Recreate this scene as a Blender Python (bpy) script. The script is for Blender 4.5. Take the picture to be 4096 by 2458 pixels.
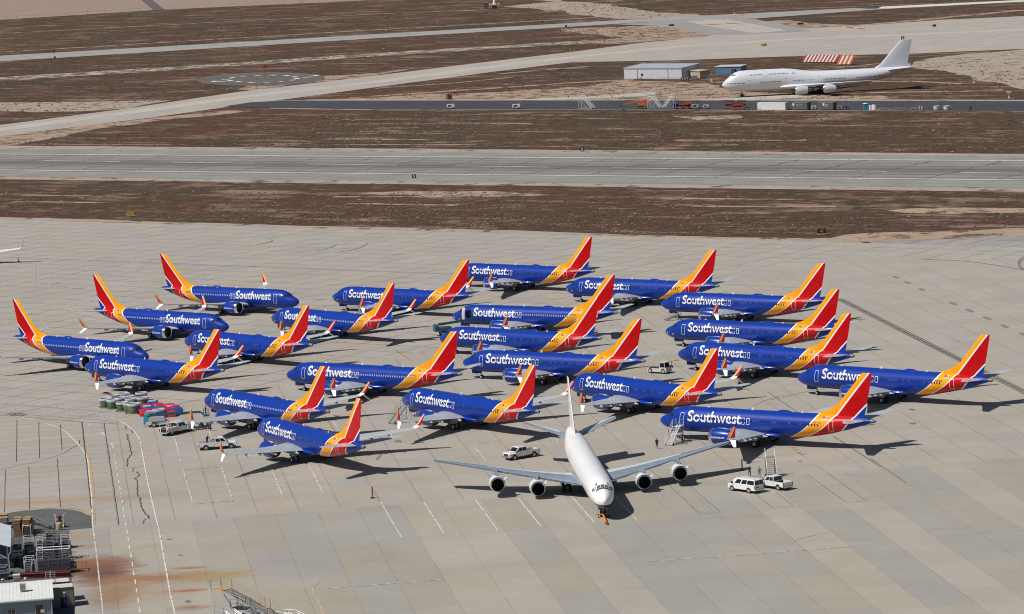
import bpy, math, random
import numpy as np
from mathutils import Vector, Matrix, noise
R = math.radians
rnd = random.Random(7)
for o in list(bpy.data.objects): bpy.data.objects.remove(o)
SC = bpy.context.scene
COL = SC.collection
# ---------------------------------------------------------------- camera (solved from the photograph)
FPX, PITCH, ROLL, CAMH = 13332.44, 0.128251366, -0.050624563, 91.145
_r0 = Vector((1, 0, 0)); _fw = Vector((0, math.cos(PITCH), -math.sin(PITCH))); _u0 = _r0.cross(_fw)
_r = math.cos(ROLL) * _r0 + math.sin(ROLL) * _u0; _u = -math.sin(ROLL) * _r0 + math.cos(ROLL) * _u0
cd = bpy.data.cameras.new('camera'); cam = bpy.data.objects.new('camera', cd); COL.objects.link(cam)
cd.sensor_width = 36.0; cd.lens = FPX / 4096 * 36.0; cd.clip_start = 1.0; cd.clip_end = 12000
cam.matrix_world = Matrix(((_r.x, _u.x, -_fw.x, 0), (_r.y, _u.y, -_fw.y, 0), (_r.z, _u.z, -_fw.z, CAMH), (0, 0, 0, 1)))
SC.camera = cam
# ---------------------------------------------------------------- light
SUNV = Vector((-0.6755, -0.3344, 1.0)).normalized()
w = bpy.data.worlds.new("World"); SC.world = w; w.use_nodes = True
nt = w.node_tree; nt.nodes.clear()
sky = nt.nodes.new('ShaderNodeTexSky'); sky.sky_type = 'NISHITA'; sky.sun_disc = False
sky.sun_elevation = math.asin(SUNV.z); sky.sun_rotation = math.atan2(SUNV.x, SUNV.y)
sky.air_density = 1.0; sky.dust_density = 0.6
bg = nt.nodes.new('ShaderNodeBackground'); bg.inputs[1].default_value = 0.05
wo = nt.nodes.new('ShaderNodeOutputWorld'); nt.links.new(sky.outputs[0], bg.inputs[0]); nt.links.new(bg.outputs[0], wo.inputs[0])
sd = bpy.data.lights.new('sun', 'SUN'); sd.energy = 4.6; sd.angle = R(0.5); sd.color = (1.0, 0.965, 0.91)
so = bpy.data.objects.new('sun', sd); COL.objects.link(so); so.rotation_euler = (-SUNV).to_track_quat('-Z', 'Y').to_euler(); so.location = (0, 400, 300)
SC.view_settings.view_transform = 'Standard'; SC.view_settings.look = 'None'; SC.view_settings.gamma = 1.0
SC.view_settings.exposure = 0.0
SC.cycles.max_bounces = 5; SC.cycles.diffuse_bounces = 2; SC.cycles.glossy_bounces = 3; SC.cycles.use_denoising = True; SC.cycles.pixel_filter_type = 'BLACKMAN_HARRIS'; SC.cycles.filter_width = 1.05

# ---------------------------------------------------------------- helpers
def GZ(px, py, z=0.0):
    """4096-wide photo pixel -> world point at height z"""
    d = _fw + _r * ((px - 2048) / FPX) - _u * ((py - 1229) / FPX)
    t = (z - CAMH) / d.z
    return Vector((d.x * t, d.y * t, z))
S24 = 4096 / 2473.0
def D(x, y, z=0.0): return GZ(x * S24, y * S24, z)
def crop(ox, oy, sc):
    return lambda x, y, z=0.0: GZ(ox + x * sc, oy + y * sc, z)
K = 1024 / 2473.0
Q4 = crop(0, 1550, 600 / 1619.0); C2 = crop(0, 2000, 768 / 2473.0); R1 = crop(0, 950, K); R2 = crop(1000, 900, K); R3 = crop(2000, 900, K)
R4 = crop(2600, 950, K); R5 = crop(3072, 1200, K); R6 = crop(300, 1450, K); R7 = crop(1300, 1400, K); R8 = crop(2200, 1450, K); RA = crop(2600, 1700, K); C3 = crop(768, 2000, K)
ZZ = crop(1700, 1480, 1300 / 2473.0); F6 = crop(0, 0, 1500 / 2473.0); F7 = crop(1400, 0, 1300 / 2473.0); FR = crop(2700, 0, 1396 / 2473.0); F4 = crop(2400, 100, 800 / 2473.0)
F5 = crop(3000, 100, 1096 / 2473.0); CL = crop(380, 1560, 520 / 2473.0); ZV = crop(2900, 1780, 300 / 2024.0); BL = crop(0, 2040, 350 / 2473.0); ST = crop(840, 2290, 360 / 2473.0); Z5 = crop(3200, 900, 896 / 2473.0)

MATS = {}
def mat(name, col, rough=0.6, metal=0.0, spec=0.5, coat=0.0, var=0.0, vs=3.0, bump=0.0):
    if name in MATS: return MATS[name]
    m = bpy.data.materials.new(name); m.use_nodes = True; n = m.node_tree; b = n.nodes['Principled BSDF']
    b.inputs['Base Color'].default_value = (*col, 1); b.inputs['Roughness'].default_value = rough; b.inputs['Metallic'].default_value = metal
    b.inputs['Specular IOR Level'].default_value = spec; b.inputs['Coat Weight'].default_value = coat; b.inputs['Coat Roughness'].default_value = 0.08
    if var > 0:
        tc = n.nodes.new('ShaderNodeTexCoord'); ns = n.nodes.new('ShaderNodeTexNoise'); ns.inputs['Scale'].default_value = vs; ns.inputs['Detail'].default_value = 5
        mr = n.nodes.new('ShaderNodeMapRange'); mr.inputs[1].default_value = 0.3; mr.inputs[2].default_value = 0.7; mr.inputs[3].default_value = 1 - var; mr.inputs[4].default_value = 1 + var
        mx = n.nodes.new('ShaderNodeVectorMath'); mx.operation = 'SCALE'; mx.inputs[0].default_value = col
        n.links.new(tc.outputs['Object'], ns.inputs['Vector']); n.links.new(ns.outputs['Fac'], mr.inputs[0]); n.links.new(mr.outputs[0], mx.inputs['Scale']); n.links.new(mx.outputs[0], b.inputs['Base Color'])
    MATS[name] = m; return m

class MB:
    def __init__(s): s.v = []; s.f = []; s.m = []; s.cm = 0
    def use(s, i): s.cm = i; return s
    def add(s, vs, fs):
        o = len(s.v); s.v += [tuple(v) for v in vs]; s.f += [tuple(o + i for i in f) for f in fs]; s.m += [s.cm] * len(fs)
    def hexa(s, b, t):
        s.add(list(b) + list(t), [(3, 2, 1, 0), (4, 5, 6, 7), (0, 1, 5, 4), (1, 2, 6, 5), (2, 3, 7, 6), (3, 0, 4, 7)])
    def box(s, x0, x1, y0, y1, z0, z1):
        s.hexa([(x0, y0, z0), (x1, y0, z0), (x1, y1, z0), (x0, y1, z0)], [(x0, y0, z1), (x1, y0, z1), (x1, y1, z1), (x0, y1, z1)])
    def frus(s, x0, x1, y0, y1, z0, X0, X1, Y0, Y1, z1):
        s.hexa([(x0, y0, z0), (x1, y0, z0), (x1, y1, z0), (x0, y1, z0)], [(X0, Y0, z1), (X1, Y0, z1), (X1, Y1, z1), (X0, Y1, z1)])
    def tube(s, p, q, r, n=8, r2=None, cap=True):
        p = Vector(p); q = Vector(q); r2 = r if r2 is None else r2; d = (q - p).normalized()
        a = d.orthogonal().normalized(); b = d.cross(a); vs = []
        for (c, rr) in ((p, r), (q, r2)):
            for i in range(n):
                t = 2 * math.pi * i / n; vs.append(c + a * (rr * math.cos(t)) + b * (rr * math.sin(t)))
        fs = [(i, (i + 1) % n, n + (i + 1) % n, n + i) for i in range(n)]
        if cap: fs += [tuple(range(n - 1, -1, -1)), tuple(range(n, 2 * n))]
        s.add(vs, fs)
    def path(s, pts, r, n=6):
        for a, b in zip(pts[:-1], pts[1:]): s.tube(a, b, r, n)
    def beam(s, p, q, w, h, up=(0, 0, 1)):
        p = Vector(p); q = Vector(q); d = (q - p).normalized(); u = Vector(up)
        if abs(d.dot(u)) > 0.98: u = Vector((1, 0, 0))
        a = d.cross(u).normalized() * (w / 2); b = a.cross(d).normalized() * (h / 2)
        s.hexa([p - a - b, p + a - b, p + a + b, p - a + b], [q - a - b, q + a - b, q + a + b, q - a + b])
    def rings(s, rings, caps=(True, True), closed=True):
        n = len(rings[0]); vs = [v for r in rings for v in r]; fs = []
        for k in range(len(rings) - 1):
            for i in range(n if closed else n - 1):
                j = (i + 1) % n; fs.append((k * n + i, k * n + j, (k + 1) * n + j, (k + 1) * n + i))
        if caps[0]: fs.append(tuple(range(n - 1, -1, -1)))
        if caps[1]: fs.append(tuple(range((len(rings) - 1) * n, len(rings) * n)))
        s.add(vs, fs)
    def lathe(s, prof, c, axis='x', n=24, caps=(False, False)):
        rs = []
        for (a, r) in prof:
            ring = []
            for i in range(n):
                t = 2 * math.pi * i / n; u, v = r * math.cos(t), r * math.sin(t)
                ring.append((c[0] + a, c[1] + u, c[2] + v) if axis == 'x' else (c[0] + u, c[1] + a, c[2] + v) if axis == 'y' else (c[0] + u, c[1] + v, c[2] + a))
            rs.append(ring)
        s.rings(rs, caps)
    def wheel(s, c, r, w, n=16):  # axle along y
        s.lathe([(-w / 2, r * .55), (-w / 2, r * .92), (-w / 2 + .04, r), (w / 2 - .04, r), (w / 2, r * .92), (w / 2, r * .55)], c, 'y', n, (True, True))
    def rim(s, c, r, w, n=12):
        s.lathe([(-w / 2 - .012, r * .5), (-w / 2 - .012, r * .52), (w / 2 + .012, r * .52), (w / 2 + .012, r * .5)], c, 'y', n, (True, True))
    def prism(s, pts, y0, y1):  # xz outline extruded in y
        n = len(pts); vs = [(x, y0, z) for x, z in pts] + [(x, y1, z) for x, z in pts]
        s.add(vs, [tuple(range(n)), tuple(range(2 * n - 1, n - 1, -1))] + [(i, n + i, n + (i + 1) % n, (i + 1) % n) for i in range(n)])
    def pane(s, a, b, c, d, m=0.08, off=0.012, th=0):
        a, b, c, d = map(Vector, (a, b, c, d)); nrm = (b - a).cross(d - a).normalized() * off; g = (a + b + c + d) / 4
        q = [v + (g - v) * m + nrm for v in (a, b, c, d)]; s.add(q, [(0, 1, 2, 3)])
    def build(s, name, mats, parent=None, smooth=False, fix=True):
        me = bpy.data.meshes.new(name); me.from_pydata(s.v, [], s.f)
        if not isinstance(mats, (list, tuple)): mats = [mats]
        for m in mats: me.materials.append(m)
        me.polygons.foreach_set('material_index', s.m)
        if fix:
            import bmesh
            bm = bmesh.new(); bm.from_mesh(me); bmesh.ops.recalc_face_normals(bm, faces=bm.faces); bm.to_mesh(me); bm.free()
        if smooth:
            me.polygons.foreach_set('use_smooth', [True] * len(me.polygons))
            try: me.set_sharp_from_angle(angle=R(38))
            except Exception: pass
        me.update()
        o = bpy.data.objects.new(name, me); COL.objects.link(o)
        if parent: o.parent = parent
        return o

def thing(name, label, cat, loc=(0, 0, 0), rz=0.0, group=None):
    o = bpy.data.objects.new(name, None); COL.objects.link(o); o.location = loc; o.rotation_euler = (0, 0, rz); o.empty_display_size = 0.5
    o['label'] = label; o['category'] = cat
    if group: o['group'] = group
    return o
def tag(o, label, cat, group=None):
    o['label'] = label; o['category'] = cat
    if group: o['group'] = group
    return o
KIDS = {}
def kids(o):
    return [c for c in o.children]
def dup(o, parent=None):
    c = o.copy(); COL.objects.link(c)
    if parent is not None: c.parent = parent
    for ch in kids(o): dup(ch, c)
    return c
def copy_thing(src, label, loc, rz, group=None):
    r = dup(src); r.location = loc; r.rotation_euler = (0, 0, rz); r['label'] = label
    if group: r['group'] = group
    return r
def heading(a, b): return math.atan2(b[1] - a[1], b[0] - a[0])

def text_mesh(txt, bold=0.0, res=3, ext=0.0):
    cu = bpy.data.curves.new('t', 'FONT'); cu.body = txt; cu.size = 1.0; cu.offset = bold; cu.resolution_u = res; cu.extrude = ext
    ob = bpy.data.objects.new('t', cu); COL.objects.link(ob); dg = bpy.context.evaluated_depsgraph_get(); dg.update()
    me = bpy.data.meshes.new_from_object(ob.evaluated_get(dg)); bpy.data.objects.remove(ob); bpy.data.curves.remove(cu)
    return me
def text_obj(name, txt, fn, m, parent, bold=0.0, cuts=0, vcuts=0, box=None):
    """letters fitted to the box (s0,s1,t0,t1) then mapped by fn(s,t)->xyz"""
    import bmesh
    me = text_mesh(txt, bold); bm = bmesh.new(); bm.from_mesh(me)
    xs = [v.co.x for v in bm.verts]; ys = [v.co.y for v in bm.verts]; x0, x1, y0, y1 = min(xs), max(xs), min(ys), max(ys)
    for i in range(1, cuts):
        bmesh.ops.bisect_plane(bm, geom=bm.verts[:] + bm.edges[:] + bm.faces[:], plane_co=(0, y0 + (y1 - y0) * i / cuts, 0), plane_no=(0, 1, 0))
    for i in range(1, vcuts):
        bmesh.ops.bisect_plane(bm, geom=bm.verts[:] + bm.edges[:] + bm.faces[:], plane_co=(x0 + (x1 - x0) * i / vcuts, 0, 0), plane_no=(1, 0, 0))
    s0, s1, t0, t1 = box
    for v in bm.verts:
        v.co = fn(s0 + (v.co.x - x0) / (x1 - x0) * (s1 - s0), t0 + (v.co.y - y0) / (y1 - y0) * (t1 - t0))
    bmesh.ops.recalc_face_normals(bm, faces=bm.faces)
    bm.to_mesh(me); bm.free(); me.name = name; me.materials.clear(); me.materials.append(m)
    o = bpy.data.objects.new(name, me); COL.objects.link(o)
    if parent: o.parent = parent
    return o

# node shorthand
class NT:
    def __init__(s, name, rough=0.9, spec=0.3):
        s.m = bpy.data.materials.new(name); s.m.use_nodes = True; s.n = s.m.node_tree; s.b = s.n.nodes['Principled BSDF']
        s.b.inputs['Roughness'].default_value = rough; s.b.inputs['Specular IOR Level'].default_value = spec
        s.tc = s.n.nodes.new('ShaderNodeTexCoord'); s.P = s.tc.outputs['Object']
    def put(s, inp, v):
        if hasattr(v, 'is_output') or isinstance(v, bpy.types.NodeSocket): s.n.links.new(v, inp)
        else: inp.default_value = v
    def M(s, op, a, b=0.0, c=0.0):
        q = s.n.nodes.new('ShaderNodeMath'); q.operation = op
        for i, v in enumerate((a, b, c)): s.put(q.inputs[i], v)
        return q.outputs[0]
    def xyz(s, v=None):
        q = s.n.nodes.new('ShaderNodeSeparateXYZ'); s.n.links.new(v or s.P, q.inputs[0]); return q.outputs
    def vec(s, x, y, z=0.0):
        q = s.n.nodes.new('ShaderNodeCombineXYZ')
        for i, v in enumerate((x, y, z)): s.put(q.inputs[i], v)
        return q.outputs[0]
    def noise(s, scale, detail=4, rough=0.55, v=None, dist=0.0):
        q = s.n.nodes.new('ShaderNodeTexNoise'); q.inputs['Scale'].default_value = scale; q.inputs['Detail'].default_value = detail; q.inputs['Roughness'].default_value = rough; q.inputs['Distortion'].default_value = dist
        s.n.links.new(v or s.P, q.inputs['Vector']); return q.outputs['Fac']
    def white(s, v):
        q = s.n.nodes.new('ShaderNodeTexWhiteNoise'); q.noise_dimensions = '3D'; s.n.links.new(v, q.inputs['Vector']); return q.outputs['Value']
    def ramp(s, f, lo, hi, a=0.0, b=1.0):
        q = s.n.nodes.new('ShaderNodeMapRange'); s.put(q.inputs[0], f)
        for i, v in enumerate((lo, hi, a, b)): s.put(q.inputs[i + 1], v)
        q.clamp = True; return q.outputs[0]
    def mix(s, f, a, b):
        q = s.n.nodes.new('ShaderNodeMix'); q.data_type = 'RGBA'; s.put(q.inputs[0], f)
        for i, v in ((6, a), (7, b)):
            if isinstance(v, (tuple, list)): q.inputs[i].default_value = (*v[:3], 1)
            else: s.n.links.new(v, q.inputs[i])
        return q.outputs[2]
    def scale(s, c, f):
        q = s.n.nodes.new('ShaderNodeVectorMath'); q.operation = 'SCALE'
        if isinstance(c, (tuple, list)): q.inputs[0].default_value = c[:3]
        else: s.n.links.new(c, q.inputs[0])
        s.put(q.inputs['Scale'], f); return q.outputs[0]
    def curve(s, val, pts, lo, hi, vlo, vhi):
        """piecewise curve: pts (in,out); in mapped lo..hi, out mapped vlo..vhi"""
        t = s.ramp(val, lo, hi); q = s.n.nodes.new('ShaderNodeFloatCurve'); cu = q.mapping.curves[0]
        P = [((a - lo) / (hi - lo), (b - vlo) / (vhi - vlo)) for a, b in pts]
        cu.points[0].location = P[0]; cu.points[1].location = P[-1]
        for p in P[1:-1]: cu.points.new(*p)
        for p in cu.points: p.handle_type = 'AUTO' if len(P) > 3 else 'VECTOR'
        q.mapping.update(); s.n.links.new(t, q.inputs['Value'])
        return s.M('MULTIPLY_ADD', q.outputs[0], vhi - vlo, vlo)
    def col(s, c): s.put(s.b.inputs['Base Color'], c); return s.m
# ---------------------------------------------------------------- ground materials
def scrub_material():
    t = NT('scrub', 1.0, 0.1)
    big = t.noise(0.006, 3); mid = t.noise(0.03, 6, 0.62, dist=0.3); fine = t.noise(0.22, 5, 0.7); tiny = t.noise(1.1, 3, 0.7)
    # strips of growth run along the runway
    X, Y, _ = t.xyz(); a = R(-35)
    u = t.M('ADD', t.M('MULTIPLY', X, math.cos(a)), t.M('MULTIPLY', Y, math.sin(a))); v = t.M('ADD', t.M('MULTIPLY', X, -math.sin(a)), t.M('MULTIPLY', Y, math.cos(a)))
    sv = t.vec(t.M('MULTIPLY', u, 0.018), t.M('MULTIPLY', v, 0.11)); st = t.noise(1.0, 6, 0.6, sv)
    sv2 = t.vec(t.M('MULTIPLY', u, 0.03), t.M('MULTIPLY', v, 0.16)); st2 = t.noise(1.0, 7, 0.72, sv2)
    brown = t.mix(t.ramp(big, 0.4, 0.6), (0.080, 0.043, 0.029), (0.062, 0.043, 0.028))
    brown = t.mix(t.ramp(mid, 0.52, 0.68), brown, (0.098, 0.042, 0.031))
    green = t.mix(t.ramp(t.noise(0.013, 5, 0.65), 0.54, 0.70, 0, 0.75), brown, (0.068, 0.060, 0.038))
    green = t.scale(green, t.ramp(fine, 0.3, 0.7, 0.62, 1.4)); green = t.scale(green, t.ramp(tiny, 0.3, 0.7, 0.62, 1.45))
    sandm = t.M('ADD', t.M('MULTIPLY', st, 0.60), t.M('MULTIPLY', mid, 0.4)); sandm = t.M('ADD', sandm, t.M('MULTIPLY', t.M('SUBTRACT', fine, 0.5), 0.22))
    sm = t.ramp(sandm, 0.525, 0.63, 0, 0.72)
    sm2 = t.ramp(t.M('ADD', st2, t.M('MULTIPLY', t.M('SUBTRACT', fine, 0.5), 0.4)), 0.575, 0.66, 0, 0.62)
    spot = t.ramp(tiny, 0.63, 0.70, 0, 0.55); spot = t.M('MULTIPLY', spot, t.ramp(t.noise(0.05, 3), 0.45, 0.6))
    sm = t.M('MAXIMUM', t.M('MAXIMUM', sm, sm2), spot)
    sand = t.scale(t.mix(t.ramp(fine, 0.35, 0.65), (0.32, 0.222, 0.165), (0.27, 0.21, 0.165)), 0.95)
    return t.col(t.mix(sm, green, sand))
def sand_material(name, c1, c2, scrub=0.3):
    t = NT(name, 1.0, 0.1); n1 = t.noise(0.05, 5, 0.65); n2 = t.noise(0.5, 5, 0.7); n3 = t.noise(0.12, 5, 0.7, dist=0.5)
    c = t.mix(t.ramp(n1, 0.35, 0.65), c1, c2); c = t.scale(c, t.ramp(n2, 0.3, 0.7, 0.86, 1.12))
    c = t.mix(t.ramp(n3, 0.70 - scrub * 0.35, 0.76 - scrub * 0.35, 0, 0.85), c, (0.09, 0.062, 0.04)); return t.col(c)
def paint(name, c, wear=0.3, scale=0.8):
    t = NT(name, 0.7, 0.3); n = t.noise(scale, 5, 0.7); under = (0.34, 0.30, 0.26)
    return t.col(t.mix(t.ramp(n, 0.28 + wear * 0.4, 0.33 + wear * 0.4, 1, 0) if wear > 0 else 0.0, c, under) if wear > 0 else c)
def concrete(name, base, ang, ox, oy, su, sv, jw=0.10, tint=0.09, lanes=None, cross=1.0, stains=None, jd=0.5, warm=(1.05, 1.0, 0.93)):
    """slabs su x sv metres turned by ang, sealed joints jw wide"""
    t = NT(name, 0.85, 0.3); X, Y, _ = t.xyz(); X = t.M('SUBTRACT', X, ox); Y = t.M('SUBTRACT', Y, oy); ca, sa = math.cos(ang), math.sin(ang)
    u = t.M('ADD', t.M('MULTIPLY', X, ca), t.M('MULTIPLY', Y, sa)); v = t.M('ADD', t.M('MULTIPLY', X, -sa), t.M('MULTIPLY', Y, ca))
    # a little wander of the joints
    wob = t.M('MULTIPLY', t.M('SUBTRACT', t.noise(0.25, 4), 0.5), 0.22); u2 = t.M('ADD', u, wob); v2 = t.M('ADD', v, wob)
    fu = t.M('DIVIDE', u2, su); fv = t.M('DIVIDE', v2, sv); cu = t.M('FLOOR', fu); cv = t.M('FLOOR', fv)
    du = t.M('MULTIPLY', t.M('SUBTRACT', 0.5, t.M('ABSOLUTE', t.M('SUBTRACT', t.M('FRACT', fu), 0.5))), su)
    dv = t.M('MULTIPLY', t.M('SUBTRACT', 0.5, t.M('ABSOLUTE', t.M('SUBTRACT', t.M('FRACT', fv), 0.5))), sv)
    cell = t.white(t.vec(cu, cv, 1.5)); lane = t.white(t.vec(cv, 7.3, 2.5))
    c = t.scale(base, t.ramp(cell, 0, 1, 1 - tint, 1 + tint))
    warmc = t.scale(tuple(base[i] * warm[i] for i in range(3)), t.ramp(cell, 0, 1, 1 - tint, 1 + tint))
    c = t.mix(t.ramp(t.M('FRACT', t.M('MULTIPLY', cell, 7.13)), 0.35, 0.9), c, warmc)
    if lanes: c = t.mix(t.ramp(lane, lanes[2], lanes[2] + 0.08), t.scale(c, lanes[0]), t.scale(t.mix(0.5, c, warmc), lanes[1]))
    # sweep marks and dirt
    sw = t.noise(1.0, 6, 0.65, t.vec(t.M('MULTIPLY', X, 0.05), t.M('MULTIPLY', Y, 0.5))); c = t.scale(c, t.ramp(sw, 0.3, 0.7, 0.965, 1.03))
    blotch = t.noise(0.07, 5, 0.6, dist=0.6); c = t.scale(c, t.ramp(blotch, 0.3, 0.7, 0.92, 1.07)); fine = t.noise(1.6, 4, 0.7); c = t.scale(c, t.ramp(fine, 0.25, 0.75, 0.95, 1.05))
    spots = t.ramp(t.noise(0.33, 6, 0.75), 0.70, 0.76, 0, 0.35); c = t.mix(spots, c, tuple(b * 0.35 for b in base))
    c = t.mix(t.ramp(t.noise(0.16, 6, 0.7, dist=0.4), 0.64, 0.74, 0, 0.3), c, (0.40, 0.28, 0.17))
    if stains:
        for (x, y, rx, ry, st, cc, nz) in stains:
            dx = t.M('DIVIDE', t.M('SUBTRACT', t.xyz()[0], x), rx); dy = t.M('DIVIDE', t.M('SUBTRACT', t.xyz()[1], y), ry)
            d = t.M('SQRT', t.M('ADD', t.M('MULTIPLY', dx, dx), t.M('MULTIPLY', dy, dy)))
            nn = t.noise(1.0, 7, 0.68, t.vec(t.M('MULTIPLY', X, 0.22), t.M('MULTIPLY', Y, 0.42)))
            d = t.M('ADD', d, t.M('MULTIPLY', t.M('SUBTRACT', nn, 0.5), nz * 2.4)); c = t.mix(t.ramp(d, 0.25, 1.1, st, 0.0), c, cc)
    jn = t.ramp(t.noise(0.12, 4), 0.35, 0.65, 0.35, 1.0)
    ju = t.M('MULTIPLY', t.ramp(du, jw * 0.5, jw * 1.6, 1, 0), cross); jv = t.ramp(dv, jw * 0.5, jw * 1.6, 1, 0)
    j = t.M('MULTIPLY', t.M('MULTIPLY', t.M('MAXIMUM', ju, jv), jn), jd); c = t.mix(j, c, (0.05, 0.045, 0.045))
    return t.col(c)
def asphalt(name, base, ang=0.0, cracks=0.0, rubber=None):
    t = NT(name, 0.85, 0.3); n1 = t.noise(0.06, 5, 0.6); n2 = t.noise(0.9, 5, 0.7); c = t.scale(base, t.ramp(n1, 0.3, 0.7, 0.85, 1.13)); c = t.scale(c, t.ramp(n2, 0.3, 0.7, 0.9, 1.1))
    X, Y, _ = t.xyz(); u = t.M('ADD', t.M('MULTIPLY', X, math.cos(ang)), t.M('MULTIPLY', Y, math.sin(ang))); v = t.M('ADD', t.M('MULTIPLY', X, -math.sin(ang)), t.M('MULTIPLY', Y, math.cos(ang)))
    s = t.noise(1.0, 5, 0.6, t.vec(t.M('MULTIPLY', u, 0.01), t.M('MULTIPLY', v, 0.35))); c = t.scale(c, t.ramp(s, 0.3, 0.7, 0.9, 1.1))
    if rubber:
        v0, hw, amt = rubber; d = t.M('ABSOLUTE', t.M('SUBTRACT', v, v0)); d = t.M('ADD', d, t.M('MULTIPLY', t.M('SUBTRACT', t.noise(1.0, 5, 0.7, t.vec(t.M('MULTIPLY', u, 0.02), t.M('MULTIPLY', v, 0.9))), 0.5), 14.0))
        c = t.mix(t.ramp(d, 0, hw, amt, 0), c, (0.115, 0.108, 0.11))
    if cracks:
        wob = t.M('MULTIPLY', t.M('SUBTRACT', t.noise(0.12, 5, 0.7), 0.5), 6.0)
        for (q, per) in ((v, 7.6), (u, 23.0)):
            f = t.M('DIVIDE', t.M('ADD', q, t.M('MULTIPLY', wob, 0.25 if per < 10 else 1.0)), per); dd = t.M('MULTIPLY', t.M('SUBTRACT', 0.5, t.M('ABSOLUTE', t.M('SUBTRACT', t.M('FRACT', f), 0.5))), per)
            c = t.mix(t.ramp(dd, 0.2, 0.55, cracks * .8, 0), c, (0.05, 0.048, 0.05))
    return t.col(c)

def sheet(name, pts, z, m, label=None):
    """flat polygon given as world points"""
    import bmesh
    bm = bmesh.new(); vs = [bm.verts.new((p[0], p[1], z)) for p in pts]; f = bm.faces.new(vs); bmesh.ops.triangulate(bm, faces=[f])
    bmesh.ops.recalc_face_normals(bm, faces=bm.faces)
    for f in bm.faces:
        if f.normal.z < 0: f.normal_flip()
    me = bpy.data.meshes.new(name); bm.to_mesh(me); bm.free(); me.materials.append(m); o = bpy.data.objects.new(name, me); COL.objects.link(o); o['kind'] = 'structure'; o.location.z = -0.18
    return o
def rough_edge(pts, amp, step, seed=0, closed=True):
    """subdivide an outline and give it a natural ragged edge"""
    out = []; n = len(pts)
    for i in range(n if closed else n - 1):
        a = Vector(pts[i][:2]); b = Vector(pts[(i + 1) % n][:2]); L = (b - a).length; k = max(1, int(L / step)); d = (b - a).normalized() if L > 0 else Vector((1, 0)); nn = Vector((-d.y, d.x))
        for j in range(k):
            p = a.lerp(b, j / k); q = noise.noise(Vector((p.x * 0.035, p.y * 0.035, seed))) + 0.6 * noise.noise(Vector((p.x * 0.15, p.y * 0.15, seed + 3)))
            out.append(p + nn * q * amp)
    return out
def strip_pts(pts, w, closed=False):
    """both sides of a poly-line of width w"""
    L, Rr = [], []; n = len(pts); P = [Vector(p[:2]) for p in pts]
    for i in range(n):
        a = P[max(0, i - 1)]; b = P[min(n - 1, i + 1)]; d = (b - a).normalized(); nn = Vector((-d.y, d.x)) * (w / 2); L.append(P[i] + nn); Rr.append(P[i] - nn)
    return L, Rr
def add_line(mb, pts, w, z):
    L, Rr = strip_pts(pts, w); n = len(L)
    mb.add([(*p, z) for p in L] + [(*p, z) for p in Rr], [(i, n + i, n + i + 1, i + 1) for i in range(n - 1)])
def smoothp(pts, k=6):
    P = [Vector(p[:2]) for p in pts]; out = []
    for i in range(len(P) - 1):
        p0 = P[max(i - 1, 0)]; p1 = P[i]; p2 = P[i + 1]; p3 = P[min(i + 2, len(P) - 1)]
        for j in range(k):
            t = j / k; out.append(0.5 * ((2 * p1) + (p2 - p0) * t + (2 * p0 - 5 * p1 + 4 * p2 - p3) * t * t + (3 * p1 - p0 - 3 * p2 + p3) * t ** 3))
    out.append(P[-1]); return out
def dash_pts(a, b, on, off, phase=0.0):
    a = Vector(a[:2]); b = Vector(b[:2]); L = (b - a).length; d = (b - a) / L; s = phase; out = []
    while s < L:
        out.append((a + d * max(s, 0), a + d * min(s + on, L))); s += on + off
    return out
def struct_mb(mb, name, m):
    o = mb.build(name, m, fix=False)
    for p in o.data.polygons:
        if p.normal.z < 0: p.flip()
    o['kind'] = 'structure'; o.location.z = -0.18; return o

scrub = scrub_material()
sheet('ground', [(-2500, 150), (2500, 150), (2500, 6500), (-2500, 6500)], 0.0, scrub)
# far sand field, the roads and strips worn into the scrub
sandA = sand_material('sand_far', (0.27, 0.195, 0.165), (0.30, 0.225, 0.19), 0.05)
sandB = sand_material('sand_pink', (0.37, 0.255, 0.19), (0.31, 0.235, 0.18), 0.55)
sandC = sand_material('gravel_pale', (0.31, 0.25, 0.205), (0.36, 0.295, 0.245), 0.42)
white_g = sand_material('chalk_strip', (0.36, 0.31, 0.26), (0.46, 0.42, 0.37), 0.72)
e0, e1, e2, e3 = D(-700, 77), D(0, 48), D(381, 24), D(905, 0)
sheet('sand_field', rough_edge([e0, e1, e2, e3, D(1100, -9)], 1.5, 20, 1, False) + [Vector((-60, 3400)), Vector((-200, 6000)), Vector((-2400, 6000)), Vector((-2400, 3300))], 0.02, sandA)
mbk = MB(); add_line(mbk, [D(354, 0), D(384, 24)], 9.0, 0.06); struct_mb(mbk, 'ditch', mat('ditch_soil', (0.10, 0.08, 0.075), 1.0))
mb = MB()
def wob_line(mb, pts, w, z, amp=1.2, seed=0):
    P = []
    for i in range(len(pts) - 1):
        a = Vector(pts[i][:2]); b = Vector(pts[i + 1][:2]); k = max(2, int((b - a).length / 12))
        for j in range(k + (i == len(pts) - 2)): P.append(a.lerp(b, j / k))
    L, Rr = [], []; n = len(P)
    for i in range(n):
        a = P[max(0, i - 1)]; b = P[min(n - 1, i + 1)]; d = (b - a).normalized(); nn = Vector((-d.y, d.x))
        q = noise.noise(Vector((P[i].x * .04, P[i].y * .04, seed))); q2 = noise.noise(Vector((P[i].x * .11, P[i].y * .11, seed + 5)))
        hw = w / 2 * (1 + 0.35 * q2); L.append(P[i] + nn * (hw + q * amp)); Rr.append(P[i] - nn * (hw - q * amp))
    mb.add([(*p, z) for p in L] + [(*p, z) for p in Rr], [(i, n + i, n + i + 1, i + 1) for i in range(n - 1)])
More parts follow.
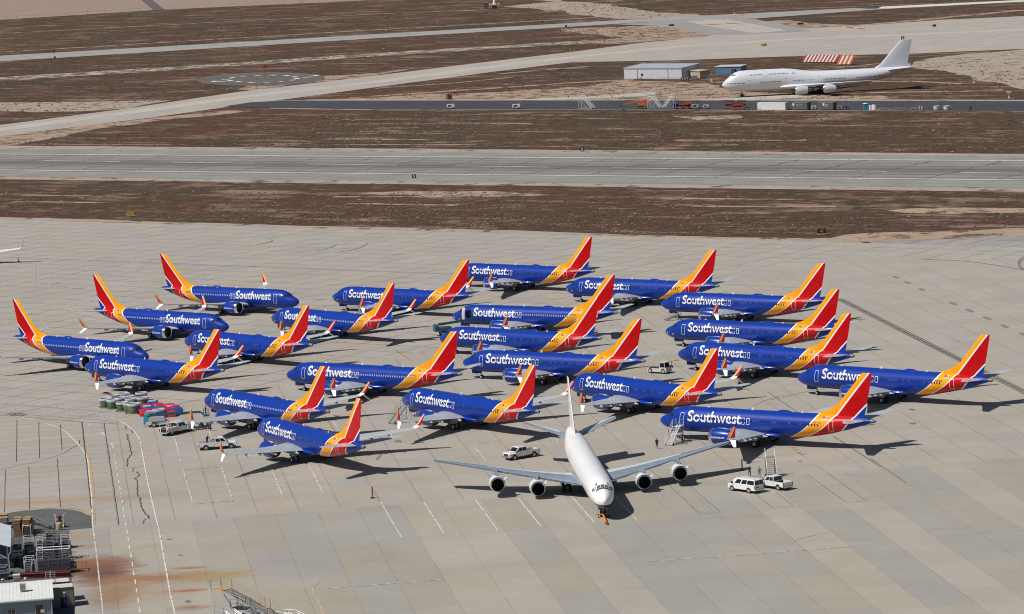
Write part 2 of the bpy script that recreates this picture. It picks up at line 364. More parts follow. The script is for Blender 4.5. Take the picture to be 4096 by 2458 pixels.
wob_line(mb, [D(-200, 92), D(0, 81), D(905, 34), D(1163, 23.5), D(1370, 11), D(1500, 2)], 5.5, 0.03, 1, 1)
wob_line(mb, [D(-200, 138), D(0, 126), D(905, 72), D(1360, 47), D(1500, 38)], 7.5, 0.03, 1, 2)
wob_line(mb, [D(845, 236), D(1223, 210), D(1440, 196), D(1530, 191)], 7, 0.03, 2, 3)
wob_line(mb, [D(1500, 215), D(1640, 207), D(1760, 196), D(1870, 190)], 5.5, 0.031, 1, 4)
wob_line(mb, [D(1905, 173), D(2060, 160), D(2130, 152)], 3.6, 0.03, .6, 5)
wob_line(mb, [D(2060, 197), D(2200, 196), D(2330, 202)], 4.5, 0.03, 2, 6)
wob_line(mb, [D(1210, 178), D(1340, 166), D(1420, 160)], 5.0, 0.03, 2, 7)
wob_line(mb, [D(905, 213), D(1100, 200), D(1240, 186)], 4.0, 0.03, 2, 8)
wob_line(mb, [D(2100, 223), D(2300, 221), D(2420, 216)], 5.0, 0.03, 2, 9)
wob_line(mb, [D(1700, 34), D(1900, 22), D(2473, 0)], 4.0, 0.03, 1, 9.5)
wob_line(mb, [D(2010, 66), D(2180, 52), D(2473, 24)], 11.0, 0.03, 1, 9.7)
for k, (y0, y1) in enumerate(((286, 291), (300, 296), (318, 326), (333, 340), (470, 482), (487, 501), (347, 352))):
    for j in range(3):
        x0 = -40 + j * 860 + rnd.uniform(-90, 90); x1 = x0 + rnd.uniform(120, 460); f = lambda x: y0 + (y1 - y0) * x / 2473
        wob_line(mb, [D(x0, f(x0)), D(x1, f(x1) + rnd.uniform(-1, 1))], rnd.uniform(1.2, 3.4), 0.032 + 0.002 * k, 2.0, k * 5 + j)
struct_mb(mb, 'dirt_road', sandB)
mb = MB(); wob_line(mb, [D(-200, 205), D(0, 191), D(366, 168), D(733, 144), D(905, 132), D(1290, 108), D(1630, 90), D(1700, 86)], 34, 0.034, 3, 11); struct_mb(mb, 'chalk_track', white_g)
def patch(name, pts, m, z, amp=4, step=9, seed=0): return sheet(name, rough_edge([D(*p) for p in pts], amp, step, seed), z, m)
patch('sand_patch', [(700, 241.5), (905, 236), (1040, 226), (1210, 222), (1440, 206), (1500, 193), (1660, 198), (1730, 207), (1820, 222), (2000, 228), (2130, 229), (2180, 235), (2120, 241.5), (1664, 241.5)], sandB, 0.05, 4, 9, 2)
patch('sand_patch', [(0, 247), (180, 246), (405, 243), (310, 262), (205, 268), (90, 270), (0, 268), (-200, 272), (-200, 250)], sandC, 0.05, 4, 9, 3)
patch('sand_patch', [(0, 329), (366, 284.5), (560, 266), (620, 268), (400, 290), (220, 312), (150, 330), (40, 350), (-150, 360), (-150, 345)], sandB, 0.052, 4, 9, 4)
patch('sand_patch', [(2199, 149), (2266, 138), (2473, 119), (2600, 112), (2600, 240), (2473, 214), (2413, 202), (2320, 176), (2229, 167), (2194, 159)], sandC, 0.05, 7, 9, 5)
patch('sand_patch', [(1600, 60), (1640, 62), (1690, 72), (1728, 84), (1690, 92), (1600, 97), (1480, 107), (1400, 104), (1500, 90), (1420, 82), (1340, 70), (1450, 66)], sandB, 0.05, 6, 9, 6)
patch('sand_patch', [(1840, 52), (1900, 48), (1960, 56), (2060, 61), (2036, 66), (1937, 70), (1880, 62)], sandB, 0.05, 2, 9, 7)
patch('sand_patch', [(1340, 0), (1480, 12), (1560, 26), (1660, 34), (1760, 40), (1640, 44), (1500, 46), (1420, 38), (1300, 22), (1200, 16), (1150, 22), (1330, 4), (1250, -6)], sandC, 0.05, 6, 9, 8)
patch('sand_patch', [(640, 187), (780, 184), (905, 176), (1010, 163), (905, 183), (700, 205), (610, 218), (575, 216), (600, 205), (640, 199)], sandB, 0.05, 3, 9, 9)
patch('sand_patch', [(2050, 566), (2120, 561), (2260, 558), (2473, 549), (2600, 545), (2600, 562), (2473, 568), (2282, 576), (2096, 584), (1980, 579)], sandB, 0.05, 2.0, 5, 10)
patch('sand_patch', [(2140, 508), (2200, 502), (2330, 500), (2480, 502), (2480, 512), (2300, 516), (2190, 514)], sandB, 0.05, 3, 6, 13)
patch('sand_patch', [(850, 465), (1000, 459), (1180, 462), (1330, 470), (1180, 474), (1000, 472), (900, 472)], sandB, 0.05, 4, 6, 14)
patch('sand_patch', [(1620, 262 + 18), (1700, 281), (1780, 277), (1790, 284), (1700, 290)], sandB, 0.05, 3, 6, 15)
# apron shoulder of dirt between scrub and concrete
patch('sand_patch', [(-60, 522), (300, 531), (600, 541), (1236, 555), (1600, 569), (2050, 576), (2100, 590), (1932, 590), (1236, 568), (600, 552), (-60, 534)], sandC, 0.054, 1.5, 5, 16)

# paved surfaces
taxi_c = concrete('taxiway_concrete', (0.36, 0.325, 0.295), R(52.5), 0, 1300, 15.0, 11.5, 0.25, 0.035, cross=0.3, jd=0.55)
asph = asphalt('old_asphalt', (0.285, 0.265, 0.25), R(52), 0.35)
black = asphalt('blacktop', (0.050, 0.051, 0.058), R(-36))
TW = [(-400, 352), (0, 302), (308, 262), (575, 222), (905, 183), (1163, 151), (1385, 125), (1560, 102), (1700, 90), (1726, 84), (1700, 75), (1630, 63), (1500, 60), (1620, 50), (1700, 47.5), (1824, 46), (1842, 51), (1937, 69), (2036, 65), (2278, 48), (2473, 39), (2700, 30), (2700, 110), (2473, 118), (2193, 130), (1937, 135), (1630, 146), (1385, 150), (1210, 171), (845, 219), (689, 240), (630, 247), (366, 284), (0, 329), (-400, 382)]
sheet('taxiway', [D(*p) for p in TW], 0.09, taxi_c)
mb = MB()
add_line(mb, [D(-300, 351), D(0, 313), D(308, 272), D(575, 236), D(905, 198), D(1163, 164), D(1385, 138), D(1630, 113), D(1900, 96), D(2473, 72)], 15, 0.115)
struct_mb(mb, 'taxiway_lane', concrete('taxiway_lane_concrete', (0.42, 0.39, 0.355), R(52.5), 0, 1300, 7.5, 5.0, 0.2, 0.05, jd=0.4))
sheet('taxiway_connector', [D(1690, 85), D(1640, 70), D(1560, 61), D(1490, 59.5), D(1620, 50.6), D(1824, 47), D(1937, 68), D(1960, 76), D(1800, 83)], 0.125, asph)
sheet('taxiway_connector_slab', [FR(80, 152), FR(370, 138), FR(795, 215), FR(640, 232), FR(545, 234), FR(200, 180)], 0.15, concrete('pale_slab', (0.40, 0.37, 0.33), R(52.5), 0, 1300, 11, 6, 0.2, 0.05))
# far runway
sheet('far_runway', [D(-300, 150), D(0, 135), D(905, 83), D(1290, 61), D(1630, 41), D(1880, 29), D(2107, 17.5), D(2473, 0), D(2700, -10), D(2700, -7), D(2473, 4.5), D(2128, 22.5), D(1824, 45), D(1630, 49.5), D(1448, 60.5), D(905, 93), D(0, 148.5), D(-300, 164)], 0.12, asphalt('far_asphalt', (0.30, 0.285, 0.265), R(14), 0.25))
sheet('far_runway_concrete', [D(2128, 16.5), D(2473, 0.3), D(2700, -9.7), D(2700, -7.3), D(2473, 4.2), D(2150, 20.5), D(2120, 21)], 0.15, mat('pale_concrete', (0.56, 0.53, 0.48), 0.9))
sheet('far_runway_pad', [D(2066, 19), D(2100, 16.7), D(2128, 16.5), D(2120, 21), D(2096, 21.5)], 0.15, black)
mb = MB()
add_line(mb, [D(-300, 160), D(0, 145.5), D(905, 90.5), D(1448, 58.5), D(1824, 42.5)], 1.3, 0.16)
add_line(mb, [D(-300, 154), D(0, 139), D(905, 86), D(1290, 63.5), D(1820, 35)], 0.9, 0.16)
for a, b in dash_pts(D(0, 142.2), D(1700, 47.3), 37, 24): add_line(mb, [a, b], 0.9, 0.16)
WP = paint('white_paint', (0.62, 0.60, 0.56), 0.34); WF = paint('faded_white_paint', (0.62, 0.60, 0.56), 0.5, 1.5); YP = paint('yellow_paint', (0.50, 0.29, 0.09), 0.46, 1.2); YF = paint('faded_orange_paint', (0.58, 0.38, 0.18), 0.52, 1.2)
struct_mb(mb, 'far_runway_markings', mat('pale_line', (0.6, 0.6, 0.58), 0.8))
# near runway
RWA = R(-34.45)
def RL(x, y0, y1): return D(x, y0 + (y1 - y0) * x / 2473.0)
def RB(y0a, y1a, y0b, y1b): return [RL(-700, y0a, y1a), RL(3100, y0a, y1a), RL(3100, y0b, y1b), RL(-700, y0b, y1b)]
vr = lambda p: -p[0] * math.sin(RWA) + p[1] * math.cos(RWA)
sheet('runway_verge', rough_edge(RB(351, 371, 433, 463), 1.6, 8, 21), 0.06, sandC)
sheet('runway_shoulder', RB(359, 378, 426, 454), 0.09, asphalt('shoulder_asphalt', (0.235, 0.235, 0.215), RWA, 0.25))
sheet('runway', RB(372, 389, 412, 436), 0.13, asphalt('runway_asphalt', (0.235, 0.215, 0.20), RWA, 1.0, ((vr(D(0, 388)) + vr(D(2473, 418))) / 2, 15.0, 0.85)))
mb = MB(); add_line(mb, [RL(-600, 372.3, 388.5), RL(3000, 372.3, 388.5)], 1.4, 0.17); add_line(mb, [RL(-600, 410.8, 435.3), RL(3000, 410.8, 435.3)], 1.4, 0.17)
for a, b in dash_pts(D(-500, 380.5), D(2900, 424), 37, 24, 8): add_line(mb, [a, b], 0.9, 0.17)
struct_mb(mb, 'runway_markings', WP)
# blacktop strip with equipment standing on it
sheet('blacktop_verge', rough_edge([D(640, 243), D(845, 239.5), D(1630, 238.5), D(2600, 241), D(2600, 270.2), D(1630, 265.9), D(905, 266), D(650, 262)], 1.6, 8, 31), 0.065, sandC)
sheet('blacktop_road', [D(540, 257), D(604, 247.3), D(680, 243.2), D(905, 243), D(1630, 242.6), D(2600, 244.5), D(2600, 269), D(1630, 264.6), D(905, 264.6), D(700, 261), D(620, 260)], 0.10, black)
sheet('concrete_pad', [D(1210, 242), D(1449, 231.5), D(1576, 222), D(1590, 227), D(1555, 232), D(1449, 237.2), D(1330, 241.8)], 0.11, mat('old_pad', (0.40, 0.365, 0.32), 0.9, var=0.15, vs=0.2))
sheet('concrete_pad', [D(1664, 241.4), D(1781, 236), D(1950, 227.5), D(2010, 229), D(1920, 237), D(1830, 241.4)], 0.11, mat('old_pad', (0.40, 0.365, 0.32)))
# helicopter pad
hp = [D(630 + 155 * math.cos(a), 191 + 16 * math.sin(a) - 3.0 * math.cos(a)) for a in [i * 2 * math.pi / 48 for i in range(48)]]
sheet('helicopter_pad', hp, 0.10, asphalt('helipad_asphalt', (0.12, 0.105, 0.095)))
mb = MB()
for i in range(14):
    a0 = i * 2 * math.pi / 14; add_line(mb, [D(634 + 84 * math.cos(a0 + k * .09), 190.6 + 8.6 * math.sin(a0 + k * .09) - 1.6 * math.cos(a0 + k * .09)) for k in range(3)], 2.6, 0.14)
for (x, y, x2, y2) in ((513, 197.6, 545, 196.5), (535, 192.5, 560, 190.6), (513, 197.6, 520, 195.6), (745, 185, 768, 182.5), (730, 188.5, 745, 187.5), (768, 182.5, 760, 181.5)): add_line(mb, [D(x, y), D(x2, y2)], 2.2, 0.14)
struct_mb(mb, 'helicopter_pad_markings', mat('pale_line2', (0.66, 0.66, 0.62), 0.8))

# ---- the apron
A1v = R(-82.2 + 90)  # slab grid of the right and front part (u across, v along is -82.2)
apex = GZ(3378, 1021); DG = Vector((math.cos(R(53.2)), math.sin(R(53.2)))); DR = Vector((math.cos(R(-36.2)), math.sin(R(-36.2))))
pbl = Vector(Q4(1122, 388)[:2]); bl2 = [Q4(270, 325), Q4(0, 303), Q4(-900, 240)]
topL = [D(-260, 523), D(0, 531), D(600, 548), D(1236, 563), D(1932, 584)]
edgeR = [D(2107, 588), D(2473, 597), D(2900, 609)]
st0 = Q4(1122, 388)  # corner where the near slabs change direction
ang1 = R(-82.2)
conB = concrete('apron_concrete_diagonal', (0.335, 0.310, 0.278), R(-36.2), *apex[:2], 7.6, 7.6, 0.2, 0.025, cross=0.9, jd=0.66)
aR = Vector(apex[:2]) + DR * 260
# front new slabs
fl = [RA(1700, 460), C3(2240, 25), C3(0, 200)]
dF = (Vector(fl[0][:2]) - Vector(fl[2][:2])).normalized(); FL = Vector(fl[2][:2]) - dF * 3.2; FR2 = Vector(fl[0][:2]) + dF * 60
q0 = C2(885, 390); q1 = C2(1195, 362)
down = Vector((math.cos(ang1), math.sin(ang1)))
stn = [(*C2(1000, 470)[:2], 3.6, 5.0, 0.5, (0.34, 0.22, 0.12), 0.9), (*C2(1050, 610)[:2], 4.2, 2.2, 0.6, (0.33, 0.18, 0.09), 0.9), (*C2(1120, 870)[:2], 7.5, 8.0, 1.0, (0.22, 0.095, 0.042), 0.5), (*C2(1340, 900)[:2], 5.0, 11.0, 1.0, (0.19, 0.088, 0.05), 0.5), (*C2(1300, 980)[:2], 4.2, 6.5, 0.95, (0.115, 0.065, 0.055), 0.6), (*C2(1500, 1200)[:2], 4.2, 12.0, 0.85, (0.235, 0.12, 0.06), 0.6), (*C2(2000, 1010)[:2], 12.5, 4.6, 0.95, (0.27, 0.14, 0.065), 0.6), (*C2(2750, 980)[:2], 7.0, 3.2, 0.6, (0.33, 0.21, 0.10), 0.8),
       (*C2(1850, 1180)[:2], 9.0, 8.0, 0.45, (0.31, 0.21, 0.12), 0.8), (*C2(1900, 600)[:2], 6.0, 3.5, 0.35, (0.33, 0.25, 0.15), 0.9), (*C2(2430, 880)[:2], 3.0, 1.1, 0.95, (0.30, 0.12, 0.04), 0.7), (*C2(2420, 1168)[:2], 3.4, 1.1, 0.9, (0.30, 0.12, 0.045), 0.8), (*C2(2450, 1388)[:2], 2.8, 2.0, 0.85, (0.25, 0.12, 0.055), 0.8), (*C3(300, 740)[:2], 6, 3.0, 0.5, (0.33, 0.24, 0.12), 0.8)]
stA = [(*Q4(500, 1235)[:2], 16.0, 5.0, 0.5, (0.30, 0.21, 0.14), 0.9), (*Q4(1500, 1180)[:2], 10.0, 4.0, 0.45, (0.31, 0.22, 0.15), 0.9), (*C3(900, -30)[:2], 14.0, 5.0, 0.3, (0.33, 0.25, 0.17), 0.9)]
conA = concrete('apron_concrete_straight', (0.335, 0.309, 0.272), ang1, *RA(1700, 460)[:2], 5.6, 6.1, 0.09, 0.02, cross=0.3, jd=0.45, stains=stA)
conF = concrete('apron_concrete_new', (0.318, 0.299, 0.266), ang1, *C3(830, 200)[:2], 22, 6.1, 0.06, 0.02, lanes=(0.95, 1.03, 0.5), cross=0.10, stains=stn, jd=0.32, warm=(1.04, 1.0, 0.91))
conL = concrete('apron_concrete_left', (0.335, 0.309, 0.272), ang1, *Q4(1122, 388)[:2], 4.6, 900, 0.12, 0.02, cross=1.0, jd=0.5, stains=stA)
k0 = Vector(Q4(1122, 388)[:2]); sheet('apron', [k0] + [Vector(p[:2]) for p in bl2] + [Vector(bl2[-1][:2]) + Vector((0, -260)), k0 + down * 110], 0.168, conL)
sheet('apron', topL + edgeR + [aR, Vector(apex[:2]), pbl] + bl2, 0.16, conB)
sheet('apron', [Vector(apex[:2]), aR, Vector((600, 300)), Vector((300, 150)), Vector((-220, 150))] + bl2[::-1] + [pbl], 0.16, conA)
ff = [FL, FR2, FR2 + down * 400, FL + down * 400]
sheet('apron_front_slabs', ff, 0.18, conF)
ff2 = [q0, q1, Vector(FL) , FL + down * 400, Vector(q0[:2]) + down * 400]
sheet('apron_front_slabs', ff2, 0.176, conF)
sheet('asphalt_taxiway', [D(2096, 584.5), D(2282, 577), D(2473, 568.5), D(2800, 556), D(2800, 605.5), D(2473, 596.5), D(2107, 587.6)], 0.12, asph)
yard = [C2(0, 192), C2(180, 158), C2(350, 136), C2(540, 124), C2(700, 120), C2(830, 122), C2(950, 132), C2(1050, 158), C2(1130, 200), C2(1190, 205), C2(1195, 361), C2(884, 389)]
sheet('asphalt_yard', yard + [Vector(q0[:2]) + down * 60, Vector((-120, 380)), Vector((-130, 490))], 0.20, asphalt('yard_asphalt', (0.105, 0.105, 0.098), 0.0))
# painted lines on the apron
mb = MB()
o1 = smoothp([Q4(-400, 110), Q4(0, 153), Q4(400, 188), Q4(700, 230), Q4(960, 272), Q4(1100, 300), Q4(1300, 370), Q4(1440, 470), Q4(1510, 580), Q4(1545, 760), Q4(1600, 1050)]) + [C2(1955, 0), C2(2050, 400), C2(2130, 850), C2(2190, 1200), C2(2255, 1475), C2(2330, 1900)]
add_line(mb, o1, 0.19, 0.215)
i1 = smoothp([Q4(190, 318), Q4(420, 370), Q4(650, 450), Q4(780, 550), Q4(930, 740), Q4(960, 950)]) + [Q4(990, 1200), Q4(1000, 1484), C2(1200, 360)]
add_line(mb, i1, 0.22, 0.215)
for a, b in dash_pts(Q4(1237, 730), C2(1830, 1600), 3.3, 2.75): add_line(mb, [a, b], 0.17, 0.215)
for (a, b) in ((Q4(900, 378), Q4(995, 420)), (Q4(1095, 487), Q4(1145, 533)), (Q4(1203, 603), Q4(1228, 655)), (Q4(590, 298), Q4(722, 328)), (Q4(140, 235), Q4(300, 255))): add_line(mb, [a, b], 0.22, 0.215)
for seq in ([C3(1820, 20), C3(2027, 367), C3(2440, 335), C3(2237, 22)], [ZZ(380, 985), ZZ(555, 1225)], [ZZ(625, 1216), ZZ(885, 1195), ZZ(710, 980)], [ZZ(1090, 935), ZZ(1290, 1163), ZZ(1380, 1156)], [ZZ(1450, 965), ZZ(1612, 1142)]): add_line(mb, seq, 0.14, 0.215)
struct_mb(mb, 'apron_white_lines', WP)
mb = MB()
for seq in ([C2(1200, 360), C2(1250, 750), C2(1275, 1000), C2(1330, 1475), C2(1380, 1900)], [R6(1045, 1040), R6(1140, 1368)], [R6(1045, 1038), R6(1415, 1010)], [R6(1415, 1010), R6(1527, 1340)], [R6(1140, 1368), R6(1527, 1338)], [R6(960, 715), R6(1025, 965)], [R6(1880, 980), R6(2010, 1300)], [R6(2255, 980), R6(2400, 1270)], [R6(1300, 670), R6(1330, 760)],
            [C3(1110, 873), C3(1560, 838)], [C3(1560, 838), C3(2440, 770)], [R1(0, 483), R1(300, 425), R1(700, 350), R1(1180, 262), R1(1540, 207)], [R1(1750, 100), R1(2473, 20)], [RA(0, 1320), RA(700, 1275), RA(1400, 1220), RA(1960, 1180)], [R7(1440, 940), R7(1560, 1075)], [R7(2130, 740), R7(2250, 890)], [R5(1780, 370), R5(2050, 450)], [R7(80, 690), R7(150, 810)]):
    add_line(mb, seq, 0.2, 0.213)
struct_mb(mb, 'apron_faded_lines', WF)
mb = MB()
for seq in ([R1(490, 470), R1(600, 600), R1(700, 720), R1(760, 745), R1(900, 765)], [R1(490, 490), R1(500, 465), R1(560, 440), R1(600, 436)], [R1(550, 440), R1(565, 470), R1(700, 492), R1(830, 495)], [R1(1310, 330), R1(1400, 410), R1(1480, 490)], [R1(1320, 325), R1(1360, 305), R1(1480, 295)], [R1(1130, 520), R1(1220, 545), R1(1370, 695)], [R1(230, 730), R1(330, 742), R1(400, 810), R1(520, 960)],
            [R1(1960, 340), R1(2100, 430), R1(2200, 500)], [R1(1250, 950), R1(1330, 1030), R1(1420, 1065), R1(1560, 1090)], [R2(240, 480), R2(350, 540), R2(600, 700), R2(700, 722), R2(800, 727)], [R2(950, 500), R2(1030, 525), R2(1170, 605)], [R2(1400, 955), R2(1480, 1000), R2(1640, 1050), R2(1800, 1060)], [R2(1150, 1055), R2(1330, 1160), R2(1500, 1270), R2(1640, 1345)], [R2(560, 1190), R2(660, 1270), R2(780, 1305), R2(900, 1310)],
            [R3(330, 640), R3(520, 730), R3(700, 800)], [R3(1230, 760), R3(1400, 820), R3(1600, 880)], [R8(1930, 450), R8(2000, 400), R8(2200, 330), R8(2473, 290)], [R7(680, 5), R7(790, 75), R7(850, 110)], [R1(885, 60), R1(900, 180), R1(935, 345)], [R1(335, 235), R1(340, 430)], [RA(1340, 1160), RA(1420, 1110), RA(1560, 1075), RA(1760, 1030)], [RA(1345, 1165), RA(1400, 1270)], [C3(1240, 790), C3(1185, 830), C3(1170, 900), C3(1230, 1000), C3(1270, 1106)], [R5(0, 970), R5(200, 930), R5(420, 875), R5(560, 865)]):
    add_line(mb, smoothp(seq, 5), 0.2, 0.211)
struct_mb(mb, 'apron_orange_lines', YF)
mb = MB(); add_line(mb, [Q4(948, 700), Q4(975, 900), Q4(1008, 1190)], 0.5, 0.211); add_line(mb, smoothp([Q4(300, 1332), Q4(480, 1312), Q4(650, 1300), Q4(800, 1308), Q4(900, 1325), Q4(990, 1370)]), 0.5, 0.222); add_line(mb, [Q4(1015, 1260), Q4(1025, 1480)], 0.2, 0.211)
for (x, y) in ((1385, 215), (1410, 235), (1440, 262), (1465, 282)): add_line(mb, [RA(x - 12, y - 6), RA(x + 14, y + 6)], 0.5, 0.211)
for (f, x, y) in ((R2, 760, 600), (R2, 830, 590), (R3, 1005, 970), (R3, 1085, 970), (R2, 830, 1140), (R2, 920, 1135), (R2, 1735, 1190), (R2, 1815, 1190), (R1, 25, 845), (R1, 100, 835), (R1, 890, 617), (R5, 2010, 665), (RA, 2110, 715)): add_line(mb, [f(x - 14, y), f(x + 14, y)], 0.45, 0.211)
struct_mb(mb, 'apron_orange_stripes', YP)
# sealed cracks, drain and rubber marks
crk = mat('joint_sealant', (0.06, 0.056, 0.055), 0.8)
mb = MB(); r2 = random.Random(3)
def jag(pts, amp, step):
    out = []
    for a, b in zip(pts[:-1], pts[1:]):
        a = Vector(a[:2]); b = Vector(b[:2]); L = (b - a).length; k = max(1, int(L / step)); d = (b - a).normalized(); nn = Vector((-d.y, d.x))
        for j in range(k): out.append(a.lerp(b, j / k) + nn * r2.uniform(-amp, amp))
    out.append(Vector(pts[-1][:2])); return out
for seq, w_ in (([Q4(1355, 410), Q4(1360, 455)], .16), ([Q4(1418, 462), Q4(1430, 495)], .16), ([Q4(1370, 505), Q4(1390, 600), Q4(1412, 680), Q4(1412, 730), Q4(1375, 770), Q4(1372, 860)], .2), ([Q4(1545, 855), Q4(1445, 868), Q4(1428, 912)], .14), ([Q4(1462, 912), Q4(1515, 948), Q4(1455, 985), Q4(1478, 1010), Q4(1482, 1100), Q4(1490, 1180)], .18), ([Q4(1505, 1185), Q4(1530, 1300), Q4(1575, 1378)], .2), ([C2(1900, 195), C2(1925, 238), C2(1850, 260), C2(1845, 312)], .16), ([Q4(1595, 1380), Q4(1612, 1415)], .16),
                ([Q4(730, 308), Q4(850, 310), Q4(910, 325), Q4(1040, 315), Q4(1080, 318)], .1), ([Q4(0, 305), Q4(60, 303)], .25)):
    add_line(mb, jag(seq, 0.16, 0.55), w_ * .75, 0.225)
for seq, w_ in (([Q4(182, 350), Q4(177, 805)], .16), ([Q4(416, 378), Q4(426, 762)], .16), ([Q4(650, 405), Q4(668, 675)], .17), ([Q4(885, 374), Q4(905, 575), Q4(940, 860), Q4(985, 1310)], .3), ([Q4(1122, 390), Q4(1165, 675), Q4(1230, 1100), Q4(1282, 1484)], .16), ([Q4(58, 893), Q4(48, 1350)], .14), ([Q4(311, 852), Q4(318, 1325)], .15), ([Q4(618, 770), Q4(652, 1295)], .15), ([Q4(270, 325), Q4(620, 352), Q4(885, 374), Q4(1122, 388), Q4(1300, 398)], .2), ([Q4(1110, 392), Q4(1619, 330)], .14),
                ([Q4(0, 890), Q4(310, 823), Q4(540, 765), Q4(700, 705), Q4(850, 615), Q4(862, 570)], .14), ([Q4(862, 570), Q4(905, 565)], .14), ([Q4(1140, 472), Q4(1440, 460)], .1), ([Q4(1170, 705), Q4(1619, 685)], .1), ([Q4(1205, 884), Q4(1430, 870)], .1), ([Q4(720, 770), Q4(1619, 770)][0:0] or [Q4(940, 770), Q4(1310, 760)], .08),
                ([RA(1770, 110), RA(2230, 410)], .2), ([RA(2130, 325), RA(2473, 560)], .16), ([RA(1510, 475), RA(1895, 752), RA(2090, 738), RA(1705, 462)], .11), ([RA(90, 500), RA(483, 866), RA(688, 850), RA(310, 530)], .11), ([RA(1010, 665), RA(1190, 808), RA(1395, 793), RA(1220, 655)], .11), ([R5(0, 893), R5(290, 1090)], .16), ([RA(80, 500), RA(590, 455)], .08), ([RA(1410, 400), RA(1600, 382)], .08), ([R7(1470, 905), R7(1580, 893), R7(1585, 903), R7(1475, 912)], .1), ([R7(1742, 1232), R7(1860, 1220)], .1),
                ([R7(0, 640), R7(100, 790)], .12), ([R1(0, 190), R1(1200, 235), R1(2473, 285)], .28), ([R2(0, 400), R2(1000, 440), R2(1960, 475)], .25), ([R4(700, 450), R4(1450, 490)], .2)):
    if len(seq) > 1: add_line(mb, jag(seq, 0.035, 1.6), w_ * .62, 0.222)
struct_mb(mb, 'pavement_cracks', crk)
mb = MB(); dA, dB = R5(690, -8), R5(2600, 955); L = (Vector(dB[:2]) - Vector(dA[:2])).length; dd = (Vector(dB[:2]) - Vector(dA[:2])) / L; nn = Vector((-dd.y, dd.x))
for off in (-0.62, 0.62): add_line(mb, [Vector(dA[:2]) + nn * off, Vector(dB[:2]) + nn * off], 0.2, 0.222)
s = 0.0
while s < L - 2.2:
    p = Vector(dA[:2]) + dd * s; add_line(mb, [p, p + dd * 1.35], 0.52, 0.224); s += 2.1
struct_mb(mb, 'trench_drain', mat('drain_iron', (0.085, 0.075, 0.065), 0.8))
mb = MB()
for (x, y) in ((1745, 20), (1900, 88), (2070, 162), (2240, 240), (2420, 318)):
    for j in range(3): add_line(mb, [R5(x + j * 9, y + j * 1 + 8 - j * 6), R5(x + 72 + j * 9, y + 36 - j * 6)], 0.12, 0.222)
for (x, y) in ((1050, 578), (1180, 640), (1335, 715)):
    for j in range(3): add_line(mb, [Z5(x - 36 + j * 9, y - 4 - j * 5), Z5(x + 30 + j * 9, y + 14 - j * 5)], 0.12, 0.222)
struct_mb(mb, 'tie_down_slots', mat('rusty_slot', (0.17, 0.085, 0.06), 0.9))
mb = MB()
for seq in ([R2(60, 190), R2(150, 175), R2(205, 160), R2(215, 150), R2(190, 143)], [R2(640, 255), R2(760, 225), R2(840, 190)], [R2(850, 265), R2(1000, 240), R2(1100, 205), R2(1140, 175)], [Z5(2473, 350), Z5(2420, 390), Z5(2408, 430), Z5(2430, 475), Z5(2473, 500)], [Z5(2490, 370), Z5(2440, 400), Z5(2425, 430), Z5(2445, 470), Z5(2490, 492)], [Z5(1350, 380), Z5(1900, 410), Z5(2473, 500)], [R7(500, 1060), R7(540, 1010)]): add_line(mb, smoothp(seq, 5), 0.35, 0.219)
struct_mb(mb, 'tyre_marks', mat('tyre_rubber_mark', (0.19, 0.175, 0.16), 0.9))
mb = MB()
for (f, x, y, w_, h_) in ((R7, 715, 885, 34, 10), (Q4, 215, 293, 62, 17), (Q4, 130, 292, 50, 14), (R1, 0, 0, 0, 0), (RA, 1450, 352, 18, 4), (R5, 1390, 1060, 30, 7), (R5, 1400, 1195, 30, 8), (C2, 2180, 510, 30, 6), (C2, 2320, 715, 25, 8), (C2, 2420, 1310, 40, 14), (R6, 300, 298, 40, 8), (Q4, 1150, 62, 40, 9), (R7, 110, 640, 30, 8)):
    if w_: mb.add([(*f(x + w_ * math.cos(a) * (1 + .25 * math.sin(3 * a + x)), y + h_ * math.sin(a) * (1 + .3 * math.cos(2 * a + y)))[:2], 0.217) for a in [i * 2 * math.pi / 14 for i in range(14)]], [tuple(range(14))])
struct_mb(mb, 'oil_stains', mat('oil_stain', (0.16, 0.15, 0.14), 0.8))
# ---------------------------------------------------------------- the twin-engine jets
BLUE = (0.005, 0.034, 0.275); YEL = (0.84, 0.33, 0.004); RED = (0.47, 0.001, 0.003); WHT = (0.78, 0.78, 0.78)
STA = [  # x back, top, bottom, half width
    (0.0, 2.93, 2.79, 0.06), (0.12, 3.16, 2.52, 0.30), (0.4, 3.42, 2.26, 0.55), (0.9, 3.70, 1.98, 0.86), (1.5, 3.95, 1.75, 1.12), (2.1, 4.22, 1.60, 1.32), (2.7, 4.66, 1.49, 1.48), (3.3, 4.98, 1.42, 1.60),
    (4.0, 5.19, 1.37, 1.71), (4.8, 5.32, 1.34, 1.80), (5.6, 5.38, 1.33, 1.86), (6.6, 5.41, 1.33, 1.88), (10, 5.41, 1.33, 1.88), (14, 5.41, 1.33, 1.88), (20, 5.41, 1.33, 1.88), (24, 5.41, 1.36, 1.88), (26, 5.41, 1.46, 1.88), (28, 5.41, 1.68, 1.85),
    (30, 5.41, 2.0, 1.77), (32, 5.40, 2.42, 1.60), (34, 5.36, 2.92, 1.32), (35.5, 5.30, 3.33, 1.06), (37, 5.20, 3.80, 0.74), (38.2, 5.08, 4.18, 0.47), (38.9, 5.0, 4.37, 0.33), (39.35, 4.9, 4.5, 0.2)]
def lerp_sta(T, x):
    xs = [s[0] for s in T]
    if x <= xs[0]: return T[0][1:]
    if x >= xs[-1]: return T[-1][1:]
    for a, b in zip(T[:-1], T[1:]):
        if x <= b[0]:
            t = (x - a[0]) / (b[0] - a[0]); return tuple(a[i] + (b[i] - a[i]) * t for i in (1, 2, 3))
